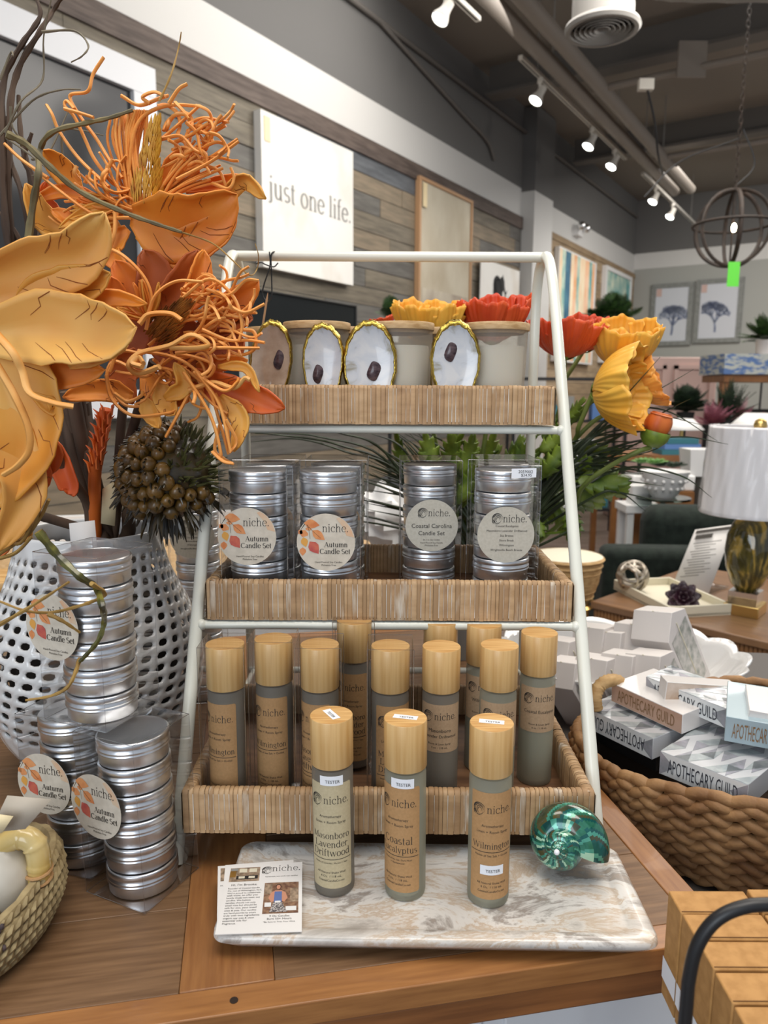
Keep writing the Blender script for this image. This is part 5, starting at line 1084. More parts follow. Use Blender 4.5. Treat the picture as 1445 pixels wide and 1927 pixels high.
# colours of the foam flowers
M.update(
 fo1=pm('fo1', h('d2691c'), h('e08c2c'), 11, rough=.55, bump=.15, sss=.05), fo2=pm('fo2', h('dd8f2c'), h('e2ab50'), 9, rough=.55, bump=.15, sss=.05), fo3=pm('fo3', h('dd8d38'), h('e6b764'), 5, rough=.55, bump=.12, sss=.05, c3=h('e2a450')),
 fo_red=pm('fo_red', h('c04a12'), h('d86a20'), 10, rough=.55, sss=.05), fo_dk=pm('fo_dk', h('8c3a10'), h('b35a1a'), 12, rough=.6), crease=pm('crease', h('8a4a18'), rough=.7), fo_core=pm('fo_core', h('b8791c'), h('d9a432'), 60, rough=.6), fo_coreb=pm('fo_coreb', h('6b3f1a'), h('a8702c'), 60, rough=.6),
 string1=pm('string1', h('df8a36'), h('eca658'), 20, rough=.55), string2=pm('string2', h('e8b066'), h('dc9440'), 20, rough=.55),
 bark=pm('bark', h('3b2c22'), h('5a4534'), 40, (1, 1, .2), rough=.8, bump=.5), twig=pm('twig', h('5b5238'), h('7d7048'), 40, rough=.7), twig_tan=pm('twig_tan', h('8a6a34'), h('a88646'), 40, rough=.7), thin_twig=pm('thin_twig', h('6e6450'), rough=.7),
 moss=pm('moss', h('2d2c12'), h('74702c'), 60, rough=.35, coat=.3, c3=h('4c4a1c')), pod=pm('pod', h('1f1a10'), h('4a3c1c'), 40, rough=.35, coat=.3), pod_knob=pm('pod_knob', h('4a3612'), h('7c5a20'), 60, rough=.38, coat=.3), pod_green=pm('pod_green', h('3c3f20'), h('5c5a2e'), 60, rough=.6))
CAMP = Vector((0, 0, H))
def petal(mb, cr_, px, wpx, Y0, Y1, cup=.35, roll=0, mi=0, tip=.0, cuts=5, seed=0, flat=False):
    """a foam petal: centre line through frame pixels px between depths Y0..Y1, broadest width wpx pixels, cupped; creases go to cr_"""
    rr = random.Random(seed*7+int(px[0][0])+int(px[-1][1])); n = len(px); P = [PY(u, v, lerp(Y0, Y1, (i/(n-1)))) for i, (u, v) in enumerate(px)]; C = crom(P, 6); N_ = len(C)-1; NV = 10
    W_ = wpx/FPX*(Y0+Y1)/2; rows = []
    for i in range(N_+1):
        t = i/N_; T = (C[min(i+1, N_)]-C[max(i-1, 0)]).normalized(); vw = (C[i]-CAMP).normalized(); side = T.cross(vw).normalized(); nrm = side.cross(T).normalized()
        nrm = nrm if nrm.dot(vw) < 0 else -nrm
        s2 = side*cos(roll)+nrm*sin(roll); n2 = nrm*cos(roll)-side*sin(roll)
        w_ = W_/2*(min(1, (t*2.6+.22))**.8)*(max(0, 1-t**3.2))**.62 if not flat else W_/2*(1-.2*t)
        w_ = max(w_, W_*.012); jag = 1+.03*sin(t*31+seed)+.02*sin(t*57)
        for j in range(NV+1):
            s = j/NV*2-1; rows.append(C[i]+s2*w_*s*jag+n2*(cup*w_*(s*s)-.10*W_*sin(pi*t)*(1-s*s)+.02*W_*sin(s*5+t*7+seed)))
    mb.add(rows, [(i*(NV+1)+j, (i+1)*(NV+1)+j, (i+1)*(NV+1)+j+1, i*(NV+1)+j+1) for i in range(N_) for j in range(NV)], mi, True)
    if cr_ is not None and W_ > .02:
        for k in range(cuts):
            sg_ = 1 if k % 2 else -1; t0 = rr.uniform(.35, .9); j0 = .95; pts = []
            for q in range(4):
                t = max(0, t0-.05*q); s = sg_*(j0-.22*q*rr.uniform(.8, 1)); i = t*N_; i0 = int(i); j = (s+1)/2*NV; ja = int(min(j, NV-1)); fj = j-ja
                a_ = rows[i0*(NV+1)+ja].lerp(rows[i0*(NV+1)+ja+1], fj); pts.append(a_+(CAMP-a_).normalized()*.0012)
            tube(cr_, pts, [.0004, .0005, .0004, .0002], 4)
def strings(mb, L, Y, r=.0023, dY=.0, seed=0):
    rr = random.Random(seed)
    for px in L:
        ys = Y+rr.uniform(-.012, .012); pts = [PY(u, v, ys+dY*i+rr.uniform(-.004, .004)) for i, (u, v) in enumerate(px)]
        c = crom(pts, 6); n = len(c); tube(mb, c, [r*(1.1-.25*i/n) for i in range(n)], 8, flat=.7)
def curl(mb, u0, v0, ang, L, Y, rr, r=.0021):
    """a random curling string leaving (u0, v0) in direction ang, about L pixels long"""
    pts = []; u, v, a = u0, v0, ang; y = Y; k = rr.uniform(-.35, .35)
    for i in range(7):
        pts.append(PY(u, v, y)); u += cos(a)*L/6; v += sin(a)*L/6; k += rr.uniform(-.35, .35); a += k; y += rr.uniform(-.008, .006)
    c = crom(pts, 4); n = len(c); tube(mb, c, [r*(1.1-.2*i/n) for i in range(n)], 8, flat=.7)
def spikes(mb, uc, vc, du, dv, Y, n, wpx, lpx, seed, spread=1.0):
    """a cone of overlapping pointed bits whose axis runs from (uc,vc) by (du,dv) pixels"""
    rr = random.Random(seed); L = math.hypot(du, dv); ex, ey = du/L, dv/L
    for k in range(n):
        t = rr.random(); s = rr.uniform(-1, 1)*(1-t*.75)*wpx/2*spread; u = uc+du*t*.85-ey*s; v = vc+dv*t*.85+ex*s; d = (1-abs(s)/(wpx/2+1))*.012
        a = PY(u, v, Y-d); b = PY(u+ex*lpx+(-ey)*s*.25, v+ey*lpx+ex*s*.25, Y-d-.004); tube(mb, [a, a.lerp(b, .5), b], [.0012, .0026, .0004], 5, flat=.5)
def flower(name, label, px, Y): return thing(name, label, 'faux flower', PY(px[0], px[1], Y), group='giant orange foam flowers')
def stemto(o, px, Y, m='bark', r=.006, mid=None):
    mb = MB(); a = PY(px[0], px[1], Y); tube(mb, crom([a, (a+Vector((VX, VY, .30)))/2+Vector((0, .02, .0)) if mid is None else mid, Vector((VX+.03, VY, .30)), Vector((VX+.01, VY, .24))], 6), r, 8); obj('stem', mb, M[m], o)
# --- top flower
fa = flower('giant_foam_flower', 'topmost giant orange foam flower with an upright yellow spiky centre', (290, 400), .86)
g1, cr1 = MB(), MB()
petal(g1, cr1, [(150, 360), (112, 318), (78, 283)], 48, .89, .86, .3, .3, 1); petal(g1, cr1, [(170, 430), (90, 420), (48, 345)], 52, .88, .85, .4, .2, 1)
petal(g1, cr1, [(120, 410), (85, 380), (88, 340)], 28, .885, .88, .3, 0, 2); petal(g1, cr1, [(400, 400), (455, 340), (500, 374)], 34, .88, .86, .4, .5, 1)
petal(g1, cr1, [(350, 360), (420, 345), (468, 345), (498, 372)], 26, .89, .87, .4, -.3, 0); petal(g1, cr1, [(300, 340), (345, 300), (362, 285)], 40, .9, .9, .3, 0, 0)
petal(g1, cr1, [(248, 405), (310, 425), (380, 415), (446, 365)], 124, .85, .85, .28, .25, 0, cuts=9, seed=3); petal(g1, cr1, [(260, 440), (330, 470), (400, 440), (445, 400)], 70, .862, .86, .3, -.2, 0, cuts=6, seed=4)
petal(g1, cr1, [(215, 400), (150, 420), (95, 395)], 44, .87, .86, .4, .6, 0); petal(g1, cr1, [(225, 420), (165, 450), (120, 432)], 40, .865, .85, .4, -.5, 1); petal(g1, cr1, [(240, 430), (205, 470), (245, 520)], 44, .86, .85, .3, .2, 0)
petal(g1, cr1, [(200, 380), (120, 360), (60, 380)], 26, .88, .87, .4, .2, 0); petal(g1, cr1, [(230, 390), (170, 395), (110, 430)], 20, .86, .85, .4, .2, 1)
for k in range(10): a_ = rnd.uniform(2.3, 4.0); petal(g1, None, [(235, 400), (235+cos(a_)*50, 400+sin(a_)*30), (235+cos(a_)*105, 405+sin(a_)*60)], 13, .87, .85, .4, rnd.uniform(-.6, .6), k % 2, seed=k)
obj('petals', g1, [M['fo1'], M['fo2'], M['fo_red']], fa, solid=.0018); obj('petal_creases', cr1, M['crease'], fa)
c1 = MB(); spikes(c1, 272, 385, 22, -175, .85, 190, 56, 26, 11); obj('spiky_centre', c1, M['fo_core'], fa)
s1 = MB(); rr = random.Random(31)
for k in range(26):
    a_ = rr.uniform(-2.0, -1.45); strings(s1, [[(262+rr.uniform(-22, 10), 385), (255+120*cos(a_)+rr.uniform(-8, 8), 385+120*sin(a_)), (262+190*cos(a_)*.7, 385+178*sin(a_))]], .865, .0022, seed=k)
for k in range(34):
    a_ = rr.uniform(-1.15, -.45); l_ = rr.uniform(90, 150); strings(s1, [[(285+rr.uniform(-12, 12), 392+rr.uniform(-10, 8)), (290+l_*.55*cos(a_), 390+l_*.55*sin(a_)), (290+l_*cos(a_+.1), 390+l_*sin(a_+.1))]], .862, .0022, seed=k+50)
strings(s1, [[(230, 335), (205, 300), (182, 262), (150, 218), (132, 180), (165, 172), (175, 140), (195, 108)], [(212, 345), (178, 300), (160, 262), (140, 220), (122, 200), (126, 190), (140, 205)], [(205, 352), (150, 300), (112, 248), (98, 215), (88, 198)],
  [(122, 205), (148, 212), (176, 221)], [(242, 330), (252, 250), (275, 215), (320, 198), (378, 200)], [(228, 180), (262, 198), (300, 185), (316, 180)], [(282, 195), (268, 183), (290, 173), (312, 182)], [(318, 195), (336, 168), (352, 158)],
  [(300, 265), (335, 235), (376, 198)], [(302, 262), (340, 256), (366, 282), (390, 290)], [(352, 234), (384, 222), (430, 230)], [(330, 193), (350, 215), (362, 235), (385, 265), (400, 262)], [(395, 250), (412, 256), (424, 275), (410, 290)], [(380, 275), (402, 250), (425, 236)],
  [(350, 230), (370, 250), (378, 285), (392, 300)], [(330, 330), (390, 300), (447, 262)], [(332, 338), (395, 305), (449, 266)], [(190, 350), (205, 315), (212, 300)], [(180, 345), (168, 335), (172, 318)], [(150, 340), (140, 325), (145, 312)], [(160, 345), (165, 330)],
  [(90, 335), (40, 300), (8, 270)], [(245, 410), (180, 405), (100, 350), (60, 315)], [(260, 400), (190, 380), (140, 345)], [(400, 345), (430, 355), (440, 335), (434, 315)], [(370, 310), (410, 320), (425, 350)], [(200, 395), (150, 430), (118, 425), (92, 408)], [(220, 400), (215, 440), (190, 490), (178, 520), (190, 500)]], .85, .0026, seed=5)
for k in range(22): curl(s1, 330+rr.uniform(-25, 60), 300+rr.uniform(-60, 20), rr.uniform(-1.4, -.1), rr.uniform(50, 90), .855, rr)
for k in range(16): curl(s1, 250+rr.uniform(-20, 20), 385+rr.uniform(-30, 20), rr.uniform(2.6, 4.2), rr.uniform(60, 130), .855, rr)
obj('curly_strings', s1, M['string1'], fa); stemto(fa, (285, 425), .875)
# --- centre flower
fc = flower('giant_foam_flower', 'tangled giant orange foam flower whose strings reach over the white rack', (300, 620), .80)
g1, cr1 = MB(), MB()
petal(g1, cr1, [(300, 600), (335, 560), (372, 470)], 78, .83, .83, .3, .1, 3, cuts=5); petal(g1, cr1, [(345, 590), (372, 530), (383, 470)], 50, .82, .82, .4, .4, 0)
petal(g1, cr1, [(250, 600), (245, 540), (215, 490)], 60, .84, .83, .3, 0, 0); petal(g1, cr1, [(280, 590), (290, 520), (270, 470)], 70, .845, .84, .3, .2, 3); petal(g1, cr1, [(220, 600), (215, 560), (208, 520)], 50, .83, .82, .3, .2, 0)
petal(g1, cr1, [(380, 610), (440, 570), (486, 528)], 58, .84, .83, .3, .3, 0); petal(g1, cr1, [(370, 620), (440, 600), (475, 600)], 60, .845, .84, .3, -.3, 3); petal(g1, cr1, [(360, 650), (425, 650), (460, 640)], 70, .84, .84, .3, 0, 3)
petal(g1, cr1, [(370, 690), (420, 682), (466, 678)], 32, .82, .81, .4, .2, 0); petal(g1, cr1, [(410, 690), (462, 692), (488, 738)], 18, .80, .79, .5, .1, 1)
petal(g1, cr1, [(350, 700), (425, 735), (480, 750), (536, 768)], 66, .81, .80, .22, .15, 2, cuts=7, seed=2); petal(g1, cr1, [(415, 745), (452, 790), (440, 850)], 36, .80, .79, .3, .1, 1)
petal(g1, cr1, [(250, 745), (190, 735), (118, 748)], 44, .82, .80, .3, .2, 0); petal(g1, cr1, [(300, 720), (315, 760), (330, 780)], 44, .80, .79, .3, .2, 1); petal(g1, cr1, [(270, 750), (285, 780), (300, 805)], 34, .80, .79, .3, .2, 1)
petal(g1, cr1, [(310, 750), (345, 725), (328, 682)], 32, .79, .78, .4, .2, 1); petal(g1, cr1, [(270, 700), (300, 740), (355, 755)], 46, .82, .8, .3, .2, 0); petal(g1, cr1, [(260, 660), (230, 710), (250, 760)], 60, .84, .83, .3, .2, 3)
petal(g1, cr1, [(300, 680), (360, 700), (400, 720)], 80, .84, .83, .2, 0, 3); petal(g1, cr1, [(280, 640), (330, 640), (390, 640)], 110, .85, .85, .2, 0, 3); petal(g1, cr1, [(285, 640), (240, 620), (200, 610)], 110, .86, .86, .2, 0, 3)
for k in range(12): a_ = rnd.uniform(3.3, 5.2); petal(g1, None, [(280, 600), (280+cos(a_)*35, 600+sin(a_)*35), (275+cos(a_)*60, 600+sin(a_)*75)], 12, .81, .80, .4, rnd.uniform(-.6, .6), k % 2, seed=k)
obj('petals', g1, [M['fo1'], M['fo2'], M['fo_red'], M['fo_dk']], fc, solid=.0018); obj('petal_creases', cr1, M['crease'], fc)
c1 = MB(); spikes(c1, 285, 640, 70, -75, .80, 150, 66, 24, 12); obj('spiky_centre', c1, M['fo_coreb'], fc)
s1 = MB(); s2 = MB()
strings(s1, [[(280, 650), (330, 610), (395, 598), (438, 610), (428, 642), (380, 650), (335, 645)], [(345, 560), (395, 525), (440, 560), (455, 610), (450, 642)], [(390, 545), (430, 555), (462, 528), (487, 528)], [(430, 575), (462, 588), (498, 572)],
  [(380, 620), (430, 640), (468, 640), (498, 645)], [(330, 665), (400, 655), (455, 655), (488, 655)], [(455, 620), (478, 625), (480, 655), (455, 668), (430, 660)], [(340, 690), (390, 730), (412, 790), (430, 855)], [(345, 700), (395, 780), (415, 850), (412, 862)],
  [(370, 700), (412, 760), (434, 850)], [(405, 740), (425, 790), (432, 850)], [(425, 790), (445, 830), (432, 852)], [(400, 850), (420, 868), (438, 872)], [(415, 795), (404, 845), (420, 862), (440, 874)], [(365, 700), (420, 735), (445, 720), (448, 712)], [(362, 728), (335, 780), (312, 822)],
  [(262, 702), (215, 680), (202, 715), (235, 762), (292, 762)], [(200, 705), (210, 750), (250, 782), (312, 778), (330, 772)], [(206, 700), (224, 662), (262, 664)], [(215, 740), (240, 755), (265, 745), (268, 735)], [(290, 690), (330, 700), (370, 730), (400, 760), (428, 778)],
  [(180, 520), (205, 470), (215, 440), (216, 400)], [(185, 460), (230, 480), (270, 520), (285, 560), (275, 600)], [(260, 660), (320, 670), (360, 690), (395, 725)], [(300, 690), (340, 668), (400, 685), (390, 710), (360, 690)], [(275, 620), (290, 560), (330, 530), (382, 530)], [(345, 690), (380, 665), (396, 690), (380, 712)]], .79, .0026, seed=6)
strings(s2, [[(300, 690), (262, 702), (242, 688), (262, 665), (320, 650), (360, 630), (392, 648), (372, 655), (320, 655)], [(268, 690), (250, 684), (262, 674), (270, 684)], [(262, 610), (280, 592), (320, 590), (342, 602)], [(355, 735), (400, 720), (440, 730), (460, 712), (470, 715)]], .775, .0038, seed=7)
rr = random.Random(77)
for k in range(36): curl(s1, 380+rr.uniform(-40, 40), 590+rr.uniform(-50, 60), rr.uniform(-.9, .6), rr.uniform(60, 110), .80, rr)
for k in range(14): curl(s1, 330+rr.uniform(-40, 40), 690+rr.uniform(-20, 20), rr.uniform(.4, 2.9), rr.uniform(60, 110), .80, rr)
obj('curly_strings', s1, M['string1'], fc); obj('pale_strings', s2, M['string2'], fc); stemto(fc, (290, 680), .85)
# --- big left flower
fb = flower('giant_foam_flower', 'closest pale orange foam flower with broad overlapping petals, cut by the left edge', (20, 620), .70)
g1, cr1 = MB(), MB()
petal(g1, cr1, [(-60, 560), (60, 512), (145, 478), (196, 400)], 118, .70, .68, .25, .15, 0, cuts=9, seed=1); petal(g1, cr1, [(30, 580), (120, 545), (207, 514)], 88, .71, .70, .25, .1, 1, cuts=6, seed=2)
petal(g1, cr1, [(100, 590), (200, 560), (276, 572)], 34, .72, .71, .3, .2, 2, cuts=3); petal(g1, cr1, [(-60, 640), (80, 618), (180, 625), (256, 616)], 138, .69, .67, .22, -.15, 0, cuts=8, seed=3)
petal(g1, cr1, [(20, 690), (110, 700), (198, 696)], 66, .71, .70, .25, .1, 2, cuts=7, seed=4); petal(g1, cr1, [(130, 690), (190, 668), (240, 650)], 30, .70, .69, .3, .2, 0, cuts=2)
petal(g1, cr1, [(-30, 640), (35, 740), (40, 840), (-20, 960)], 150, .70, .68, .28, .2, 1, cuts=6, seed=5); petal(g1, cr1, [(-20, 700), (20, 840), (45, 930), (-5, 1040)], 90, .69, .68, .3, -.2, 0, cuts=4, seed=6)
petal(g1, cr1, [(60, 740), (105, 770), (88, 745)], 30, .70, .69, .3, 0, 1); petal(g1, cr1, [(-40, 600), (30, 670), (60, 760)], 90, .73, .72, .2, 0, 2)
obj('petals', g1, [M['fo3'], M['fo2'], M['fo1']], fb, solid=.0018); obj('petal_creases', cr1, M['crease'], fb)
s2 = MB(); strings(s2, [[(-10, 625), (25, 665), (42, 700), (56, 740), (100, 758), (138, 765)], [(-10, 680), (25, 740), (52, 800), (55, 845), (35, 875), (8, 893)]], .67, .0042, seed=8); obj('pale_strings', s2, M['string2'], fb); stemto(fb, (10, 690), .74)
# --- lower left flower
fd = flower('giant_foam_flower', 'small dark orange foam flower drooping at the left edge above the vase', (30, 960), .72)
g1, cr1 = MB(), MB()
for px, w_, m_ in (([(40, 900), (65, 860), (70, 800)], 44, 2), ([(30, 930), (70, 900), (75, 850)], 50, 2), ([(20, 940), (50, 930), (55, 1010)], 40, 0), ([(10, 980), (40, 990), (50, 1020)], 44, 1), ([(0, 960), (10, 1000), (-5, 1050)], 50, 2), ([(10, 930), (30, 900), (20, 870)], 60, 2), ([(40, 960), (55, 975), (30, 1015)], 30, 1), ([(75, 900), (100, 860), (95, 825)], 34, 2)):
    petal(g1, cr1, px, w_, .73, .72, .35, .2, m_, cuts=3, seed=w_)
obj('petals', g1, [M['fo1'], M['fo2'], M['fo_red']], fd, solid=.0018); obj('petal_creases', cr1, M['crease'], fd)
s2 = MB(); strings(s2, [[(-5, 1032), (45, 1012), (75, 975), (92, 940)], [(-5, 1045), (55, 1003), (72, 965), (74, 950)], [(-5, 1012), (38, 1022), (60, 975), (58, 928)], [(-5, 1052), (30, 1040), (60, 1010)]], .70, .0026, seed=9); obj('curly_strings', s2, M['twig_tan'], fd); stemto(fd, (40, 900), .76, mid=Vector((-.47, .86, .37)))
# red scaly stem and leaf
rs = thing('scaly_orange_stem', 'rusty orange scaly flower stem standing in the white vase', 'faux stem', PY(180, 880, .9)); mb = MB(); tube(mb, crom([PY(200, 770, .88), PY(188, 840, .89), PY(178, 900, .9), PY(180, 1010, .93)], 6), .0075, 10)
for k in range(34):
    t = k/34; a = PY(200-22*t, 775+110*t, .88); q = k*2.4; b = a+Vector((cos(q)*.013, sin(q)*.013, .012)); tube(mb, [a+Vector((cos(q)*.006, sin(q)*.006, -.004)), a.lerp(b, .6), b], [.003, .0035, .0005], 5, flat=.4)
obj('stalk', mb, M['fo_red'], rs)
ol = MB(); petal(ol, None, [(75, 840), (100, 850), (130, 915), (128, 930)], 44, .86, .86, .3, .2, 0); o = obj('orange_leaf', ol, M['fo_red'], solid=.0015); tag(o, 'narrow rusty orange leaf hanging between the flowers and the vase', 'leaf')
# ---------------------------------------------------------------- bark bundle and curly willow
bb = thing('bark_bundle', 'bundle of thick dark brown bark stems rising out of the white vase', 'dried stems', (VX, VY, .3)); rr = random.Random(4)
mb = MB()
for k in range(14):
    ut = 85+k*6+rr.uniform(-5, 5); tube(mb, crom([PY(ut, 740+rr.uniform(-20, 20), .92+rr.uniform(-.03, .03)), PY(lerp(ut, 190, .4), 860, .93+rr.uniform(-.02, .02)), PY(lerp(ut, 195, .8), 960, .94), Vector((VX+.02+rr.uniform(-.03, .03), VY+rr.uniform(-.03, .03), .27))], 5), [.0085*(.7+.5*rr.random())]*16, 7)
obj('stems', mb, M['bark'], bb)
def branches(name, label, L, Y, r, m):
    o = thing(name, label, 'twig', PY(L[0][0][0], L[0][0][1], Y)); mb = MB(); rr = random.Random(int(Y*100)+len(L))
    for px in L:
        pts = [PY(u, v, Y+rr.uniform(-.015, .015)) for u, v in px]; c = crom(pts, 6); n = len(c); tube(mb, c, [r*(1.15-.65*i/n)*(1+.15*sin(i*1.7)) for i in range(n)], 6)
    obj('branch', mb, M[m], o); return o
branches('curly_twig', 'brown upright curly willow twigs at the far left edge above the flowers', [[(40, 720), (30, 560), (10, 420), (4, 250), (8, 150), (40, 85), (75, 32), (68, -5)], [(60, 700), (50, 560), (20, 430), (18, 220), (35, 130), (75, 60), (100, 20), (118, -8)], [(75, 640), (62, 500), (45, 380), (20, 300), (12, 220)], [(95, 700), (60, 520), (30, 440), (0, 400)],
  [(80, 420), (60, 330), (45, 300), (60, 250)], [(60, 520), (66, 420), (60, 350), (40, 260), (35, 180)]], .93, .0042, 'bark')
branches('curly_twig', 'thin curly willow tips looping over the white mirror frame', [[(78, 60), (140, 58), (166, 85), (155, 105), (134, 117)], [(0, 255), (60, 190), (110, 170), (152, 168)], [(10, 250), (40, 190), (80, 150), (82, 70), (96, 0)], [(0, 150), (20, 100), (25, 105)], [(12, 260), (55, 290), (100, 330), (60, 330)], [(120, 330), (118, 250), (150, 245), (195, 255)], [(20, 200), (24, 240), (60, 285), (100, 320)], [(60, 300), (90, 290), (130, 205)]], .90, .0013, 'thin_twig')
branches('curly_twig', 'stout green-brown twig bending right toward the top flower', [[(40, 560), (60, 400), (72, 330), (76, 280), (100, 248), (160, 232), (205, 222), (250, 207)]], .84, .0036, 'twig')
branches('curly_twig', 'long green-brown twig crossing diagonally in front of the top flower', [[(12, 252), (50, 272), (95, 315), (150, 360), (230, 398), (290, 420), (342, 437)]], .81, .0034, 'twig')
branches('curly_twig', 'wiry pale tendril curling down to the left end of the top bar', [[(342, 437), (400, 458), (440, 492), (470, 518), (484, 505), (486, 480), (480, 458)]], .83, .0009, 'twig_tan')
branches('curly_twig', 'single thin twig sticking up above the top flower', [[(300, 190), (322, 140), (336, 90), (341, 60)]], .86, .0011, 'twig_tan')
branches('curly_twig', 'mossy twig hanging down in front of the topmost stacked candle set', [[(72, 1000), (108, 1045), (150, 1085), (180, 1105), (192, 1140), (196, 1170), (185, 1205), (160, 1235), (150, 1245)]], .63, .0036, 'moss')
branches('curly_twig', 'tan twig looping left across the vase from the mossy one', [[(172, 1098), (196, 1115), (190, 1125), (150, 1140), (100, 1152), (50, 1150), (-5, 1130)], [(150, 1240), (140, 1270), (125, 1295), (95, 1310), (48, 1318)], [(-5, 1178), (60, 1140), (130, 1095)], [(90, 1155), (120, 1170), (150, 1190)]], .635, .0019, 'twig_tan')
# ---------------------------------------------------------------- dark spiky pod
pdn = thing('dried_artichoke_pod', 'dark bronze spiky dried pod hanging beside the white rack', 'dried pod', PY(315, 890, .87)); pc_ = PY(318, 895, .89); R_ = .052
F = frame(pc_, (1, 0, 0), (.35, -.75, .5)); mb = MB(); ball(mb, (0, 0, 0), (R_, R_, R_*1.12), 24, 16, 0, F); obj('pod_body', mb, M['pod'], pdn)
k1, k2, k3 = MB(), MB(), MB(); rr = random.Random(9); N_ = 150; ga = pi*(3-math.sqrt(5))
for k in range(N_):
    z_ = 1-2*(k+.5)/N_; r_ = math.sqrt(1-z_*z_); q = ga*k; nl = Vector((r_*cos(q), r_*sin(q), z_)); nw = (F.to_3x3() @ nl); p_ = F @ Vector((nl.x*R_, nl.y*R_, nl.z*R_*1.12))
    if nw.y > .35: continue
    if nw.x > .28 and nw.z > -.25:
        for m_ in range(5):
            d_ = (nw+Vector((rr.uniform(-.5, .5), rr.uniform(-.5, .5), rr.uniform(-.1, .6)))*.7).normalized(); b_ = p_+Vector((rr.uniform(-.006, .006), 0, rr.uniform(-.006, .006))); tube(k3, [b_, b_+d_*.007, b_+d_*rr.uniform(.012, .020)], [.0018, .0016, .0003], 4)
    elif z_ > -.35 and nw.y < .1 and nw.z > -.75:
        s_ = rr.uniform(.0078, .0105); ball(k1, p_+nw*.003, s_, 10, 7); dn = (nw*.8+Vector((0, 0, -.4))).normalized()
        for m_ in range(3): e_ = (nw+Vector((rr.uniform(-1, 1), rr.uniform(-.3, .3), rr.uniform(-1, 1)))*.8).normalized(); tube(k2, [p_+e_*.004, p_+e_*.011, p_+e_*.017+Vector((0, 0, -.003))], [.0022, .0018, .0003], 4)
    else:
        for m_ in range(3): d_ = (nw+Vector((rr.uniform(-.6, .6), rr.uniform(-.3, .3), rr.uniform(-.9, .1)))*.6).normalized(); l_ = rr.uniform(.016, .030); tube(k2, [p_-nw*.004, p_+d_*l_*.6, p_+d_*l_+Vector((0, 0, -.006))], [.0032, .0026, .0004], 5)
obj('seed_knobs', k1, M['pod_knob'], pdn); obj('spikes', k2, M['pod'], pdn); obj('scales', k3, M['pod_green'], pdn)
mb = MB(); tube(mb, crom([pc_+Vector((-.02, .01, -.03)), PY(245, 965, .92), Vector((VX+.05, VY, .31)), Vector((VX+.02, VY, .25))], 6), .009, 8); obj('stem', mb, M['bark'], pdn)
# tags on the vase
mb = MB(); tp = [PY(130, 985, .845), PY(178, 979, .845), PY(186, 1065, .842), PY(137, 1068, .842)]; mb.add(tp, [(0, 1, 2, 3)], 0, False); o = obj('blank_hang_tag', mb, M['paper'], solid=.0006); tag(o, 'blank white hang tag on the rim of the pierced vase', 'tag')
mb = MB(); tp = [PY(193, 920, .91), PY(222, 900, .90), PY(216, 990, .91), PY(190, 985, .91)]; mb.add(tp, [(0, 1, 2, 3)], 0, False); o = obj('stem_tag', mb, M['tag_paper'], solid=.0006); tag(o, 'small folded tag tied to a stem between bark bundle and spiky pod', 'tag')
# ---------------------------------------------------------------- rope basket with bamboo handle, bottom left
h = hexc
M['rope'] = pm('rope', h('7d6a48'), h('a39068'), 60, rough=.8, bump=.3); M['bamboo_glaze'] = pm('bamboo_glaze', h('c9a85c'), h('dcc488'), 20, rough=.25, coat=.5); M['egg'] = pm('egg', h('d9d2c4'), h('b9ad9a'), 14, rough=.35, coat=.3); M['lav'] = pm('lav', h('3a3030'), h('5b4c4c'), 60, rough=.8)
BX, BY = -.405, .605
rb = thing('rope_basket', 'round twisted rope basket with a bamboo handle at the bottom left', 'basket', (BX, BY, 0)); bp = [(.080, 0), (.094, .014), (.102, .03), (.105, .045), (.104, .062), (.100, .068)]
def rimh(a): return .60+.40*max(0, cos(a-.25))**2
mb = MB(); lathe(mb, [(0, .003)]+[(r-.004, z) for r, z in bp]+[(.095, .064), (.098, .045), (.088, .014), (0, .010)], 40, Tm(BX, BY, 0)); mb.v = [(x, y, z*rimh(math.atan2(y-BY, x-BX))) for x, y, z in mb.v]; obj('basket_lining', mb, M['rope'], rb)
def vr2(z):
    for (r0, z0), (r1, z1) in zip(bp, bp[1:]):
        if z <= z1: return lerp(r0, r1, (z-z0)/(z1-z0))
    return bp[-1][0]
mb = MB()
for j in range(8):
    z = .005+j*.0092; r_ = vr2(z)
    pts = [(BX+r_*cos(a), BY+r_*sin(a), z*rimh(a)) for a in [2*pi*i/72 for i in range(72)]]
    n = 72; tube(mb, pts, [.0052*(1+.16*sin(i*pi/1.5+j)) for i in range(n)], 6, closed=True)
    for i in range(84):     # the twist of the rope
        a = 2*pi*(i+j*.37)/84
        if sin(a) < .35: p0 = Vector((BX+(r_+.0035)*cos(a), BY+(r_+.0035)*sin(a), z*rimh(a))); tg = Vector((-sin(a), cos(a), 0)); tube(mb, [p0-tg*.0042+Vector((0, 0, -.0038)), p0+Vector((cos(a), sin(a), 0))*.0016, p0+tg*.0042+Vector((0, 0, .0038))], [.0014, .0030, .0014], 5)
obj('rope_wall', mb, M['rope'], rb)
HP = [PY(72, 1665, .60), PY(73, 1640, .60), PY(73, 1615, .60), PY(66, 1590, .60), PY(50, 1577, .60), PY(28, 1577, .60), PY(0, 1592, .60), PY(-60, 1600, .6), PY(-110, 1640, .6)]
mb = MB(); c = crom(HP, 6); tube(mb, c, [.0102*(1+(.10 if i % 9 == 0 else 0)) for i in range(len(c))], 12); obj('bamboo_handle', mb, M['bamboo_glaze'], rb)
for vv in (1652, 1636):
    mb = MB(); q = PY(72, vv, .60); tube(mb, [q+Vector((.0112*cos(t), .0112*sin(t), .002*sin(t))) for t in [2*pi*i/16 for i in range(16)]], .0016, 6, closed=True); obj('leather_tie', mb, M['kraft_label'], rb)
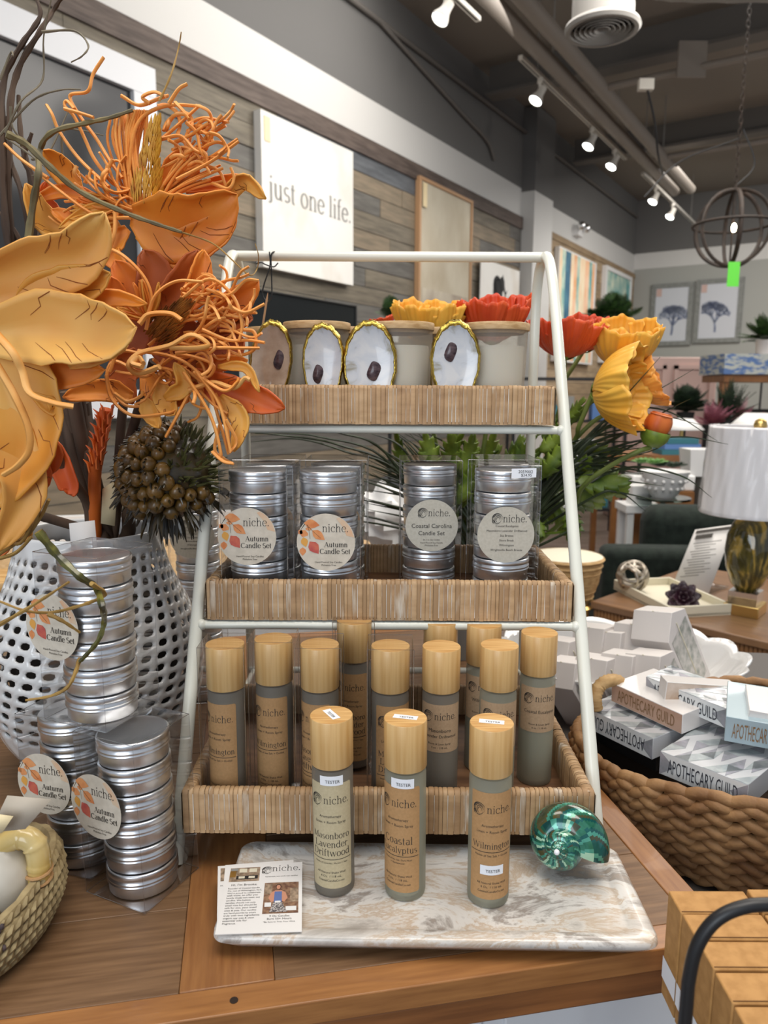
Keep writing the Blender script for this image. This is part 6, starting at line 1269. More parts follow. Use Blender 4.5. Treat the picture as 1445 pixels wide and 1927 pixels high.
e = PY(10, 1650, .60); mb = MB(); ball(mb, e, (.026, .026, .034), 24, 16); o = obj('ceramic_egg', mb, M['egg']); tag(o, 'cream mottled ornamental egg lying in the rope basket', 'ornament')
lv_ = thing('lavender_bunch', 'dried lavender sprigs spilling under the egg in the rope basket', 'dried flowers', (BX+.05, BY-.04, .03)); mb = MB(); rr = random.Random(8)
for k in range(46):
    b_ = Vector((BX+rr.uniform(.0, .085), BY+rr.uniform(-.07, .02), .035)); t_ = b_+Vector((rr.uniform(-.02, .02), rr.uniform(-.02, .02), rr.uniform(.005, .025))); tube(mb, [b_, t_], .0007, 4)
    for q in range(5): ball(mb, b_.lerp(t_, .4+.13*q), (.0022, .0022, .0030), 5, 4)
obj('sprigs', mb, M['lav'], lv_)
for px, lb, m_ in (([(14, 1497), (97, 1504), (48, 1560), (-20, 1567)], 'large grey card tag propped on the rope basket', 'card_gray'), ([(-20, 1530), (25, 1536), (5, 1566), (-20, 1575)], 'small folded paper tag in front of the grey card tag', 'tag_paper')):
    if m_ == 'card_gray' and m_ not in M: M[m_] = pm('card_gray', h('b5aa9a'), rough=.7)
    mb = MB(); mb.add([PY(u, v, .585-(.012 if m_ == 'tag_paper' else 0)+.0004*(v-1500)*-.2) for u, v in px], [(0, 1, 2, 3)], 0, False); o = obj('paper_tag', mb, M[m_], solid=.0006); tag(o, lb, 'tag')
# jar and more sets behind the vase
p = PY(12, 1075, 1.15); jz = thing('jar_candle', 'jar candle with a light wood lid at the left edge behind the pierced vase', 'candle', (p.x, p.y, 0))
mb = MB(); lathe(mb, [(0, 0), (.043, 0), (.046, .006), (.05, p.z-.02)], 40, Tm(p.x, p.y, 0)); obj('glass_jar', mb, M['kraft_label_b'], jz); mb = MB(); cyl(mb, .0515, p.z-.02, p.z-.006, 40, Tm(p.x, p.y, 0), 0, .002); obj('wood_lid', mb, M['bamboo_top'], jz)
candle_set('boxed candle set at the bottom of the pair between vase and rack leg', Tm(-.298, 1.16, 0) @ Rz(.1), 'list'); candle_set('boxed candle set whose round grey label shows beside the spiky pod', Tm(-.298, 1.16, .173) @ Rz(.1), 'list', lx=-.002, lz=.1)
# ---------------------------------------------------------------- poppies and leaves behind the rack
M.update(pop_y=pm('pop_y', h('e8a02a'), h('f0bb4e'), 14, rough=.5, sss=.08), pop_o=pm('pop_o', h('e2862a'), h('eda64a'), 14, rough=.5, sss=.08), pop_r=pm('pop_r', h('c23a17'), h('dc5a28'), 14, rough=.5, sss=.08), leafg=pm('leafg', h('3f5a14'), h('7d9434'), 26, rough=.42, sss=.03), stemg=pm('stemg', h('5c6b2e'), h('74823c'), 30, rough=.5), blade=pm('blade', h('1a2412'), h('37452a'), 30, rough=.4), budo=pm('budo', h('b84e1c'), h('d0702c'), 40, (1, 1, .3), rough=.5))
PX_, PYY = .14, 1.37
pot = thing('flower_pot', 'grey pot hidden behind the rack holding the poppies and grass', 'pot', (PX_, PYY, 0)); mb = MB(); lathe(mb, [(0, 0), (.05, 0), (.065, .13), (.06, .13), (.055, .11), (0, .11)], 28, Tm(PX_, PYY, 0)); obj('pot_body', mb, M['gray_cab'], pot)
def poppy(label, uc, vc, Y, axis, Rpx, mat, opn=1.25, n=(5, 4), seed=0, stem=None, bud=False, calyx='leafg', h_=1.0):
    rr = random.Random(seed); c = PY(uc, vc, Y); R_ = Rpx/FPX*Y; o = thing('faux_poppy', label, 'faux flower', c, group='faux poppies behind the rack')
    F = frame(c, (1, .2, .1), axis); mb = MB()
    for L_, k_ in enumerate(n):
        for i in range(k_):
            a0 = 2*pi*i/k_+L_*.6+rr.uniform(-.1, .1); op = opn*(1-.12*L_)*rr.uniform(.92, 1.08); ph = rr.uniform(0, 6); rl = R_*(1-.16*L_)*rr.uniform(.95, 1.08); hw = (pi/k_)*1.45
            def fn(u_, v_, a0=a0, op=op, ph=ph, rl=rl, hw=hw):
                s = v_*2-1; w_ = hw*(.30+.70*u_**.6); th = op*(u_**.85); k = u_*u_
                ed = 1-.16*s**4*u_-.035*abs(sin(s*5+ph))*u_**4
                r_ = rl*(sin(th)*ed+.10*u_**5+.05*sin(s*8+ph)*k+.014*sin(s*30+ph)*u_+.025*sin(s*15+ph*2)*u_**4)
                z_ = rl*h_*((1-cos(th))*.92*ed+.12*u_+.05*sin(s*6+ph*2)*k+.02*sin(s*19+ph)*u_**4)
                a_ = a0+s*w_; return (r_*cos(a_), r_*sin(a_), z_)
            grid(mb, fn, 14, 60, 0, True, F)
    obj('blossom', mb, M[mat], o, solid=.0009)
    mb = MB()
    for i in range(3):
        a0 = 2*pi*i/3
        grid(mb, lambda u_, v_: ((.002+R_*.52*sin(u_*.9))*cos(a0+(v_*2-1)*.8*(1-u_*.75)), (.002+R_*.52*sin(u_*.9))*sin(a0+(v_*2-1)*.8*(1-u_*.75)), R_*(.30*u_*u_)-.003), 6, 6, 0, True, F)
    obj('calyx', mb, M[calyx], o, solid=.0012)
    mb = MB(); sp = [c]+(stem or [c.lerp(Vector((PX_, PYY, .2)), .5)+Vector((.02, 0, .03))])+[Vector((PX_, PYY, .11))]; tube(mb, crom(sp, 8), .0042, 8); obj('stem', mb, M['stemg'], o); return o
poppy('yellow faux poppy facing down and right, lowest of the big yellow pair', 1116, 738, 1.24, (.80, -.42, .06), 72, 'pop_y', 1.75, (5, 4), 1, [PY(1090, 800, 1.26), PY(1060, 860, 1.3)])
poppy('yellow faux poppy standing upright behind the lower one', 1170, 692, 1.32, (-.04, -.30, .95), 60, 'pop_y', 1.75, (5, 5), 2, [PY(1150, 740, 1.32), PY(1070, 800, 1.33)], h_=1.1)
poppy('orange-yellow faux poppy opening right, beside the upright yellow one', 1192, 728, 1.30, (.85, -.30, .32), 46, 'pop_o', 1.55, (5, 3), 3, [PY(1160, 770, 1.32), PY(1080, 830, 1.33)])
poppy('red-orange faux poppy behind the right rack leg, its green base showing', 1062, 674, 1.30, (.02, -.10, .98), 62, 'pop_r', 1.6, (7, 7), 4, [PY(1056, 760, 1.32), PY(1010, 860, 1.34)], h_=1.0)
poppy('red faux poppy above the right front jar candle', 925, 645, 1.30, (.0, -.15, .98), 60, 'pop_r', 1.7, (6, 6), 5, h_=1.1)
poppy('yellow faux poppy above the middle front jar candle', 808, 650, 1.28, (-.0, -.15, .98), 62, 'pop_y', 1.65, (6, 5), 6, h_=1.05)
poppy('second red faux poppy right of the big red-orange one', 1098, 660, 1.40, (.2, .1, .95), 42, 'pop_r', 1.6, (5, 4), 7, h_=1.2)
poppy('small red faux poppy peeking over the back jar lids', 720, 625, 1.36, (-.2, -.1, .95), 24, 'pop_r', 1.6, (5, 3), 8, h_=1.0)
bc = PY(1232, 818, 1.22); bd = thing('poppy_bud', 'orange poppy bud with a green base on a long curved stem', 'faux flower', bc); F = frame(bc, (1, 0, 0), (.22, -.1, .95)); R_ = 24/FPX*1.25
mb = MB(); grid(mb, lambda a, b: (R_*(.25+.75*sin(.5+b*2.0))*cos(2*pi*a)*(1+.05*sin(10*pi*a+b*3)), R_*(.25+.75*sin(.5+b*2.0))*sin(2*pi*a)*(1+.05*sin(10*pi*a)), -R_*.2+b*R_*1.9), 40, 12, 0, True, F, True); lathe(mb, [(R_*.9, R_*1.55), (R_*.5, R_*1.7), (0, R_*1.6)], 20, F); obj('petals', mb, M['budo'], bd)
mb = MB(); lathe(mb, [(0, -R_*1.0), (R_*.6, -R_*.9), (R_*1.0, -R_*.4), (R_*1.13, R_*.1), (R_*1.08, R_*.3)], 28, F); obj('calyx', mb, M['leafg'], bd)
mb = MB(); tube(mb, crom([F @ Vector((0, 0, -R_)), PY(1195, 852, 1.22), PY(1140, 882, 1.24), PY(1095, 918, 1.26), PY(1060, 980, 1.3), Vector((PX_+.02, PYY, .11))], 8), .0042, 8); obj('stem', mb, M['stemg'], bd)
def lobed(mb, base, tip, wd, nl=None, seed=0, droop=.0):
    base, tip = Vector(base), Vector(tip); d = tip-base; L = d.length; d.normalize(); vw = ((base+tip)/2-CAMP).normalized(); side = d.cross(vw).normalized(); nrm = side.cross(d); rr = random.Random(seed); n = 26; tw = rr.uniform(-.7, .7); s2 = side*cos(tw)+nrm*sin(tw)
    vs = []; ph = rr.uniform(0, 1)
    for i in range(n+1):
        t = i/n; saw = (t*4.2+ph) % 1; w_ = wd/2*(sin(pi*min(1, t*.95+.04))**.6)*(.38+.62*(saw**.7))*(1-.3*t)*(1-.12*((t*17) % 1)); sh_ = L*.10*saw
        c = base+d*L*t+Vector((0, 0, -droop*L*t*t))+nrm*L*.05*sin(t*6+ph*6); vs += [c-s2*w_+d*sh_+nrm*w_*.3, c-s2*w_*.5+d*sh_*.5, c, c+s2*w_*.5+d*sh_*.5, c+s2*w_+d*sh_+nrm*w_*.3]
    mb.add(vs, [(i*5+j, (i+1)*5+j, (i+1)*5+j+1, i*5+j+1) for i in range(n) for j in range(4)], 0, True)
lc = thing('leaf_spray', 'lobed bright green poppy leaves behind the rack', 'leaves', (PX_, PYY, .2)); mb = MB(); rr = random.Random(21)
Lf = [((1085, 905), (1180, 905), 80), ((1060, 940), (1155, 925), 60), ((1060, 950), (1120, 860), 60), ((1080, 880), (1112, 862), 40), ((1075, 845), (1170, 850), 34), ((1070, 960), (1085, 1010), 50), ((1010, 880), (1055, 975), 60), ((1000, 900), (1050, 985), 50), ((1000, 930), (1030, 990), 40), ((990, 850), (1040, 920), 50),
      ((1020, 900), (1060, 840), 44), ((1040, 860), (1050, 800), 40), ((1015, 850), (1060, 820), 40), ((870, 900), (890, 820), 44), ((900, 900), (930, 815), 46), ((940, 900), (985, 820), 46), ((820, 900), (800, 818), 50), ((850, 900), (850, 815), 50), ((830, 880), (870, 816), 36), ((960, 880), (1000, 830), 40),
      ((860, 950), (900, 870), 50), ((880, 1000), (885, 900), 40), ((1010, 820), (1040, 780), 30), ((1065, 790), (1100, 750), 30), ((1005, 960), (1020, 1010), 40), ((920, 1010), (880, 930), 36), ((1070, 1000), (1092, 985), 24), ((760, 900), (745, 815), 30)]
for k, (a, b, w_) in enumerate(Lf):
    Y = 1.24+rr.uniform(0, .08) if a[0] > 1005 else 1.27+rr.uniform(0, .08); lobed(mb, PY(*a, Y+.02), PY(*b, Y), w_/FPX*Y*1.2, seed=k); lobed(mb, PY(a[0]+10, a[1]+6, Y+.03), PY(b[0]+rr.uniform(-25, 15), b[1]+rr.uniform(5, 30), Y+.03), w_/FPX*Y, seed=k+90)
    if k % 2 == 0: tube(mb, crom([PY(*a, Y+.02), PY(*a, Y+.02).lerp(Vector((PX_, PYY, .2)), .6), Vector((PX_, PYY, .11))], 5), .0022, 5)
obj('leaves', mb, M['leafg'], lc, solid=.0006)
gr = thing('grass_spray', 'long dark faux grass blades arching out behind the rack', 'faux grass', (PX_, PYY, .11)); mb = MB(); rr = random.Random(22)
def bladef(px, Y, w_=.0042):
    pts = [PY(u, v, Y+(.02*i if i else 0)*rr.uniform(-1, 1)) for i, (u, v) in enumerate(px)]; pts[0] = pts[0]; c = crom([Vector((PX_+rr.uniform(-.03, .03), PYY+rr.uniform(-.03, .03), .12))]+pts, 7); n = len(c)-1; vs = []
    for i, p in enumerate(c):
        t = i/n; T = (c[min(i+1, n)]-c[max(i-1, 0)]).normalized(); vw = (p-CAMP).normalized(); s = T.cross(vw).normalized(); nr = s.cross(T); q = w_/2*(1-t**2.5)+.0003
        vs += [p-s*q+nr*q*.5, p, p+s*q+nr*q*.5]
    mb.add(vs, [(i*3+j, (i+1)*3+j, (i+1)*3+j+1, i*3+j+1) for i in range(n) for j in range(2)], 0, True)
RB = [[(1060, 900), (1130, 800), (1242, 672)], [(1040, 900), (1150, 790), (1305, 695)], [(1060, 880), (1150, 800), (1225, 780), (1322, 800)], [(1070, 860), (1160, 780), (1250, 772), (1350, 830)], [(1060, 900), (1160, 840), (1280, 822), (1370, 836)], [(1080, 930), (1180, 880), (1280, 895), (1340, 937)],
      [(1080, 930), (1170, 884), (1270, 903)], [(1090, 950), (1160, 926), (1215, 962)], [(1060, 930), (1150, 925), (1250, 945)], [(1050, 900), (1120, 870), (1220, 850), (1258, 830)], [(1070, 900), (1150, 860), (1210, 830), (1260, 822)], [(1050, 880), (1110, 820), (1200, 790)], [(1070, 880), (1150, 830), (1240, 780), (1300, 750)], [(1050, 1010), (1090, 985), (1075, 1010)]]
for px in RB: bladef(px, 1.27)
for k in range(34):
    a = rr.uniform(-.75, -.12); L_ = rr.uniform(120, 210); u0, v0 = 1040+rr.uniform(-20, 30), 905+rr.uniform(-40, 30); bladef([(u0, v0), (u0+L_*.5*cos(a), v0+L_*.55*sin(a)), (u0+L_*cos(a+.12), v0+L_*sin(a+.12)*.9)], 1.29, .0045)
for k in range(52):
    a = rr.uniform(3.35, 4.45); L_ = rr.uniform(150, 260); u0, v0 = 860+rr.uniform(-40, 60), 1010+rr.uniform(-40, 20); bladef([(u0, v0), (u0+L_*.5*cos(a), v0+L_*.6*sin(a)), (u0+L_*cos(a-.05), max(812, v0+L_*sin(a)*.95))], 1.33, .006)
for px in ([(760, 900), (640, 838), (520, 818), (430, 812)], [(760, 900), (650, 850), (560, 826), (470, 832)], [(740, 880), (600, 822), (480, 816)], [(740, 870), (640, 815), (560, 812)]): bladef(px, 1.31)
obj('blades', mb, M['blade'], gr)
# ---------------------------------------------------------------- low shop tables behind
M['gray_top'] = pm('gray_top', h('57524e'), rough=.5)
ZB = -.10
lt = thing('low_display_table', 'dark grey low table at the right carrying the woven basket and white bowl', 'table', (.75, 1.2, FZ)); mb = MB(); mb2 = [( .335, .80), (1.0, .60), (1.12, 1.62), (.28, 1.72)]
mb.add([(x, y, z) for z in (ZB-.04, ZB) for x, y in mb2], [(3, 2, 1, 0), (4, 5, 6, 7), (0, 1, 5, 4), (1, 2, 6, 5), (2, 3, 7, 6), (3, 0, 4, 7)], 0, False); obj('table_top', mb, M['gray_top'], lt)
for x, y in mb2: mb = MB(); cx, cy = .7, 1.2; q = Vector((x, y, 0)).lerp(Vector((cx, cy, 0)), .08); box(mb, (q.x, q.y, (FZ+ZB-.04)/2), (.04, .04, ZB-.04-FZ)); obj('leg', mb, M['gray_top'], lt)
wt = thing('wood_top_table', 'white table with a tan wood top behind the rack', 'table', (-.5, 2.0, FZ)); mb = MB(); F = Tm(-.52, 2.1, 0) @ Rz(R(14)); box(mb, (0, 0, .0), (1.3, .7, .03), F); obj('table_top', mb, M['lid_wood'], wt)
mb = MB(); box(mb, (0, .34, .05), (1.3, .03, .10), F); obj('back_rail', mb, M['white'], wt); mb = MB(); box(mb, (0, 0, (FZ-.015)/2), (1.2, .6, -.015-FZ), F); obj('cabinet', mb, M['white'], wt)
# crumpled wrapping on it
def crumple(name, label, c, r, m, seed):
    rr = random.Random(seed); ph = [rr.uniform(0, 9) for _ in range(8)]; mb = MB()
    def fn(a, b):
        x, y, z = sin(pi*b)*cos(2*pi*a), sin(pi*b)*sin(2*pi*a), cos(pi*b); k = 1+.16*sin(5*x+ph[0])+.14*abs(sin(7*y+ph[1]))-.12*abs(sin(9*z+ph[2]+3*x))+.1*sin(13*x+ph[3]+6*z); return (c[0]+r*k*x*1.3, c[1]+r*k*y, c[2]+r*k*z*.8)
    grid(mb, fn, 40, 24, 0, False, None, True); o = obj(name, mb, M[m]); return tag(o, label, 'wrapping')
crumple('wrapping_tissue', 'crumpled white tissue behind the left pair of candle sets', PY(722, 975, 1.75), .085, 'white', 1)
crumple('wrapping_tissue', 'crumpled white tissue behind the gap right of the listing candle set', PY(850, 1000, 1.8), .07, 'white', 4)
# ---------------------------------------------------------------- seagrass basket
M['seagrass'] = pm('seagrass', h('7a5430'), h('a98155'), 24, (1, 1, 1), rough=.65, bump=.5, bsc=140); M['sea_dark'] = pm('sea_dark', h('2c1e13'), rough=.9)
bk = thing('seagrass_basket', 'large braided seagrass basket full of wrapped soap boxes at the right', 'basket', (.5, .93, ZB))
rim = [Vector((.268, .945, .028)), Vector((.305, .862, .020)), Vector((.435, .760, .040)), Vector((.60, .68, .055)), Vector((.72, .75, .06)), Vector((.68, .95, .06)), Vector((.56, 1.09, .055)), Vector((.42, 1.06, .045)), Vector((.30, 1.01, .035))]
ctr = Vector((.49, .90, 0)); nb = len(rim)
def rimp(s): s = s % 1*nb; i = int(s); a, b, c, d = rim[(i-1) % nb], rim[i % nb], rim[(i+1) % nb], rim[(i+2) % nb]; t = s-i; return .5*((2*b)+(c-a)*t+(2*a-5*b+4*c-d)*t*t+(3*b-a-3*c+d)*t*t*t)
def wallp(s, t, off=0): p = rimp(s); q = ctr+(Vector((p.x, p.y, 0))-ctr)*(.80+.20*(1-(1-t)**2)+off); return Vector((q.x, q.y, lerp(ZB+.006, p.z, t)))
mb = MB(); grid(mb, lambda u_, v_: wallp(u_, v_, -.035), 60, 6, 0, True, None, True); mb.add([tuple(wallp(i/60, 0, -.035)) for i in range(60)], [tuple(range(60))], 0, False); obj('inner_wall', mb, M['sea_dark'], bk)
mb = MB(); ROWS = 7; NB = 40
for j in range(ROWS):
    for i in range(NB):
        for sgn in (0, 1):
            s = (i+.5*sgn)/NB; t = (j+.2+.42*sgn)/ROWS; ds = .56/NB; dt = (.42 if sgn else -.42)/ROWS
            a = wallp(s-ds, min(.95, t+dt), -.012); b = wallp(s, t, .020); c = wallp(s+ds, min(.95, t-dt), -.012); tube(mb, [a, a.lerp(b, .55)+(b-ctr)*.006, b, b.lerp(c, .45)+(b-ctr)*.006, c], [.0034, .0068, .0078, .0068, .0034], 8)
obj('braided_wall', mb, M['seagrass'], bk)
mb = MB()
for i in range(64):
    s = i/64; sg_ = 1 if i % 2 else -1; a = rimp(s-.016)+Vector((0, 0, -.004*sg_)); b = rimp(s+.001)+Vector((0, 0, .002)); c = rimp(s+.018)+Vector((0, 0, .004*sg_)); tube(mb, [a, a.lerp(b, .6), b, b.lerp(c, .4), c], [.003, .0070, .0080, .0070, .003], 8)
obj('braided_rim', mb, M['seagrass'], bk)
mb = MB(); hp = crom([PY(1122, 1335, .99), PY(1120, 1312, .99), PY(1128, 1292, .995), PY(1145, 1281, 1.0), PY(1165, 1283, 1.02), PY(1172, 1300, 1.03)], 6); tube(mb, hp, [.0085*(1+.16*(i % 2)) for i in range(len(hp))], 9); obj('rope_handle', mb, M['wicker'], bk)
# soap boxes with lettering
M.update(box_tri=pm('box_tri', h('cfd0d2'), rough=.25, coat=.6), tri_a=pm('tri_a', h('9ba3a6'), h('b9c0c0'), 60, rough=.25, coat=.6), tri_b=pm('tri_b', h('dfe2e2'), rough=.25, coat=.6), tri_c=pm('tri_c', h('8f9296'), h('a9a6b0'), 60, rough=.25, coat=.6), box_rose=pm('box_rose', h('c19d87'), rough=.3, coat=.5), box_cream=pm('box_cream', h('ddd8d4'), rough=.3, coat=.5), box_blue=pm('box_blue', h('a3b6bd'), rough=.3, coat=.5), box_swirl=pm('box_swirl', h('d8c8ba'), h('a98e76'), 9, (1, 4, 1), rough=.3, coat=.5, dist=2), letter_dark=pm('letter_dark', h('3c3f47'), rough=.4), letter_gold=pm('letter_gold', h('8a6a48'), rough=.4))
def guild(label, P0, P1, th, depth, tiltx, spine='tri_b', top='box_tri', ink='letter_dark', tri=False, flip=False, txt=True, cond=1.0):
    L_ = (P1-P0).length; ex = (P1-P0).normalized(); dy = Vector((0, 0, 1)).cross(ex).normalized(); dy = dy if dy.y > 0 else -dy; dz = ex.cross(dy); dz = dz if dz.z > 0 else -dz
    dy2 = dy*cos(tiltx)+dz*sin(tiltx); dz2 = dz*cos(tiltx)-dy*sin(tiltx); F = Matrix(((ex.x, dy2.x, dz2.x, P0.x), (ex.y, dy2.y, dz2.y, P0.y), (ex.z, dy2.z, dz2.z, P0.z), (0, 0, 0, 1)))
    o = thing('soap_box', label, 'soap box', P0, group='boxed soaps in the seagrass basket'); mb = MB(); box(mb, (L_/2, depth/2, -th/2), (L_, depth, th), F); obj('carton', mb, M[top], o, bevel=.0008)
    mb = MB(); mb.add([(.001, -.0003, -.001), (L_-.001, -.0003, -.001), (L_-.001, -.0003, -th+.001), (.001, -.0003, -th+.001)], [(0, 1, 2, 3)], 0, False, F); sp = obj('spine', mb, M[spine], o)
    if tri:
        for mt_n, par in (('tri_a', 0), ('tri_c', 1)):
            q = MB(); nx = 6; ny = 5
            for i in range(nx):
                for j in range(ny):
                    if (i*2+j+par) % 2 == 0 or (i+j) % 3 == par: x0, y0, w_, d_ = L_*i/nx, depth*j/ny, L_/nx, depth/ny; v = [(x0, y0, .0003), (x0+w_, y0, .0003), (x0+w_*(.5 if par else 1), y0+d_, .0003)] if (i+j) % 2 else [(x0, y0+d_, .00035), (x0+w_, y0+d_, .00035), (x0+w_*(.5 if par else 0), y0, .00035)]; q.add(v, [(0, 1, 2)], 0, False, F)
            obj('triangle_pattern', q, M[mt_n], o)
        q = MB(); q.add([(0, -.0005, 0), (.02, -.0005, -th/2), (0, -.0005, -th)], [(0, 1, 2)], 0, False, F); q.add([(L_, -.0005, 0), (L_-.02, -.0005, -th/2), (L_, -.0005, -th)], [(0, 1, 2)], 0, False, F); obj('triangle_pattern', q, M['tri_c'], o)
    if txt:
        t = sans('APOTHECARY GUILD', L_*.80, th*.60); t.v = [((-x if flip else x)+L_/2, -.0009, (-y if flip else y)-th*(.20 if flip else .80)) for x, y, z_ in t.v]; t.v = [tuple(F @ Vector(p)) for p in t.v]; obj('lettering', t, M[ink], sp)
    return o
guild('triangle-patterned soap box lying frontmost in the seagrass basket', PZ(1243, 1413, .052), PZ(1408, 1477, .052), .031, .145, .02, tri=True)
guild('triangle-patterned soap box with its lettering upside down, left end of the basket', PZ(1095, 1328, .05), PZ(1229, 1390, .05), .030, .13, .02, tri=True, flip=True)
guild('rose-coloured soap box lying across the upside-down one', PZ(1151, 1285, .085), PZ(1285, 1345, .083), .028, .09, .05, 'box_rose', 'box_cream', 'letter_gold')
guild('silver soap box with dark lettering behind the rose one', PZ(1216, 1273, .100), PZ(1367, 1334, .098), .028, .055, .10, 'tri_b', 'box_tri', tri=True)
guild('pale blue soap box with gold lettering at the right edge of the basket', PZ(1366, 1348, .102), PZ(1505, 1372, .102), .034, .10, .1, 'box_blue', 'box_blue', 'letter_gold')
guild('soap box with a tan swirl on its side, leaning behind the silver one', PZ(1255, 1283, .110), PZ(1388, 1292, .104), .055, .025, .0, 'box_swirl', 'box_cream', txt=False)
guild('plain white soap box lying behind the pale blue one', PZ(1410, 1336, .112), PZ(1500, 1352, .11), .03, .07, .1, 'box_cream', 'box_cream', txt=False)
guild('dark soap box at the bottom under the upside-down patterned box', PZ(1112, 1362, .018), PZ(1235, 1424, .018), .022, .10, .0, 'black', 'black', txt=False)
# ---------------------------------------------------------------- white bowl and white gift boxes
M['white_box'] = pm('white_box', h('d9d3cf'), rough=.55)
bwc = (.455, 1.37); wbw = thing('scalloped_bowl', 'large white scalloped bowl heaped with white gift boxes', 'bowl', (bwc[0], bwc[1], ZB)); mb = MB()
def bowlf(u_, v_):
    a = 2*pi*u_; k = 1+.05*abs(sin(a*7))*v_**2; r_ = (.07+.15*v_**.8)*k; z = ZB+.002+.10*v_**1.6+(.008*abs(sin(a*7)) if v_ > .8 else 0); return (bwc[0]+r_*cos(a)*1.05, bwc[1]+r_*sin(a)*.85, z)
grid(mb, bowlf, 112, 10, 0, True, None, True); mb.add([(bwc[0]+.07*cos(2*pi*i/40)*1.05, bwc[1]+.07*sin(2*pi*i/40)*.85, ZB+.004) for i in range(40)], [tuple(range(40))], 0, False); obj('bowl_body', mb, M['ceramic'], wbw, solid=.004)
gb_ = [(1062, 1225, 1.34, .85, 'white gift box at the left end of the bowl behind the rack leg'), (1128, 1200, 1.36, .85, 'white gift box with a twine bow, second in the back row'), (1162, 1208, 1.34, .85, 'white gift box with a twine bow, third in the back row'), (1203, 1196, 1.33, .85, 'white gift box with a twine bow, fourth in the back row'), (1250, 1180, 1.30, .95, 'tallest white gift box, nearest the open side table bay'),
       (1078, 1262, 1.25, .80, 'white gift box lying in front at the left, by the rack leg'), (1130, 1258, 1.24, .80, 'white gift box second in the front row of the bowl'), (1180, 1250, 1.24, .80, 'white gift box third in the front row, twine on its fold'), (1232, 1254, 1.22, .85, 'white gift box right in the front row, above the silver soap box')]
for k, (u, v, Y, sc_, lb) in enumerate(gb_):
    c = PY(u, v+24, Y); o = thing('gift_box', lb, 'box', c, group='white gift boxes in the bowl'); L_, W_, D_ = .215*sc_, .075*sc_, .092*sc_
    F = frame(c, Vector((.75, -.55, -.1)), Vector((-.42-.05*(k % 3), -.30, .86)).normalized()) @ Tm(0, 0, -.030)
    mb = MB(); hw, hd, hl = W_/2, D_/2, L_/2; vs = [(-hw, -hd, -hl), (hw, -hd, -hl), (hw, hd, -hl), (-hw, hd, -hl), (-hw, -hd, hl*.7), (hw, -hd, hl*.7), (hw, hd, hl*.7), (-hw, hd, hl*.7), (-hw, 0, hl), (hw, 0, hl)]
    mb.add(vs, [(3, 2, 1, 0), (0, 1, 5, 4), (2, 3, 7, 6), (4, 5, 9, 8), (6, 7, 8, 9), (1, 2, 6, 9, 5), (3, 0, 4, 8, 7)], 0, False, F); obj('carton', mb, M['white_box'], o, bevel=.001)
    mb = MB(); mb.add([(hw+.0006, -hd*.8, -hl*.8), (hw+.0006, hd*.8, -hl*.8), (hw+.0006, hd*.8, hl*.6), (hw+.0006, -hd*.8, hl*.6)], [(0, 1, 2, 3)], 0, False, F); obj('printed_side', mb, pm('print_side', h('8e9289'), h('cfcac4'), 60, rough=.4) if k == 0 else M['ps'], o) if (M.setdefault('ps', bpy.data.materials.get('print_side') or pm('print_side', h('8e9289'), h('cfcac4'), 60, rough=.4))) else 0
    mb = MB()
    for s in (-1, 1): tube(mb, [F @ Vector((hw*.9, .002*s+.012*s*sin(t), hl*.75+.010*cos(t))) for t in [2*pi*i/10 for i in range(10)]], .0009, 5, closed=True)
    tube(mb, [F @ Vector((hw+.001, 0, -hl*.5)), F @ Vector((hw+.001, 0, hl*.75)), F @ Vector((0, 0, hl+.001))], .0009, 5); obj('twine_bow', mb, M['cream'], o)
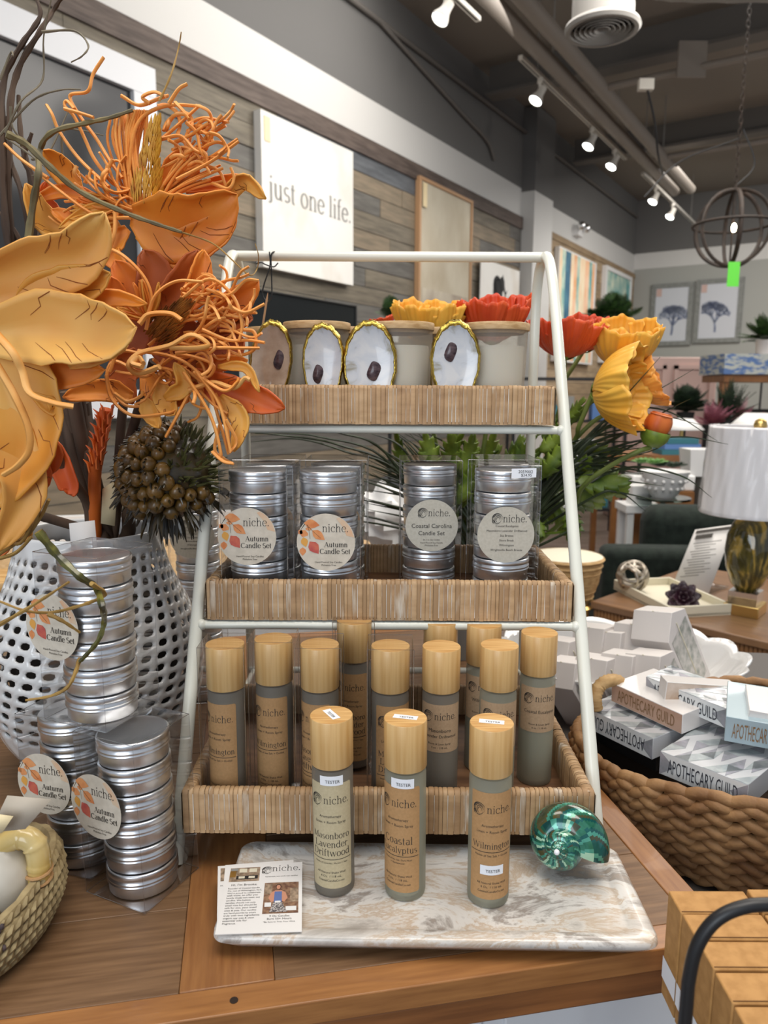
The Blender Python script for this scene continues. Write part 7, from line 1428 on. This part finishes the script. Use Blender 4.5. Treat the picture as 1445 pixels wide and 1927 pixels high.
# ---------------------------------------------------------------- kraft boxes in a black wire rack
M['kraft'] = pm('kraft', h('a87a42'), h('b98a50'), 120, rough=.75); M['kraft_edge'] = pm('kraft_edge', h('6e4a24'), rough=.8)
ys = [.422, .452, .482, .512, .542, .572]; names_ = ['nearest the viewer', 'second from the viewer', 'third from the viewer', 'fourth from the viewer', 'farthest from the viewer']
for col in range(2):
    for r_ in range(5):
        x0 = .2435+col*.0665; y0, y1 = ys[r_], ys[r_+1]-.002; zt_ = .079+rnd.uniform(-.0015, .0015)
        o = thing('kraft_box', 'plain kraft carton %s, %s' % (['in the column beside the table edge', 'in the right-hand column'][col], names_[r_]), 'carton', (x0+.032, (y0+y1)/2, -.02), group='kraft cartons in the black wire rack')
        mb = MB(); box(mb, (x0+.032, (y0+y1)/2, (zt_-.02)/2), (.064, y1-y0, zt_+.02)); obj('carton', mb, M['kraft'], o, bevel=.0012)
        mb = MB(); box(mb, (x0+.032, y0+.0015, zt_+.0004), (.062, .0005, .0006)); box(mb, (x0+.04, y0-.0004, zt_-.006), (.034, .0006, .0006)); obj('lid_slit', mb, M['kraft_edge'], o)
        if col == 0:
            mb = MB(); mb.add([(x0-.0004, y0, .016), (x0-.0004, y1, .016), (x0-.0004, y1, -.004), (x0-.0004, y0, -.004)], [(0, 1, 2, 3)], 0, False); obj('white_label', mb, M['white_label'], o)
cr = thing('wire_rack', 'black metal rack with a rounded handle holding the kraft cartons', 'rack', (.29, .49, FZ))
hp = [PY(u, v, .408) for u, v in ((1291, 1900), (1297, 1840), (1312, 1780), (1345, 1733), (1395, 1708), (1460, 1702))]
hp = [Vector((hp[0].x-.001, .408, -.03))]+hp+[Vector((hp[-1].x+.06, .408, hp[-1].z)), Vector((hp[-1].x+.1, .408, hp[-1].z-.05)), Vector((hp[-1].x+.105, .408, -.03))]
mb = MB(); tube(mb, crom(hp, 7), .0042, 12); obj('handle', mb, M['black'], cr)
mb = MB(); box(mb, (.300, .465, -.0265), (.20, .125, .008)); obj('shelf_plate', mb, M['black'], cr)
for x in (.19, .385):
    for y in (.41, .54): mb = MB(); tube(mb, [(x, y, FZ), (x, y, -.03)], .006, 8); obj('leg', mb, M['black'], cr)
